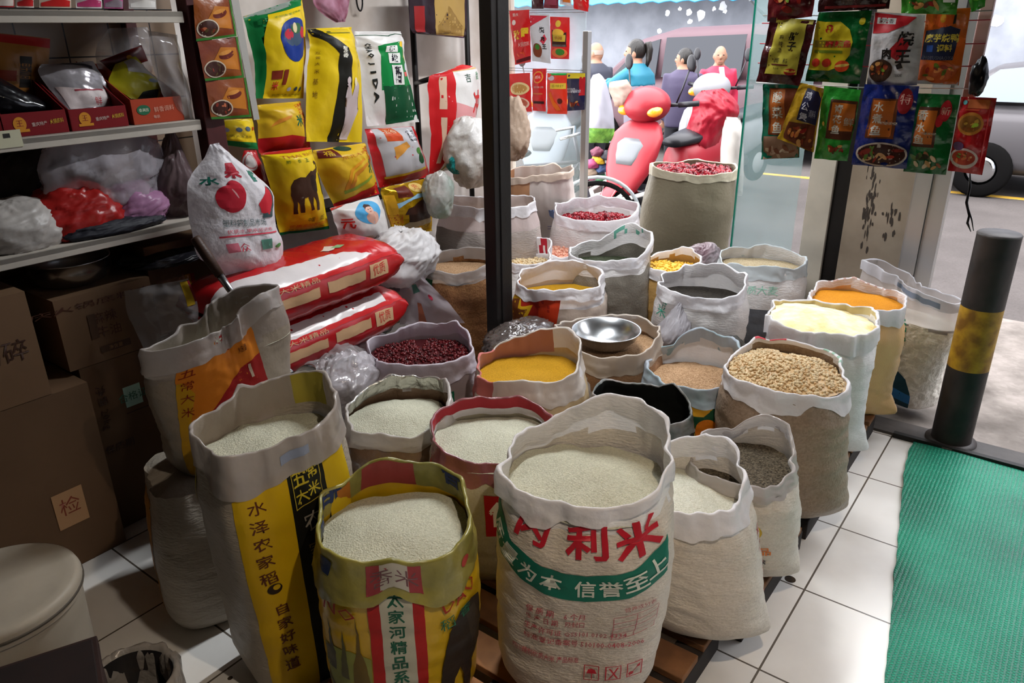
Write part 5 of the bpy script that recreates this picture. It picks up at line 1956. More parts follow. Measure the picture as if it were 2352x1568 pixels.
wbag('white and green rice bag lettered CHAO JI DAO', [((814, 72), (920, 72)), ((818, 100), (926, 95)), ((822, 150), (933, 150)), ((843, 290), (962, 280))], -2.60, whf,
     [PL('#0c7a3a', [(.27, .20), (.30, .44), (.26, .60), (.36, .64), (.70, .68), (.8, .65), (.99, .22)]), PL('#0d4a2c', [(.36, .0), (1, .03), (1, .22), (.29, .22)]), PL('#1f4a34', [(.0, .84), (.3, .835), (.5, .80), (.75, .86), (1, .835), (1, .85), (.75, .88), (.5, .82), (.3, .85), (0, .86)]), EL('#d8b020', .78, .62, .10, .05, 30), PL('#d3b31c', [(.83, .52), (.90, .50), (.80, .42), (.83, .36), (.76, .42)]), RC('#c9c9d8', .84, .30, .93, .35), RC('#d85a5a', .78, .265, .95, .29)]
     + [T('#1d1f1d', c, .135+.008*i, .64-.068*i, .056, rot=-85, bold=.05) for i, c in enumerate('CHAO')] + [T('#1d1f1d', c, .155+.01*i, .35-.06*i, .052, rot=-85, bold=.05) for i, c in enumerate('JIDA')]
     + [x for i, c in enumerate('超级稻') for x in (RC('#d5d5cf', .38+.04*i, .485-.13*i, .62+.04*i, .60-.13*i), T('#23202a', c, .50+.04*i, .542-.13*i, .10, bold=.03))], th=0.139, seed=3)
wbag('small yellow and green rice bag beside the sachet strip', q4((483, 276), (578, 272), (593, 343), (497, 330)), -2.50, ylw, [PL('#0f6a34', [(.15, 0), (1, 0), (1, .22), (.15, .2)]), EL('#8a8aa0', .22, .62, .08, .09), EL('#4a5a6a', .5, .64, .08, .08), EL('#4a5a6a', .76, .67, .08, .08), T('#7a6a1c', '优质大米基地', .5, .4, .1, w=.7), EL('#c83a2a', .95, .68, .03, .06)], th=.06, seed=4)
wbag('yellow rice bag with red foot under the blue oval bag', [((582, 242), (690, 232)), ((590, 280), (700, 270)), ((594, 352), (714, 345))], -2.585, ylw2,
     [PL('#a8141c', [(.0, .0), (1, .0), (1, .22), (.5, .29), (.0, .25)]), T('#1f5a3c', '米', .70, .50, .22, bold=.03), T('#b8321c', '东北大米', .90, .65, .4, rot=-80, w=.4), PL('#c9802a', [(.15, .4), (.5, .55), (.55, .62), (.3, .55)])] , th=0.124, seed=5)
wbag('yellow rice bag with a brown elephant', [((596, 352), (712, 338)), ((606, 380), (722, 360)), ((628, 470), (742, 450)), ((642, 540), (756, 525))], -2.47, ylw,
     [PL('#0d5a30', [(0, 0), (1, 0), (1, .05), (0, .05)]), PL('#a81c1c', [(0, .90), (1, .88), (1, 1), (0, 1)]), T('#b86a2a', 'THAI RICE', .56, .79, .06, w=.7), PL('#3d2619', fit(ELE, .20, .25, .62, .38)), EL('#2a1a12', .60, .48, .06, .07), T('#4a6a1c', '虾', .28, .70, .05), T('#4a6a1c', '香', .44, .70, .05), T('#4a6a1c', '王', .58, .70, .05), T('#3a2a14', '中国', .50, .175, .045), T('#3a2a14', '蛋王', .76, .175, .045), T('#c85a1c', '优质泰国香米特选', .56, .115, .04, w=.8), RC('#5a3a2a', .84, .36, .98, .52), T('#7a6a1c', '精制大米生产', .5, .075, .02, w=.7)], th=0.171, seed=6)
wbag('yellow rice bag with wheat ears and a red band', [((718, 345), (838, 328)), ((728, 390), (850, 365)), ((768, 475), (872, 445))], -2.52, ylw2,
     [PL('#b8161a', [(0, 0), (1, 0), (1, .20), (.5, .17), (0, .06)]), RC('#5a1c14', .06, .72, .32, .94), T('#c8a81c', '福', .19, .83, .15), EL('#1f3a2c', .48, .92, .13, .07), T('#b86a1c', '东北大米', .56, .72, .08, w=.5, rot=6), T('#1f5a3c', '米', .84, .44, .20, bold=.03), PL('#c8861c', [(.25, .2), (.4, .42), (.72, .58), (.7, .62), (.38, .46), (.22, .24)]), PL('#b8741c', [(.3, .2), (.45, .36), (.75, .48), (.74, .52), (.42, .40), (.27, .24)]), PL('#7a8a2c', [(.2, .18), (.8, .3), (.8, .33), (.2, .22)]), T('#b8321c', '珍珠米', .95, .65, .35, rot=-80, w=.35)], th=0.155, seed=7)
wbag('silver and red rice bag with a lily of the valley', [((838, 296), (950, 290)), ((848, 340), (965, 330)), ((872, 432), (988, 405))], -2.56, redf,
     [PL('#aaa6a8', [(.12, .16), (.92, .2), (.95, .98), (.1, .98)]), PL('#c8a030', [(.10, .13), (.94, .17), (.94, .2), (.10, .16)]), RC('#b84a1c', .24, .62, .50, .96), EL('#b8401c', .38, .72, .10, .10), T('#c8b8a0', '五谷', .37, .86, .12), PL('#c98a3a', [(.3, .34), (.6, .5), (.55, .6), (.3, .5)]), EL('#4a7a3a', .78, .42, .06, .05), EL('#1d4a2c', .82, .32, .08, .07), EL('#d8d8dc', .76, .72, .06, .16), T('#2a2a30', '吃出健康', .78, .72, .3, rot=-90, w=.22)], th=0.124, seed=8)
wbag('white rice bag with a baby portrait on blue', [((758, 478), (868, 448)), ((768, 510), (882, 485)), ((785, 556), (896, 548))], -2.44, whf,
     [EL('#4a9ac8', .56, .66, .28, .27, 8), EL('#c89a88', .57, .52, .13, .14), EL('#d0a592', .55, .72, .085, .12), PL('#3a2018', [(.47, .74), (.48, .83), (.55, .87), (.62, .83), (.63, .75), (.58, .79), (.52, .79)]), EL('#2a1812', .525, .73, .010, .014), EL('#2a1812', .575, .735, .010, .014), EL('#a85a50', .55, .67, .022, .010), T('#b8241c', '元', .16, .45, .24, bold=.03), T('#c87a3a', '香米', .6, .10, .12, w=.5), PL('#b03020', [(0, .86), (.1, .92), (.3, .98), (0, .99)])], th=0.124, seed=9)
wbag('gold foil rice bag with a palace picture', [((876, 432), (976, 410)), ((882, 470), (988, 450)), ((908, 552), (992, 530))], -2.50, mat('gold_foil_film', '#b38a12', .22, .55, bump=(16, .7)),
     [PL('#5a2014', [(.2, .62), (.45, .62), (.45, .92), (.2, .9)]), EL('#c8a860', .62, .82, .15, .13), T('#a8241c', '贡', .6, .82, .15), PL('#8ab0c8', [(.14, .42), (.4, .56), (.7, .58), (.95, .5), (.95, .62), (.55, .66), (.14, .5)]), PL('#3a2018', [(.25, .34), (.3, .42), (.45, .46), (.6, .53), (.75, .48), (.92, .44), (.95, .34)]), PL('#2a1812', [(.3, .24), (.3, .34), (.92, .34), (.92, .24)]), PL('#8a7a60', [(.15, .18), (.98, .18), (.9, .25), (.3, .25)]), RC('#c8941c', .02, .0, .16, .7), T('#8a2a14', '北国珍品', .09, .3, .3, rot=-90, w=.1)], th=0.124, seed=10, crinkle=.008)
# packets higher up on the wall
wbag('pink printed packet hanging high on the wall', [((716, -60), (806, -60)), ((722, 10), (802, 10)), ((770, 52), (792, 50))], -2.74, mat('pink_film', '#a8788a', .3, bump=(14, .4), var=(14, .5), col2='#7a3a4a'), [], th=.04, seed=11)
wbag('dark purple packet with a gold window by the rack upright', [((940, -60), (1075, -60)), ((942, 60), (1072, 60)), ((960, 78), (1068, 88))], -2.66, mat('dark_purple_film', '#241018', .3, bump=(14, .3)), [RC('#a8874a', .36, .16, .95, .95), PL('#8a6a34', [(.4, .2), (.6, .3), (.9, .2), (.9, .5), (.6, .7), (.4, .5)]), RC('#7a4a6a', .36, .08, .95, .16), RC('#8a1c1c', .06, .35, .2, .7)], th=.05, seed=12)
wbag('red and white rice sack hanging by the rack arm', [((1010, 170), (1062, 148)), ((985, 180), (1100, 165)), ((985, 250), (1100, 250)), ((990, 330), (1085, 320)), ((985, 400), (1060, 385))], -2.55, whf,
     [PL('#b8181c', [(0, 0), (.30, .0), (.36, .5), (.34, .86), (0, .9)]), PL('#c81c1c', [(.0, .86), (1, .84), (1, 1), (0, 1)]), PL('#c8a060', [(.34, .84), (1, .80), (1, .825), (.34, .865)]), RC('#c8a890', .13, .50, .22, .76), RC('#c8a890', .14, .1, .22, .44), PL('#c88a8a', [(.36, .4), (.75, .35), (.8, .5), (.36, .55)]), T('#c02a2c', '冲', .82, .54, .17, bold=.02), T('#2a4a3a', '吉', .6, .72, .08), T('#3a8a5a', '香', .85, .73, .07), PL('#8a9a8a', [(.36, .1), (.8, .2), (.75, .35), (.36, .4)]), PL('#b8a040', [(.33, .02), (.36, .0), (.9, .3), (.88, .33)]), PL('#a8241c', [(.5, .22), (.85, .27), (.84, .29), (.5, .25)])], th=.12, seed=13)
wbag('red rice bag with a white disc behind the fruit bag', q4((560, 345), (590, 345), (625, 440), (540, 420)), -2.56, redf, [EL('#b8b0ac', .3, .7, .28, .26), EL('#a81c1c', .3, .7, .22, .20), EL('#b8b0ac', .3, .7, .2, .18)], th=.05, seed=14)
# strip of sauce sachets
t = thing('sachet_strip', 'hanging strip of orange brown sauce sachets beside the shelf post', 'packet', onb(520, 272, -2.42))
sach = mat('sachet_brown', '#6a2a12', .3, spec=.35, bump=(18, .5), var=(6, .4), col2='#8a4a16')
for k, (tl, tr, br_, bl) in enumerate((((443, -2), (528, -8), (543, 83), (452, 95)), ((453, 96), (545, 84), (560, 178), (470, 186)), ((472, 187), (563, 178), (578, 268), (486, 274)))):
    a = [PL('#2f6a24', [(0, 0), (1, 0), (1, .06), (0, .06)]), PL('#3a6a24', [(.95, 0), (1, 0), (1, 1), (.95, 1)]), PL('#a8641c', [(.35, .3), (.9, .2), (.9, .75), (.5, .8), (.3, .5)]), EL('#5a1c10', .62, .6, .2, .1, 10), EL('#b87a34', .6, .66, .18, .05, 10), EL('#b8a894', .28, .28, .25, .22, 0), EL('#3a1c14', .28, .28, .22, .19, 0)]+food(.28, .28, .2, .16, ['#7a2a1c', '#4a3a1c', '#a85a3a'], 6, k)
    pouch('sachet', None, None, q4(tl, tr, br_, bl), PB(-2.42), FS, th=.02, front=sach, art=a, seed=k+60, parent=t, partname='sachet', crinkle=.004, nu=12, nv=12)
bar2 = MB()
A_, B_ = onb(532, -20, -2.425), onb(590, 275, -2.425)
for k in range(1):
    bar2.add([A_-E1*.008, A_+E1*.022, B_+E1*.012, B_-E1*.012, A_-E1*.008-E2*.002, A_+E1*.022-E2*.002, B_+E1*.012-E2*.002, B_-E1*.012-E2*.002], [(3, 2, 1, 0), (4, 5, 6, 7), (0, 1, 5, 4), (1, 2, 6, 5), (2, 3, 7, 6), (3, 0, 4, 7)], mat('strip_film', '#9a9690', .35), False)
bar2.build('hanging_strip', t)
# fruit carrier bag
pouch('carrier_bag', 'white carrier bag printed with red fruit and green characters', 'bag', [((482, 332), (500, 328)), ((470, 362), (528, 352)), ((436, 405), (590, 402)), ((428, 440), (628, 450)), ((438, 520), (634, 510)), ((455, 590), (650, 560)), ((500, 612), (650, 610)), ((520, 640), (640, 640))], PB(-2.27), (FS+Z*.15).normalized(), th=.14,
      front=mat('thin_white_plastic', '#e4dfe2', .35, transl=.3, bump=(26, .7)), seed=70, crinkle=.008, nu=28, nv=30, seal=.01, cap=None,
      art=[T('#1f6a5a', '水', .18, .66, .085, bold=.03), T('#9b1c2c', '果', .46, .74, .11, bold=.05), T('#1f6a5a', '鲜', .80, .70, .09, bold=.03), EL('#a8182a', .36, .55, .14, .07), EL('#a8182a', .42, .58, .10, .09), EL('#a8182a', .28, .54, .07, .045), EL('#c88a8a', .40, .57, .01, .03, 30), PL('#b01c2a', [(.66, .52), (.88, .63), (.92, .55), (.83, .47), (.70, .48)]), PL('#34484a', [(.90, .64), (.96, .62), (.95, .52), (.86, .46), (.72, .455), (.72, .475), (.84, .485), (.91, .54)]),
           T('#5a6a6a', '塑料袋制品市场', .5, .435, .035, w=.5), RC('#c03a4a', .2, .37, .93, .378), T('#c04a5a', '优质水果欢迎选购', .55, .395, .02, w=.55), RC('#c86a7a', .24, .29, .36, .34), T('#b03a4a', '众', .42, .31, .05), RC('#4a7a6a', .62, .28, .76, .34), EL('#4a8a4a', .86, .29, .06, .012, 5)])
# white bags near the end of the wall
lump('plastic_bag', 'crumpled white and teal carrier bag by the red and white sack', 'bag', onb(1085, 350, -2.40), (.14, .12, .17), mat('white_teal_bag', '#ddd8d4', .25, spec=.6, transl=.2, bump=(26, .7), var=(5, .5), col2='#b3a69a'), seed=41, flatten=.95, rough=.28, folds=2.0)
lump('plastic_bag', 'teal plastic bag tucked under the crumpled white carrier', 'bag', onb(1050, 375, -2.42), (.05, .05, .05), mat('teal_film', '#1f8a8a', .35, bump=(26, .7)), seed=42, flatten=.95, rough=.3)
lump('plastic_bag', 'clear bag with a pink and teal label beside the gold foil bag', 'bag', onb(1008, 448, -2.36), (.075, .07, .11), mat('hazy_bag', '#c4beb8', .22, spec=.6, transl=.2, alpha=.9, bump=(26, .7), var=(7, .5), col2='#7f9486'), seed=43, flatten=.95, rough=.25, folds=1.8)
lump('plastic_bag', 'brown white folded bag standing between post and screen', 'bag', ona(1182, 300, 3.4), (.07, .09, .17), mat('beige_bag', '#b8a08c', .5, transl=.15, bump=(26, .7)), seed=44, flatten=.95, rough=.3)
lump('plastic_bag', 'white slumped bag below the gold foil rice bag', 'bag', onb(925, 590, -2.32), (.19, .13, .13), mat('white_slumped_bag', '#d0cbca', .35, transl=.15, bump=(12, .35)), seed=45, flatten=.9, rough=.28)
# lying red and white bags
LA = (E1*1.0).normalized()
redbag_art = [('poly', pm('#cfc3bd', .25), [(.0, .30), (.62, .34), (.74, .40), (.5, .44), (.0, .45)]), RC('#b3271f', .0, .285, .95, .32)]
cA = V((-.62, 3.10, 0))
cream_ink = '#c09a74'
LB = at(850, 585, .80)-E1*.40+E2*.04
LB.z = 0


def redlying(label, z, seed, dx=0, top=True):
    art = [('poly', pm('#cfc6c4', .25), [(.02, .325), (.70, .33), (.80, .345), (.68, .42), (.02, .47)] if top else [(.02, .325), (.85, .33), (.85, .40), (.02, .42)]),
           RC('#b81a1c', .0, .30, 1, .328), RC(cream_ink, .50, .235, .72, .275), RC(cream_ink, .75, .23, .87, .285), RC(cream_ink, .12, .235, .45, .27), T(cream_ink, '优质大米精品', .3, .305, .022, w=.26), T('#b81a1c', '优质', .81, .258, .03), PL('#c8b8a8', [(.6, .47), (.66, .49), (.7, .47), (.66, .455)]), PL('#7a9a6a', [(.66, .47), (.72, .48), (.74, .465), (.70, .455)])]
    return lying_bag('rice_bag', label, 'bag', at(850, 585, .80)-at(850, 585, .80).z*Z+Z*z-E1*(.40-dx)+E2*.04, LA, .80, .35, .20, mat('red_sack_film', '#b3181c', .22, spec=.7, bump=(12, .3), var=(4, .2)), art=art, seed=seed, group='stacked lying rice bags', pitch=.03)


redlying('red and white rice bag lying on top of the stack', .80, 1)
redlying('red rice bag lying second from the top of the stack', .605, 2, .01, False)
lying_bag('rice_bag', 'white rice bag with red characters lying under the red bags', 'bag', LB+Z*.41, LA, .80, .37, .20, mat('white_sack_film', '#b5aeb0', .28, spec=.6, bump=(12, .3)), art=[T('#b3343c', '鑫泰米业', .55, .30, .09, w=.30), T('#b3343c', '香米', .25, .3, .08)], seed=3, group='stacked lying rice bags')
lying_bag('rice_bag', 'grey white rice bag second from the floor in the stack', 'bag', LB+Z*.215, LA, .80, .37, .20, mat('white_sack_film', '#b5aeb0'), seed=4, group='stacked lying rice bags')

# ------------------------------------------------------------------ near left corner
dc = at(-15, 1352, .42)
drum_m = mat('white_plastic_drum', '#a79c8c', .5, var=(4, .25), bump=(6, .1))
t = thing('drum', 'white plastic drum with a round lid at the lower left corner', 'drum', V((dc.x, dc.y, 0)))
mb = MB()
base_ = V((dc.x, dc.y, 0))
mb.lathe([(.001, .001), (.155, .001), (.165, .02), (.178, .36), (.178, .38)], base_, drum_m, n=48)
mb.build('drum_body', t)
mb = MB()
mb.lathe([(.184, .375), (.186, .405), (.182, .416), (.172, .421), (.150, .419), (.11, .423), (.05, .426), (.001, .427)], base_, drum_m, n=56)
mb.build('lid', t)
mb = MB()
mb.lathe([(.186, .388), (.1885, .390), (.1885, .394), (.186, .396)], base_, mat('drum_seam', '#4a4238', .6), n=56)
mb.build('lid_seam', t)
# dark carton edge at the bottom
dk = mat('dark_brown_board', '#2a1611', .8, var=(6, .4), bump=(20, .4))
c1, c2, c3 = at(222, 1458, .62), at(0, 1530, .62), at(250, 1640, .62)
ax_ = (c2-c1)
ay_ = (c3-c1)
t = thing('board_box', 'dark brown lidded box at the bottom left corner', 'box', V(((c1.x+c2.x)/2, (c1.y+c3.y)/2, 0)))
mb = MB()
cc = c1+ax_*.75+ay_*.75
mb.box(V((cc.x, cc.y, .305)), ax_*.73, ay_*.73, Z*.30, dk)
mb.build('box_body', t, bevel=.004)
mb = MB()
mb.box(V((cc.x, cc.y, .608)), ax_*.75, ay_*.75, Z*.012, dk)
mb.box(V((cc.x, cc.y, .622)), ax_*.70, ay_*.70, Z*.002, mat('board_inner', '#1d0f0c', .85, var=(9, .4)))
mb.build('box_lid', t, bevel=.003)
bc_ = at(292, 1530, .40)
t = thing('bag_lined_bucket', 'black bucket lined with a clear plastic bag at the bottom edge', 'bucket', V((bc_.x, bc_.y, 0)))
mb = MB()
mb.lathe([(.001, .001), (.07, .001), (.085, .36), (.082, .365), (.068, .03), (.001, .02)], V((bc_.x, bc_.y, 0)), mat('black_bucket', '#100e10', .5), n=36)
mb.build('bucket', t)
mb = MB()
nP, nR = 60, 10
P = []
for j in range(nR+1):
    row = []
    for i in range(nP+1):
        q = 2*pi*i/nP
        w = .012*nz(cos(q)*3, sin(q)*3, j*.4)+.006*nz(cos(q)*9, sin(q)*9, j*.6)
        tt = j/nR
        if tt < .35:
            rad, z = .072+.012*tt/.35, .24+.125*tt/.35
        elif tt < .55:
            k = (tt-.35)/.2
            rad, z = .084+.012*sin(k*pi/2), .365+.014*sin(k*pi)
        else:
            k = (tt-.55)/.45
            rad, z = .096+.008*k, .365-.12*k
        row.append(V((bc_.x+(rad+w)*cos(q), bc_.y+(rad+w)*sin(q), z+w*.5)))
    row[-1] = row[0].copy()
    P.append(row)
Sheet(P, list(range(nP+1)), list(range(nR+1))).faces(mb, mat('wrinkled_clear_liner', '#a8a098', .15, spec=.9, alpha=.75, bump=(40, .6)))
mb.build('bag_liner', t)
# pendant bulb
t = thing('pendant_lamp', 'unseen warm bulb in an added enamel shade on a cord above the sacks', 'lamp', LAMP)
mb = MB()
mb.tube([LAMP+Z*.09, V((LAMP.x, LAMP.y, 2.7))], .004, rk, n=8)
mb.build('cord', t)
mb = MB()
mb.lathe([(.016, .04), (.019, .09), (.001, .095)], LAMP, rk, n=20)
mb.build('socket', t)
mb = MB()
mb.lathe([(.02, .095), (.05, .085), (.10, .02), (.14, -.155), (.142, -.158), (.138, -.155), (.098, .016), (.048, .08), (.02, .09)], LAMP, mat('enamel_shade', '#c9c5ba', .4), n=40)  # shade added and shaped to keep lamplight off the left shelf
mb.build('lamp_shade', t)
mb = MB()
mb.ball(LAMP, .038, mat('lamp_glass', '#ffcf8a', .2, emit=25), n=20, m=14)
mb.build('bulb', t)

# fitting modelled for the added tube lamp
t = thing('fill_tube_lamp', 'added unseen white tube lamp fitting under the ceiling', 'lamp', TUBE+Z*.02)
mb = MB()
mb.box(TUBE+Z*.05, E1*.6, E2*.04, Z*.02, shelf_paint)
mb.build('housing', t)
mb = MB()
mb.tube([TUBE-E1*.56+Z*.018, TUBE+E1*.56+Z*.018], .013, mat('tube_glow', '#f2f7ff', .3, emit=6), n=14)
mb.build('tube', t)
mb = MB()
for k in (-.4, .4):
    mb.tube([TUBE+E1*k+Z*.07, V(((TUBE+E1*k).x, (TUBE+E1*k).y, 2.7))], .004, rk, n=6)
mb.build('hanger', t)
# ------------------------------------------------------------------ seasoning packets hung by the doorway
PA = 2.5
GP = 'seasoning packets on the hanging wires'


def PAp(a):
    return lambda x, y: ona(x, y, a)


# the pink bar with strings that carries them
pk = mat('pink_bar_paint', '#c7a6a0', .5, var=(6, .2))
P0, P1 = ona(2268, -60, PA+.03), ona(2237, 235, PA+.03)
t = thing('hanging_rack', 'pinkish bar with stretched wires carrying the seasoning packets', 'rack', P1)
mb = MB()
bb = (P0.dot(E2)+P1.dot(E2))/2
mb.sbox(PA+.02, PA+.045, bb-.016, bb+.016, P1.z, 2.69, pk)
mb.build('bar', t, bevel=.003)
lb = ona(1755, 50, PA+.03).dot(E2)
mb = MB()
mb.sbox(PA+.022, PA+.04, ona(1975, 110, PA+.03).dot(E2)-.012, ona(1975, 110, PA+.03).dot(E2)+.012, ona(1975, 330, PA).z, 2.69, black_paint)
mb.build('bar', t)
for y, c in ((28, '#8a8580'), (48, '#a03038'), (100, '#a03038'), (150, '#a03038'), (200, '#d8d4d0')):
    z = ona(2100, y, PA+.012).z
    mb = MB()
    mb.tube([sh(PA+.014, lb, z), sh(PA+.016, (lb+bb)/2, z-.006), sh(PA+.014, bb+.016, z)], .0016, pm(c), n=6)
    mb.build('wire', t)


def pk_(label, tl, tr, br_, bl, da, col, art, seed, th=.025, mid=None, crinkle=.008, rough=.22):
    rows = [(tl, tr)]+(mid or [])+[(bl, br_)]
    return pouch('seasoning_packet', label, 'packet', rows, PAp(PA+da), -E1, th=th, front=mat('glossy_film_'+col.lstrip('#'), col, rough, spec=.6, bump=(22, .8)), art=art, seed=seed, group=GP, crinkle=crinkle, nu=16, nv=20, seal=.04)


br = ['#7a2f14', '#a8642c', '#5a3a1c', '#8a1c14', '#c89050']
gr_ = ['#3a5a1c', '#6a8a2c']
pk_('maroon packet with food picture, top left of the hung packets', (1766, -80), (1882, -80), (1866, 38), (1762, 50), -.02, '#5a1418', food(.5, .4, .4, .3, br+gr_, 14, 1), 1)
pk_('dark brown packet at the top beside the maroon one', (1884, -80), (2050, -80), (2042, 20), (1880, 28), -.015, '#30100f', [RC('#7a2020', .1, .06, .95, .12), T('#8a6a60', '秘制', .5, .3, .15)], 2)
pk_('bright green packet at the top with vegetables', (2072, -80), (2212, -80), (2196, 34), (2070, 30), -.045, '#3f8a2a', food(.45, .35, .35, .25, br+['#c8b090', '#2a5a1c'], 12, 3)+[RC('#d8d8d0', .75, .25, .95, .6)], 3)
pk_('small bright green packet at the top right corner', (2205, -80), (2275, -80), (2262, 15), (2232, 28), -.035, '#2f8a24', [EL('#7ac83a', .5, .3, .3, .1)], 4)
pk_('maroon packet with yellow panel and vertical characters', (1770, 40), (1876, 46), (1838, 197), (1737, 187), -.02, '#3d1013',
    [PL('#b5a83c', [(.16, .14), (.86, .16), (.82, .93), (.20, .97)]), RC('#a89a34', .15, .93, .95, 1.0)]+[T('#1d1710', c, .62, .74-.15*i, .13, bold=.02) for i, c in enumerate('胖子')]+[T('#3a2c18', c, .38, .72-.1*i, .07) for i, c in enumerate('麻辣鱼')]+[T('#2a2014', '调', .36, .36, .08), T('#2a2014', '料', .56, .36, .08), RC('#5a2418', .28, .285, .64, .305), T('#4a3a18', '净含量', .4, .24, .03), EL('#a8241c', .72, .20, .12, .05), EL('#c8a83c', .72, .21, .12, .018)], 5)
pk_('green packet with a yellow half disc and red characters', (1882, 28), (2004, 24), (1974, 193), (1850, 186), -.005, '#0c5a26',
    [PL('#c8b01c', [(.02, .17), (.0, .88), (.18, .86), (.45, .86), (.66, .75), (.76, .58), (.74, .40), (.62, .24), (.40, .17)]), EL('#a82418', .28, .76, .07, .06), RC('#8a7a24', .04, .50, .72, .60), T('#a8201c', '麻辣鱼', .50, .55, .10, w=.5, bold=.02), RC('#6a7a1c', .06, .42, .6, .46), EL('#b83018', .14, .28, .08, .06), EL('#b83018', .34, .28, .08, .06), EL('#c04018', .64, .24, .13, .08), EL('#c8a84c', .64, .25, .13, .02, 8), EL('#b8a81c', .86, .86, .06, .05)], 6)
pk_('white packet with black brush characters over a red shape', (2008, 27), (2126, 34), (2106, 196), (1990, 202), -.02, '#c3bfc0',
    [PL('#b01c24', [(.02, .72), (.35, .74), (.7, .86), (.85, .96), (.02, .99)]), RC('#c8c4c0', .08, .85, .46, .93), T('#2a1c1c', '家吃香', .27, .89, .06, w=.3), PL('#a81c24', [(.42, .52), (.62, .68), (.78, .60), (.72, .46), (.58, .36), (.45, .42)]), T('#1d1815', '烧', .70, .66, .20, bold=.03), T('#1d1815', '肉', .36, .46, .15, bold=.03), T('#1d1815', '王', .68, .42, .18, bold=.03), PL('#1d1815', [(.55, .3), (.66, .34), (.7, .26), (.6, .24)]), EL('#3a2418', .26, .23, .24, .155), T('#3a3430', '调味料', .62, .16, .12, rot=-90, w=.06)]+food(.26, .24, .22, .13, br+gr_, 12, 7), 7)
pk_('orange packet with navy panel for konjac roast duck', (2130, 22), (2230, 18), (2202, 196), (2104, 192), -.008, '#c25a1a',
    [RC('#b0aaa6', .02, 0, .98, .05), PL('#1d2138', [(.02, .33), (.05, .72), (.35, .74), (.5, .8), (.85, .73), (.78, .33)]), EL('#c8541c', .45, .86, .28, .10), EL('#b8801c', .42, .88, .07, .06), T('#c8b03c', '魔芋烧鸭', .46, .62, .11, w=.78, bold=.02), T('#c8b03c', '调料', .56, .49, .10, w=.34, bold=.02), RC('#2a4a8a', .14, .44, .3, .53), T('#5a5a60', 'MOYUSHAOYA', .45, .36, .05, w=.7), EL('#b8501c', .48, .17, .42, .15)]+food(.48, .17, .38, .13, ['#b8461c', '#d8803c', '#8a2a14', '#5a6a1c'], 12, 8)+[RC('#1d1a14', .66, .8, .72, .92)], 8)
pk_('teal green packet for pickled fish, lowest left of the packets', (1752, 193), (1838, 194), (1836, 362), (1748, 366), -.012, '#13654a',
    [PL('#6a3014', [(.18, .35), (.95, .35), (.95, .92), (.2, .92)]), RC('#a85a24', .24, .37, .62, .9)]+[T('#b9b2a2', c, .43, .80-.18*i, .14, bold=.02) for i, c in enumerate('酸菜鱼')]+[PL('#8a6a54', [(.05, .0), (.98, .02), (.98, .34), (.05, .33)])]+food(.5, .17, .4, .13, ['#b39a84', '#7a4a34', '#8a7a5a', '#c8b8a0'], 12, 9), 9, mid=[((1752, 280), (1838, 280))])
pk_('tilted yellow and navy packet lettered for chicken pot', (1838, 190), (1893, 203), (1868, 350), (1785, 318), -.035, '#a8821c',
    [PL('#1d1c38', [(.35, .42), (.95, .42), (.98, .92), (.35, .95)]), PL('#5a2a14', [(.1, .05), (.95, .0), (.95, .42), (.15, .35)])]+[T('#b5b2b8', c, .52, .84-.17*i, .13, bold=.02) for i, c in enumerate('鸡公煲')]+[T('#9a98a8', '调料', .78, .58, .12, w=.2)]+food(.55, .2, .38, .16, br, 14, 10), 10)
pk_('green packet with orange panel in the lower row', (1893, 197), (1980, 206), (1946, 370), (1870, 364), -.02, '#2a8a2c',
    [PL('#4a2412', [(.25, .3), (.98, .3), (.98, .84), (.28, .84)]), RC('#b8621c', .33, .42, .95, .80)]+[T('#b9b2a2', c, .52, .72-.14*i, .12, bold=.02) for i, c in enumerate('青花鱼')]+[T('#b9b2a2', '鲜', .82, .55, .12)]+[EL('#c8a83c', .15, .5, .04, .03)]+food(.65, .14, .3, .1, br, 10, 11), 11)
pk_('blue packet for water boiled fish, middle of the lower row', (1986, 193), (2112, 198), (2082, 388), (1955, 378), -.03, '#14246a',
    [PL('#5a2c14', [(.18, .36), (.70, .36), (.70, .84), (.22, .84)]), RC('#a8581c', .24, .38, .64, .82)]+[T('#c2bcb0', c, .36, .74-.14*i, .12, bold=.02) for i, c in enumerate('水煮鱼')]+[T('#c2bcb0', '调料', .58, .55, .22, rot=-90, w=.06), EL('#8a1c20', .80, .82, .13, .15), T('#c89a8a', '特', .8, .84, .12), EL('#b5a698', .52, .16, .46, .155), EL('#3a1c14', .52, .16, .42, .135)]+food(.52, .17, .4, .12, ['#b8743c', '#8a2a1c', '#c89a6a', '#5a7a2c', '#6a1c14'], 16, 12), 12, th=.03)
pk_('dark green packet with a red gourd mark in the lower row', (2108, 214), (2206, 218), (2172, 402), (2074, 394), -.022, '#13622a',
    [PL('#4a2412', [(.08, .34), (.62, .34), (.62, .84), (.12, .84)]), RC('#b8621c', .12, .38, .56, .8)]+[T('#b9b2a2', c, .25, .74-.15*i, .12, bold=.02) for i, c in enumerate('香水鱼')]+[T('#b9b2a2', '调料', .45, .52, .2, rot=-90, w=.06), EL('#a81c24', .74, .80, .13, .13), EL('#a81c24', .64, .68, .08, .08), T('#c8a08a', '新', .74, .8, .1)]+food(.5, .15, .42, .13, ['#b88a54', '#8a5a3a', '#4a5a2c', '#c8b090', '#2a2a14'], 16, 13), 13, th=.03)
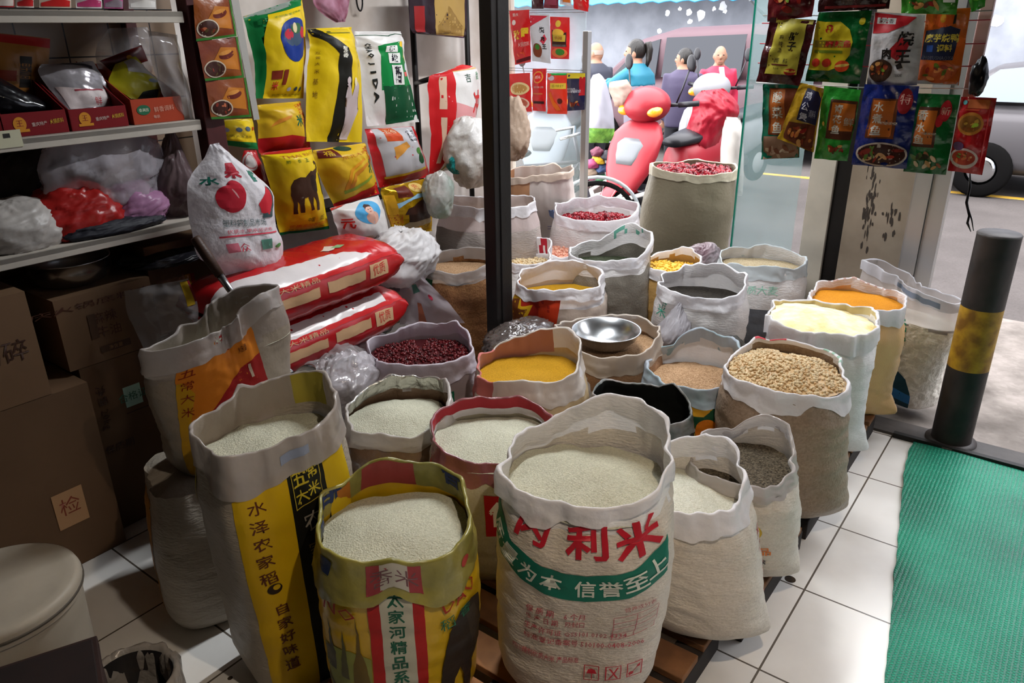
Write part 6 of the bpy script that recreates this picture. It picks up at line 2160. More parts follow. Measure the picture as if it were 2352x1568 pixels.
pk_('red packet with soup bowl at the right end of the packets', (2208, 222), (2290, 225), (2256, 402), (2176, 392), -.012, '#a8161a',
    [RC('#c86a3a', .25, .86, .85, .97), EL('#5aa0a0', .16, .93, .06, .03), EL('#b8742c', .42, .66, .36, .15), EL('#8a5a24', .42, .66, .3, .11), RC('#c84a2c', .2, .83, .6, .85), EL('#c8b8b0', .40, .20, .40, .14), EL('#a83a24', .40, .21, .33, .1), EL('#5a3a5a', .2, .36, .16, .06), RC('#c8403a', .86, .02, .88, .95)]+food(.42, .66, .28, .1, ['#c89a3a', '#a8c83a', '#8a4a1c'], 9, 14)+food(.4, .21, .28, .08, ['#c86a3c', '#5a7a2c', '#d8a87a'], 8, 15), 14, th=.035)
# black plastic bag knotted to the bar, and its string
kb = ona(2247, 178, PA-.02)
lump('plastic_bag', 'small black plastic bag knotted on the pink bar', 'bag', kb, (.02, .022, .05), mat('black_poly', '#0c0b0d', .3, bump=(14, .5)), seed=61, flatten=.98, rough=.4, n=28, m=18)
mb = MB()
q0 = ona(2228, 398, PA-.005)
q1, q2, q3, q4_, q5 = [ona(x, y, PA-.005) for x, y in ((2228, 430), (2220, 465), (2226, 495), (2222, 512), (2230, 532))]
mb.tube([q0, q1, q2, q3, q4_, q5], [.002, .003, .004, .003, .0035, .001], mat('black_poly', '#0c0b0d', .3))
mb.tube([q2, ona(2232, 505, PA-.005), ona(2236, 530, PA-.005)], [.002, .002, .001], mat('black_poly', '#0c0b0d', .3))
tag(mb.build('string'), 'frayed black string dangling under the red packet', 'string')
# sachets on the glass screen
GA = AF-.04
GS = 'sachets on the glass screen'


def sc_(label, tl, tr, br_, bl, col, art, seed, da=0):
    return pouch('seasoning_sachet', label, 'packet', q4(tl, tr, br_, bl), PAp(GA+da), -E1, th=.025, front=mat('glossy_film_'+col.lstrip('#'), col, .22, spec=.7, bump=(16, .5)), art=art, seed=seed, group=GS, crinkle=.005, nu=12, nv=16, seal=.05)


R1, R2 = '#c8181c', '#d01f20'
sc_('maroon sachet at the top left of the glass screen', (1220, -60), (1250, -60), (1248, 20), (1221, 20), '#3a0c14', [], 1)
sc_('dark red sachet second in the top row of the screen', (1250, -60), (1284, -60), (1282, 20), (1250, 18), '#6a1424', [RC('#8a3a4a', .1, .1, .9, .3)], 2)
sc_('white and orange sachet in the top row of the screen', (1285, -60), (1312, -60), (1312, 14), (1286, 10), '#c8c0c4', [RC('#c86a2a', .3, .1, .9, .5)], 3)
sc_('red sachet at the top right of the screen', (1312, -60), (1356, -60), (1352, 27), (1318, 20), R1, [T('#d8c8c0', '火', .7, .35, .2), T('#d87a6a', '锅料', .5, .15, .08)], 4)
sc_('tall red sachet with yellow characters left in the middle row', (1170, 25), (1216, 22), (1220, 142), (1183, 149), R1, [T('#d8c8c0', '重庆', .3, .92, .06), EL('#d8c8c0', .2, .78, .1, .05), T('#d8b02c', '秋', .32, .55, .17, bold=.03), T('#d8b02c', '霞', .76, .58, .17, bold=.03), T('#d8a8a0', '火锅底料', .65, .36, .09, w=.6), PL('#5a1018', [(.1, .02), (1, .05), (1, .12), (.1, .08)])]+food(.5, .2, .4, .07, ['#d8502c', '#a81c14'], 8, 5), 5)
sc_('white sachet with black brush characters in the middle row', (1217, 33), (1262, 33), (1265, 146), (1223, 140), '#c8c6ca', [PL('#c82c3c', [(0, .74), (.95, .97), (.0, .98)]), PL('#c83a4c', [(.5, .45), (.75, .6), (.85, .5), (.7, .38)]), T('#1d1815', '烧', .62, .68, .13, bold=.03), T('#1d1815', '肉', .66, .5, .1, bold=.03), T('#1d1815', '王', .72, .34, .1, bold=.03), EL('#7a3a24', .34, .25, .26, .15), EL('#3a7a2c', .36, .32, .12, .06)], 6)
sc_('red sachet with a gold crest right in the middle row', (1263, 38), (1309, 40), (1307, 136), (1265, 135), R2, [PL('#3a1c14', [(.12, .3), (.88, .3), (.85, .65), (.6, .6), (.4, .6), (.12, .7)]), EL('#d8b040', .45, .84, .14, .08), EL('#d8a83c', .45, .62, .3, .10), RC('#b89a34', .18, .42, .82, .58), T('#7a1c14', '麻辣', .5, .5, .1, w=.4), RC('#5a5450', .15, .30, .85, .35), EL('#d86a3c', .5, .15, .42, .12), EL('#3a7a2c', .55, .17, .25, .08)], 7)
sc_('red sachet with soup bowls at the lower left of the screen', (1166, 170), (1218, 167), (1222, 259), (1170, 259), R2, [EL('#d8c08a', .52, .62, .42, .16), EL('#b88a4c', .52, .62, .34, .11), EL('#d8b8a0', .5, .24, .42, .16), EL('#b8604a', .5, .25, .36, .12), RC('#d8d0d0', 0, .0, 1, .03)]+food(.5, .25, .3, .09, ['#d8d0c0', '#a84a2c', '#7a8a3c'], 9, 8), 8)
sc_('narrow red sachet with an orange ring in the lower row', (1223, 158), (1255, 157), (1254, 256), (1223, 254), R1, [EL('#d88a3c', .45, .80, .36, .14), EL('#d02024', .45, .80, .28, .11), T('#e0d8d0', '桥头', .45, .8, .08), T('#d8a8a0', '麻辣烫', .5, .57, .05, w=.7), RC('#c86a3c', .1, .4, .8, .43), RC('#3a1c1c', .1, .18, .9, .24)], 9)
sc_('orange red crayfish sachet in the lower row', (1256, 168), (1303, 168), (1303, 262), (1257, 261), '#d8321c', [RC('#2f9a44', .1, .95, 1, 1.05), EL('#c8b8c0', .22, .88, .18, .06), RC('#d8b43c', .18, .62, .95, .76), T('#7a6a1c', '香辣虾', .57, .69, .07, w=.6), PL('#d8641c', [(.1, .5), (.3, .2), (.5, .08), (.7, .1), (.6, .2), (.4, .3), (.25, .55)]), EL('#5a1c14', .68, .32, .14, .07)], 10)
sc_('navy and yellow sachet at the lower right of the screen', (1303, 168), (1345, 168), (1342, 252), (1303, 255), '#1d1c3c', [RC('#c8b02c', 0, .86, 1, 1), RC('#a81c24', .72, .4, 1, .9), T('#d0ccd0', '鸡公煲', .2, .55, .45, rot=-90, w=.2), T('#b8b4c0', '调料', .55, .52, .3, rot=-90, w=.15)]+food(.5, .15, .4, .12, br, 10, 11), 11)
# ------------------------------------------------------------------ street: cars, scooters, people
def loft(mb, secs, mt, n=20, e=2.0, caps=True):
    """secs: (centre, axis vector u, axis vector v) -> superellipse sections joined"""
    vs, fs = [], []
    for c, u, v in secs:
        for k in range(n):
            q = 2*pi*k/n
            cx, sx = cos(q), sin(q)
            x = (abs(cx)**(2/e))*(1 if cx > 0 else -1)
            y = (abs(sx)**(2/e))*(1 if sx > 0 else -1)
            vs.append(V(c)+V(u)*x+V(v)*y)
    N = len(secs)
    d = (V(secs[-1][0])-V(secs[0][0])).dot(V(secs[0][1]).cross(V(secs[0][2])))
    for i in range(N-1):
        for k in range(n):
            f = (i*n+k, i*n+(k+1) % n, (i+1)*n+(k+1) % n, (i+1)*n+k)
            fs.append(f if d > 0 else f[::-1])
    if caps:
        c0, c1 = tuple(range(n))[::-1], tuple((N-1)*n+k for k in range(n))
        fs.append(c0 if d > 0 else c0[::-1])
        fs.append(c1 if d > 0 else c1[::-1])
    mb.add(vs, fs, mt)
    return mb


tyre = mat('tyre_rubber', '#0d0c0c', .9, spec=.05)
dark_glass = mat('car_window', '#2c2e33', .25, spec=.2)
chrome = mat('chrome', '#c4c6c8', .15, 1.0)
blackp = mat('black_plastic', '#17161a', .4)


def car(name, label, a, b0, sgn, L, paint, stations, cab, win, wheels, gz=ROADZ, wdt=1.68, glass=dark_glass):
    """side-on car: stations (x, zlow, zhigh, halfwidth) along its length; x grows with sgn along the street"""
    t = thing(name, label, 'car', sh(a, b0+sgn*L/2, gz))
    P_ = lambda x, y, z: sh(a+y, b0+sgn*x, gz+z)
    ux, uz = E1, Z
    mb = MB()
    loft(mb, [(P_(x, 0, (z0+z1)/2), ux*hw, uz*(z1-z0)/2) for x, z0, z1, hw in stations], paint, n=32, e=5)
    mb.build('car_body', t)
    mb = MB()
    loft(mb, [(P_(x, 0, (z0+z1)/2), ux*hw, uz*(z1-z0)/2) for x, z0, z1, hw in cab], paint, n=32, e=4.5)
    mb.build('cabin', t)
    for poly in win:
        mb = MB()
        y = -wdt/2
        vs = [P_(x, y+(z-.95)*.22-.012, z) for x, z in poly]+[P_(x, y+(z-.95)*.22+.02, z) for x, z in poly]
        n_ = len(poly)
        mb.add(vs, [tuple(range(n_)), tuple(range(n_, 2*n_))[::-1]]+[(k, k+n_, (k+1) % n_+n_, (k+1) % n_) for k in range(n_)], glass, False)
        mb.build('window', t)
    for x in wheels:
        for y in (-wdt/2+.05, wdt/2-.05):
            w = MB()
            c = P_(x, y, .30)
            w.lathe([(.16, -.085), (.27, -.09), (.30, -.06), (.30, .06), (.27, .09), (.16, .085)], c, tyre, n=28, axis=E1)
            o = w.build('wheel', t)
            h = MB()
            h.lathe([(.001, -.075), (.10, -.08), (.165, -.07), (.165, .07), (.001, .075)], c, chrome, n=20, axis=E1)
            h.build('hub', o)
    return t


van_paint = mat('rosy_brown_paint', '#523d43', .6, 0, var=(1, .1))
VA = 11.6
vb = ab(ona(1345, 150, VA))[1]
st = [(0, .45, .75, .60), (.12, .30, .90, .78), (.6, .25, 1.02, .84), (1.2, .25, 1.12, .85), (4.2, .25, 1.15, .85), (4.5, .32, 1.1, .80), (4.55, .4, .9, .75)]
cb = [(.75, 1.0, 1.10, .72), (1.35, 1.0, 1.66, .72), (1.9, 1.0, 1.80, .72), (3.2, 1.0, 1.84, .72), (4.2, 1.0, 1.76, .72), (4.5, 1.0, 1.2, .70)]
wn = [[(1.0, 1.12), (1.42, 1.56), (1.72, 1.64), (1.72, 1.12)], [(1.82, 1.12), (1.82, 1.66), (3.02, 1.70), (3.02, 1.12)], [(3.12, 1.12), (3.12, 1.70), (4.05, 1.62), (4.25, 1.12)]]
car('van', 'rosy brown van parked along the grey street wall', VA, vb, 1, 4.55, van_paint, st, cb, wn, (.85, 3.65), wdt=1.70)
sil = mat('silver_paint', '#4c494b', .4, .3)
CA = 10.7
cbb = ab(ona(2085, 300, CA))[1]
st = [(0, .40, .85, .65), (.1, .28, .98, .78), (.8, .22, 1.0, .84), (3.4, .22, .98, .85), (4.2, .25, .80, .80), (4.4, .35, .65, .7)]
cb = [(.30, .92, 1.0, .70), (.85, .92, 1.36, .68), (1.6, .92, 1.46, .68), (2.4, .92, 1.42, .68), (3.2, .92, 1.0, .70)]
wn = [[(.55, 1.02), (.92, 1.34), (1.25, 1.38), (1.25, 1.02)], [(1.33, 1.02), (1.33, 1.385), (2.1, 1.38), (2.15, 1.02)], [(2.22, 1.02), (2.2, 1.37), (2.45, 1.34), (2.95, 1.02)]]
car('car', 'silver sedan parked across the street at the right edge', CA, cbb, 1, 4.4, sil, st, cb, wn, (.95, 3.55), glass=mat('pale_car_window', '#6f787e', .2, spec=.3))


def scooter(name, label, cowl_w, heading, paint, s=1.1, gz=SIDEZ, bar=True, mirrors=True):
    hx = V((heading[0], heading[1], 0)).normalized()
    hy = Z.cross(hx)
    o_ = V((cowl_w.x, cowl_w.y, gz))-hx*.25*s
    Lc = lambda x, y, z: o_+hx*x*s+hy*y*s+Z*z*s
    t = thing(name, label, 'scooter', o_)
    D = lambda x, y, z: (hx*x+hy*y+Z*z)*s
    # front shield
    mb = MB()
    secs = []
    for x, z, hw, th, fwd in ((.545, .36, .055, .03, 0), (.53, .42, .125, .05, 0), (.47, .55, .19, .06, 0), (.41, .68, .22, .065, 0), (.35, .80, .22, .06, 0), (.30, .87, .165, .05, 0), (.28, .90, .12, .03, 0)):
        secs.append((Lc(x, 0, z), D(0, hw, 0), D(th, 0, th*.35)))
    loft(mb, secs, paint, n=24, e=2.6)
    sh_ = mb.build('front_shield', t)
    mb = MB()
    loft(mb, [(Lc(.505, 0, .60), D(0, .075, 0), D(.02, 0, .01)), (Lc(.475, 0, .66), D(0, .105, 0), D(.022, 0, .01)), (Lc(.435, 0, .74), D(0, .125, 0), D(.022, 0, .01)), (Lc(.41, 0, .78), D(0, .09, 0), D(.02, 0, .01))], mat('grey_lens', '#5d6063', .3, spec=.4), n=20, e=3)
    mb.build('shield_lamp', t)
    # head cowl
    mb = MB()
    mb.ball(Lc(.25, 0, 1.02), (D(.17, 0, -.05), D(0, .185, 0), D(.05, 0, .125)), paint, n=28, m=18, fn=lambda d: 1-.12*max(0, -d.x))
    mb.build('head_cowl', t)
    for sg in (-1, 1):
        mb = MB()
        mb.ball(Lc(.335, sg*.125, .985), (D(.055, sg*.01, -.02), D(-.02, .055, 0), D(.01, 0, .04)), mat('amber_lens', '#e08a12', .15, spec=.8), n=16, m=10)
        mb.build('turn_signal', t)
    mb = MB()
    mb.tube([Lc(.13, -.34, 1.03), Lc(.17, -.2, 1.02), Lc(.19, 0, 1.0), Lc(.17, .2, 1.02), Lc(.13, .34, 1.03)], .014*s, blackp)
    mb.build('handlebar', t)
    for sg in (-1, 1):
        mb = MB()
        mb.tube([Lc(.17, sg*.22, 1.02), Lc(.12, sg*.36, 1.035)], .02*s, blackp)
        mb.build('grip', t)
        if mirrors:
            m_ = MB()
            m_.tube([Lc(.17, sg*.20, 1.03), Lc(.16, sg*.24, 1.14), Lc(.14, sg*.27, 1.26)], .006*s, blackp, n=8)
            o = m_.build('mirror_stalk', t)
            m_ = MB()
            m_.ball(Lc(.135, sg*.28, 1.31), (D(.016, 0, .0), D(0, .036, .008), D(0, -.008, .058)), blackp, n=18, m=12)
            m_.ball(Lc(.122, sg*.28, 1.31), (D(.006, 0, .0), D(0, .030, .008), D(0, -.008, .050)), mat('mirror_face', '#6a4a44', .1, .6), n=18, m=12)
            m_.build('mirror', o)
    # wheel, fork, mudguard
    for x in (.56, -.66):
        mb = MB()
        mb.lathe([(.12, -.035), (.185, -.045), (.21, -.025), (.215, 0), (.21, .025), (.185, .045), (.12, .035)], Lc(x, 0, .215), tyre, n=32, axis=hy)
        w = mb.build('wheel', t)
        mb = MB()
        mb.lathe([(.001, -.03), (.12, -.034), (.125, 0), (.12, .034), (.001, .03)], Lc(x, 0, .215), mat('white_wheel', '#8d8d8d', .5), n=20, axis=hy)
        mb.build('rim', w)
    mb = MB()
    mb.tube([Lc(.56, .07, .215), Lc(.49, .07, .42), Lc(.30, .05, .9)], .016*s, blackp, n=8)
    mb.tube([Lc(.56, -.07, .215), Lc(.49, -.07, .42), Lc(.30, -.05, .9)], .016*s, blackp, n=8)
    mb.build('fork', t)
    mb = MB()
    secs = []
    for k in range(7):
        q = radians(-10+k*26)
        secs.append((Lc(.56+.245*cos(q), 0, .215+.245*sin(q)), D(0, .062, 0), D(.012*cos(q), 0, .012*sin(q))))
    loft(mb, secs, paint, n=14, e=2.5)
    mb.build('front_mudguard', t)
    # floor, rear body, seat
    mb = MB()
    loft(mb, [(Lc(.40, 0, .34), D(0, .12, 0), D(0, 0, .05)), (Lc(.1, 0, .29), D(0, .16, 0), D(0, 0, .05)), (Lc(-.25, 0, .30), D(0, .16, 0), D(0, 0, .06))], blackp, n=20, e=4)
    mb.build('footboard', t)
    mb = MB()
    loft(mb, [(Lc(.34, 0, .45), D(0, .11, 0), D(.02, 0, .0)), (Lc(.22, 0, .85), D(0, .14, 0), D(.02, 0, .0))], blackp, n=16, e=3)
    mb.build('leg_guard', t)
    mb = MB()
    loft(mb, [(Lc(-.18, 0, .48), D(0, .13, 0), D(0, 0, .20)), (Lc(-.35, 0, .53), D(0, .16, 0), D(0, 0, .19)), (Lc(-.65, 0, .58), D(0, .15, 0), D(0, 0, .14)), (Lc(-.92, 0, .66), D(0, .07, 0), D(0, 0, .06))], paint, n=22, e=2.6)
    mb.build('rear_body', t)
    mb = MB()
    loft(mb, [(Lc(-.10, 0, .70), D(0, .09, 0), D(0, 0, .035)), (Lc(-.3, 0, .72), D(0, .135, 0), D(0, 0, .05)), (Lc(-.6, 0, .76), D(0, .14, 0), D(0, 0, .05)), (Lc(-.8, 0, .79), D(0, .08, 0), D(0, 0, .03))], blackp, n=20, e=2.6)
    mb.build('seat', t)
    if bar:
        mb = MB()
        wb = mat('white_bar', '#d2d0cc', .35)
        mb.tube([Lc(.40, -.24, .44), Lc(.62, -.22, .40), Lc(.74, -.10, .39), Lc(.76, .05, .39), Lc(.70, .18, .40), Lc(.45, .25, .43)], .016*s, wb)
        mb.tube([Lc(.72, -.10, .39), Lc(.56, -.06, .41)], .013*s, wb)
        mb.tube([Lc(.72, .10, .39), Lc(.56, .06, .41)], .013*s, wb)
        mb.build('crash_bar', t)
    return t, Lc


cw = aty(1487, 252, 6.5)
red_paint = mat('scooter_red', '#861722', .4, spec=.35)
scooter('scooter', 'red electric scooter with mirrors parked on the pavement', cw, (-.72, -.70), red_paint)
cw2 = aty(1632, 246, 8.3)
scooter('scooter', 'white scooter parked behind the red scooter and red sheet', cw2, (-.75, -.66), mat('scooter_white', '#747376', .5), bar=False)
cw3 = aty(1262, 275, 7.4)
scooter('scooter', 'grey scooter seen through the glass screen', cw3, (-.3, -.95), mat('scooter_grey', '#6f767c', .3), bar=False)
# red sheet over the white scooter
pouch('plastic_sheet', 'crumpled red plastic sheet draped over the seat of the red scooter', 'sheet', [((1612, 208), (1662, 203)), ((1592, 228), (1692, 232)), ((1590, 255), (1696, 266)), ((1578, 290), (1664, 300)), ((1562, 335), (1640, 352)), ((1548, 366), (1622, 374))], lambda x, y: aty(x, y, 7.05), V((-.2, -1, .15)).normalized(), th=.46,
      front=mat('red_sheet', '#98182a', .35, transl=.3, bump=(8, .5)), seed=90, crinkle=.03, seal=.0, nu=26, nv=30)
pouch('grain_sack', 'white woven sack standing at the right of the red sheet', 'sack', [((1668, 268), (1700, 270)), ((1660, 300), (1706, 300)), ((1655, 350), (1708, 350)), ((1655, 400), (1708, 400)), ((1660, 450), (1705, 450))], lambda x, y: aty(x, y, 5.6), V((0, -1, .05)), th=.22, front=mat('white_street_sack', '#9a958f', .6), seed=91, crinkle=.01)
# white carrier bag with greens, hung on the scooter grip
leaf = mat('green_vegetable', '#6e9a3c', .5, bump=(30, .6), var=(20, .5), col2='#3f6a22')
pouch('carrier_bag', 'white carrier bag of green vegetables hanging by the scooter', 'bag', [((1362, 172), (1376, 168)), ((1352, 195), (1390, 185)), ((1346, 230), (1404, 230)), ((1344, 270), (1410, 275)), ((1344, 305), (1411, 305)), ((1350, 328), (1402, 328))], lambda x, y: aty(x, y, 5.9), V((0, -1, .1)).normalized(), th=.2,
      front=mat('misty_carrier', '#a5a3ac', .4, transl=.3, bump=(10, .3)), seed=92, crinkle=.012, zones=lambda u, v: leaf if v < .27+.05*nz(u*6, 1) else None)
pouch('cloth_bag', 'crumpled beige cloth glove cover on the scooter handlebar', 'bag', [((1400, 188), (1440, 182)), ((1398, 205), (1450, 200)), ((1408, 230), (1452, 226)), ((1412, 245), (1445, 245))], lambda x, y: aty(x, y, 6.55), V((0, -1, .1)).normalized(), th=.16, front=mat('beige_cloth', '#8f7c70', .7, bump=(12, .5)), seed=93, crinkle=.012)
# bicycle behind the screen
by = 5.75
t = thing('bicycle', 'old bicycle with grey mudguards behind the glass screen', 'bicycle', V((aty(1290, 430, by).x, by, SIDEZ)))
bx0, bx1 = aty(1200, 430, by).x, aty(1335, 430, by).x+.12
fr = mat('bike_frame', '#3c3a40', .35)
for nm, bx in (('wheel', bx0-.35), ('wheel', bx1)):
    c = V((bx, by, SIDEZ+.32))
    mb = MB()
    mb.tube([c+V((cos(q)*.30, 0, sin(q)*.30)) for q in [2*pi*k/36 for k in range(36)]], .018, tyre, n=8, closed=True)
    w = mb.build(nm, t)
    mb = MB()
    for k in range(18):
        q = 2*pi*k/18
        mb.tube([c, c+V((cos(q)*.29, 0, sin(q)*.29))], .0016, chrome, n=4, cap=False)
    mb.build('spokes', w)
    mb = MB()
    mb.tube([c+V((cos(q)*.345, 0, sin(q)*.345)) for q in [radians(10+k*10) for k in range(17)]], .014, mat('grey_mudguard', '#9aa0a2', .3, .5), n=8)
    mb.build('mudguard', t)
mb = MB()
A, B_, Cc, D_ = V((bx0-.35, by, SIDEZ+.32)), V((bx0+.05, by, SIDEZ+.30)), V((bx0-.02, by, SIDEZ+.75)), V((bx1-.14, by, SIDEZ+.78))
for p, q in ((A, B_), (A, Cc), (B_, Cc), (Cc, D_), (B_, D_), (D_, V((bx1, by, SIDEZ+.32))), (D_, D_+V((-.04, 0, .2)))):
    mb.tube([p, q], .014, fr, n=8)
mb.build('frame', t)
mb = MB()
hp = D_+V((-.04, 0, .2))
mb.tube([hp+V((-.12, -.25, .0)), hp+V((.02, -.2, .03)), hp, hp+V((.02, .2, .03)), hp+V((-.12, .25, .0))], .011, chrome, n=8)
mb.build('handlebar', t)
mb = MB()
mb.ball(Cc+V((-.04, 0, .10)), (.13, .08, .04), blackp)
mb.build('saddle', t)
# heap of market odds left of the scooter
rr = random.Random(11)
pm_c = ['#5a2a3a', '#2a2a30', '#b8942c', '#8a3a5a', '#3a4a6a', '#7a6a5a', '#c03a6a', '#2f5a3a']
bk = aty(1368, 440, 6.75)
for k in range(8):
    px, py = 1352+rr.random()*44, 352+k*9
    c = aty(px, py, 6.72+.05*rr.random())
    lump('cloth_bundle', ['dark plum bundle, topmost of the heap left of the scooter', 'black bundle, second from the top left of the scooter', 'ochre bundle in the upper heap left of the scooter', 'mauve bundle in the middle of the heap left of the scooter', 'blue grey bundle in the middle of the heap left of the scooter', 'taupe bundle low in the heap left of the scooter', 'bright pink bundle low in the heap left of the scooter', 'green bundle, lowest of the heap left of the scooter'][k], 'bundle', c, (.06, .06, .055), pm(pm_c[k]), seed=k+100, rough=.4, n=20, m=14, group='bundles heaped by the scooter')
mb = MB()
mb.sbox(ab(bk)[0]-.12, ab(bk)[0]+.12, ab(bk)[1]-.13, ab(bk)[1]+.13, SIDEZ, aty(1372, 422, 6.75).z, pm('#3a2f2a'))
tag(mb.build('crate'), 'dark crate under the bundles left of the scooter', 'crate')

# ---- people
skin = mat('skin', '#8a6450', .55, bump=(40, .05))
hairm = mat('black_hair', '#16120f', .4, bump=(60, .6, (1, 1, .2)))
eyem = mat('eye_dark', '#1a1412', .2)


def remesh(o, vx=.012, it=6):
    m = o.modifiers.new('rm', 'REMESH')
    m.mode = 'VOXEL'
    m.voxel_size = vx
    m.use_smooth_shade = True
    s_ = o.modifiers.new('sm', 'SMOOTH')
    s_.factor = .5
    s_.iterations = it


def person(label, px, py, Y, facing, gz, arms, jacket, trouser, hair, look=0.0, lean=0.0, extras=None, bald=False, scale_w=1.0, yoke=None, collar=None):
    """px, py: top of the head; facing: heading in degrees (0 = away from camera, 90 = right)"""
    top = aty(px, py, Y)
    H = top.z-gz
    fx = V((sin(radians(facing)), cos(radians(facing)), 0))
    rx = fx.cross(Z)
    k = H/1.7
    hd = V((sin(radians(facing+look)), cos(radians(facing+look)), 0))
    hr = hd.cross(Z)
    foot = V((top.x, top.y, gz))-fx*lean*.5*k
    Pt = lambda r_, f_, z: foot+rx*(r_*k)+fx*((f_+lean*max(0, z-.9)*1.2)*k)+Z*(z*k)
    t = thing('person', label, 'person', V((foot.x, foot.y, gz)))
    b = MB()
    el = lambda z, w, d, f=0: (Pt(0, f, z), rx*(w*k), fx*(d*k))
    # trunk, neck
    loft(b, [el(.80, .15, .11), el(.95, .165, .115), el(1.08, .145, .10), el(1.25, .16, .115), el(1.38, .165, .105), el(1.44, .10, .075), el(1.50, .055, .055, .01), el(1.56, .052, .055, .015)], skin, n=24, e=2.3)
    hc = Pt(0, .02, 1.585)
    hcx = hc+Z*0
    b.ball(hcx, (hr*(.075*k), hd*(.095*k), Z*(.115*k)), skin, n=24, m=18, fn=lambda d: 1-.06*max(0, -d.z)*abs(d.x))
    b.ball(hcx+hd*(.045*k)-Z*(.065*k), (hr*(.045*k), hd*(.045*k), Z*(.045*k)), skin)
    b.ball(hcx+hd*(.100*k)-Z*(.015*k), (hr*(.014*k), hd*(.018*k), Z*(.026*k)), skin)
    for sg in (-1, 1):
        b.ball(hcx+hr*(sg*.078*k)-hd*(.005*k)-Z*(.01*k), (hr*(.012*k), hd*(.022*k), Z*(.034*k)), skin)
    jk, tr, sho = MB(), MB(), MB()
    jmat = jacket
    loft(jk, [el(.80, .185, .135), el(.95, .19, .14), el(1.10, .18, .135), el(1.28, .20, .145), el(1.38, .20, .13), el(1.44, .13, .095), el(1.475, .075, .075, .01)], jmat, n=28, e=2.4)
    yk = MB() if yoke else None
    for sg, key in ((-1, 0), (1, 1)):
        e_, h_ = arms[key]
        s0 = Pt(sg*.17, 0, 1.39)
        s1 = s0+(rx*e_[0]+fx*e_[1]+Z*e_[2])*k
        s2 = s1+(rx*h_[0]+fx*h_[1]+Z*h_[2])*k
        b.tube([s0, s0.lerp(s1, .5), s1, s1.lerp(s2, .5), s2], [.05*k, .045*k, .038*k, .034*k, .026*k], skin, n=12)
        (yk or jk).tube([s0-(s1-s0)*.12, s0.lerp(s1, .4), s1, s1.lerp(s2, .5), s1.lerp(s2, .92)], [.068*k, .066*k, .056*k, .05*k, .042*k], yoke or jmat, n=14)
        dv = (s2-s1).normalized()
        sdv = dv.cross(fx if abs(dv.dot(fx)) < .9 else Z).normalized()
        nv_ = dv.cross(sdv)
        b.ball(s2+dv*.045*k, (dv*.05*k, sdv*.038*k, nv_*.016*k), skin)
        for q, (o_, l_) in enumerate(((-.028, .062), (-.010, .072), (.009, .068), (.027, .054))):
            f0 = s2+dv*.08*k+sdv*o_*k
            b.tube([f0, f0+dv*l_*.5*k+nv_*.006*k, f0+dv*l_*.9*k+nv_*.02*k], [.0085*k, .008*k, .0065*k], skin, n=8)
        th0 = s2+dv*.03*k-sdv*.032*k
        b.tube([th0, th0+dv*.03*k-sdv*.025*k, th0+dv*.058*k-sdv*.032*k], [.010*k, .009*k, .007*k], skin, n=8)
        # legs
        h0, h1, h2 = Pt(sg*.085, 0, .86), Pt(sg*.095, .02, .47), Pt(sg*.10, -.01, .08)
        b.tube([h0, h0.lerp(h1, .5), h1, h1.lerp(h2, .4), h2], [.085*k, .075*k, .052*k, .052*k, .035*k], skin, n=14)
        tr.tube([h0+Z*.08*k, h0.lerp(h1, .4), h1, h1.lerp(h2, .4), h1.lerp(h2, .93)], [.105*k, .095*k, .075*k, .07*k, .065*k], trouser, n=16)
        sho.ball(h2+fx*.06*k-Z*.04*k, (rx*.045*k, fx*.13*k, Z*.04*k), blackp)
    loft(tr, [el(.78, .15, .12), el(.90, .175, .13), el(1.0, .165, .125)], trouser, n=24, e=2.3)
    o = b.build('body', t)
    remesh(o, .011)
    o = jk.build('jacket', t)
    remesh(o, .016)
    if yk:
        loft(yk, [el(1.27, .205, .15), el(1.38, .206, .136), el(1.44, .135, .10), el(1.485, .08, .08, .01)], yoke, n=28, e=2.4)
        o = yk.build('jacket_yoke', t)
        remesh(o, .016)
    o = tr.build('trousers', t)
    remesh(o, .016)
    sho.build('shoes', t)
    for sg in (-1, 1):
        e_ = MB()
        e_.ball(hcx+hd*(.084*k)+hr*(sg*.031*k)+Z*(.012*k), (hr*(.012*k), hd*(.008*k), Z*(.006*k)), eyem, n=10, m=8)
        e_.build('eye', t)
    m_ = MB()
    m_.ball(hcx+hd*(.085*k)-Z*(.062*k), (hr*(.024*k), hd*(.008*k), Z*(.006*k)), mat('lips', '#9a5a50', .5), n=12, m=8)
    m_.build('mouth', t)
    h = MB()
    if hair != 'none':
        def hf(d):
            return 1.0
        h.ball(hcx-hd*(.012*k)+Z*(.018*k), (hr*(.085*k), hd*(.098*k), Z*(.112*k)), hairm, n=26, m=18)
        # shave the face side away
        vs = []
        for p in h.v:
            q = p-hcx
            f_, z_ = q.dot(hd), q.z
            if f_ > .03*k and z_ < .055*k:
                p = p-hd*(f_-.03*k)*.9
            if z_ < -.05*k:
                p = p+Z*((-.05*k-z_)*.6)
            vs.append(p)
        h.v = vs
        if hair == 'pony':
            p0 = hcx-hd*.10*k+Z*.075*k
            h.tube([p0, p0-hd*.03*k+Z*.005*k, p0-hd*.045*k-Z*.05*k, p0-hd*.04*k-Z*.14*k, p0-hd*.02*k-Z*.24*k], [.022*k, .034*k, .036*k, .03*k, .006*k], hairm, n=12)
        if hair == 'bun':
            p0 = hcx-hd*.095*k-Z*.03*k
            h.tube([p0, p0-hd*.02*k-Z*.06*k, p0-hd*.01*k-Z*.14*k], [.03*k, .042*k, .02*k], hairm, n=12)
        h.build('hair', t)
    elif bald:
        h.lathe([(.078*k, -.02*k), (.081*k, .01*k), (.079*k, .03*k)], hcx-hd*.014*k, mat('grey_stubble', '#8a7a70', .8), n=24)
        h.build('hair', t)
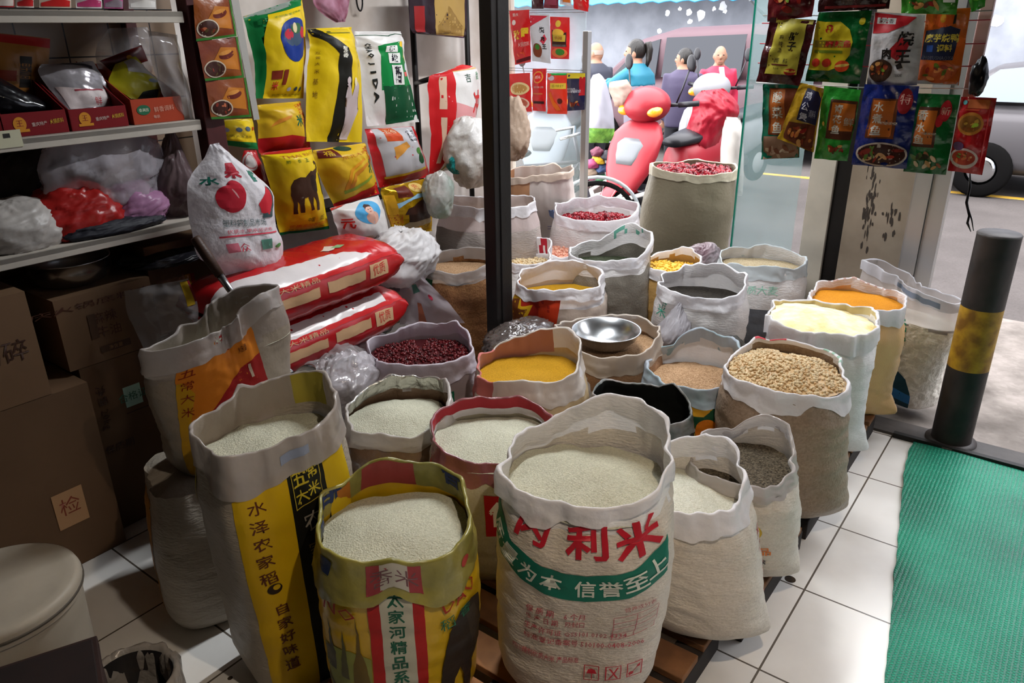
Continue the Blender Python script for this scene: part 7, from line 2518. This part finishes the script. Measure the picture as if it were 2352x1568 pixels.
    if extras:
        extras(t, Pt, rx, fx, k, hcx, hd, hr)
    return t


DN = ((-.03, .0, -.28), (.0, .05, -.25))
DNR = ((.03, .0, -.28), (.0, .05, -.25))
navy = mat('navy_jacket', '#2b2d38', .7, bump=(12, .3))
person('bald man in a dark jacket walking away beyond the scooter', 1372, 97, 9.2, -35, ROADZ, (DN, DNR), navy, mat('dark_trousers', '#1f1f24', .8), 'none', look=-20, bald=True)
teal = mat('turquoise_jacket', '#0f5a6e', .55, bump=(12, .3))
person('woman with a ponytail in a turquoise and grey jacket behind the scooter', 1470, 92, 7.6, -48, SIDEZ, (((-.08, .20, -.14), (-.06, .26, .02)), ((.0, .22, -.12), (-.10, .24, .02))), mat('grey_jacket', '#6b6470', .65, bump=(12, .3)), mat('dark_trousers', '#1f1f24', .8), 'pony', look=-25, yoke=teal, lean=.10)
person('dark haired woman in a purple jacket seen from behind', 1573, 112, 8.9, 12, ROADZ, (DN, DNR), mat('purple_jacket', '#373046', .65, bump=(12, .3)), mat('dark_trousers', '#1f1f24', .8), 'bun', look=-75)


def shirt(t, Pt, rx, fx, k, hc, hd, hr):
    m = MB()
    pts = [Pt(-.055, .125, 1.43), Pt(.055, .125, 1.43), Pt(.075, .16, 1.28), Pt(.06, .165, 1.0), Pt(-.06, .165, 1.0), Pt(-.075, .16, 1.28)]
    loft(m, [(Pt(0, .105, .9), rx*.055*k, fx*.05*k), (Pt(0, .11, 1.2), rx*.065*k, fx*.052*k), (Pt(0, .085, 1.36), rx*.055*k, fx*.06*k), (Pt(0, .05, 1.46), rx*.045*k, fx*.045*k)], mat('grey_shirt', '#8f9299', .7), n=18, e=2.5)
    m.build('shirt', t)


person('bald man in an open red jacket walking towards the camera', 1655, 105, 9.3, 172, ROADZ, (((-.08, -.05, -.26), (-.02, .02, -.25)), ((.08, -.05, -.26), (.02, .02, -.25))), mat('red_jacket', '#9c1c38', .6, bump=(12, .3)), mat('dark_trousers', '#1f1f24', .8), 'none', look=18, bald=True, extras=shirt)
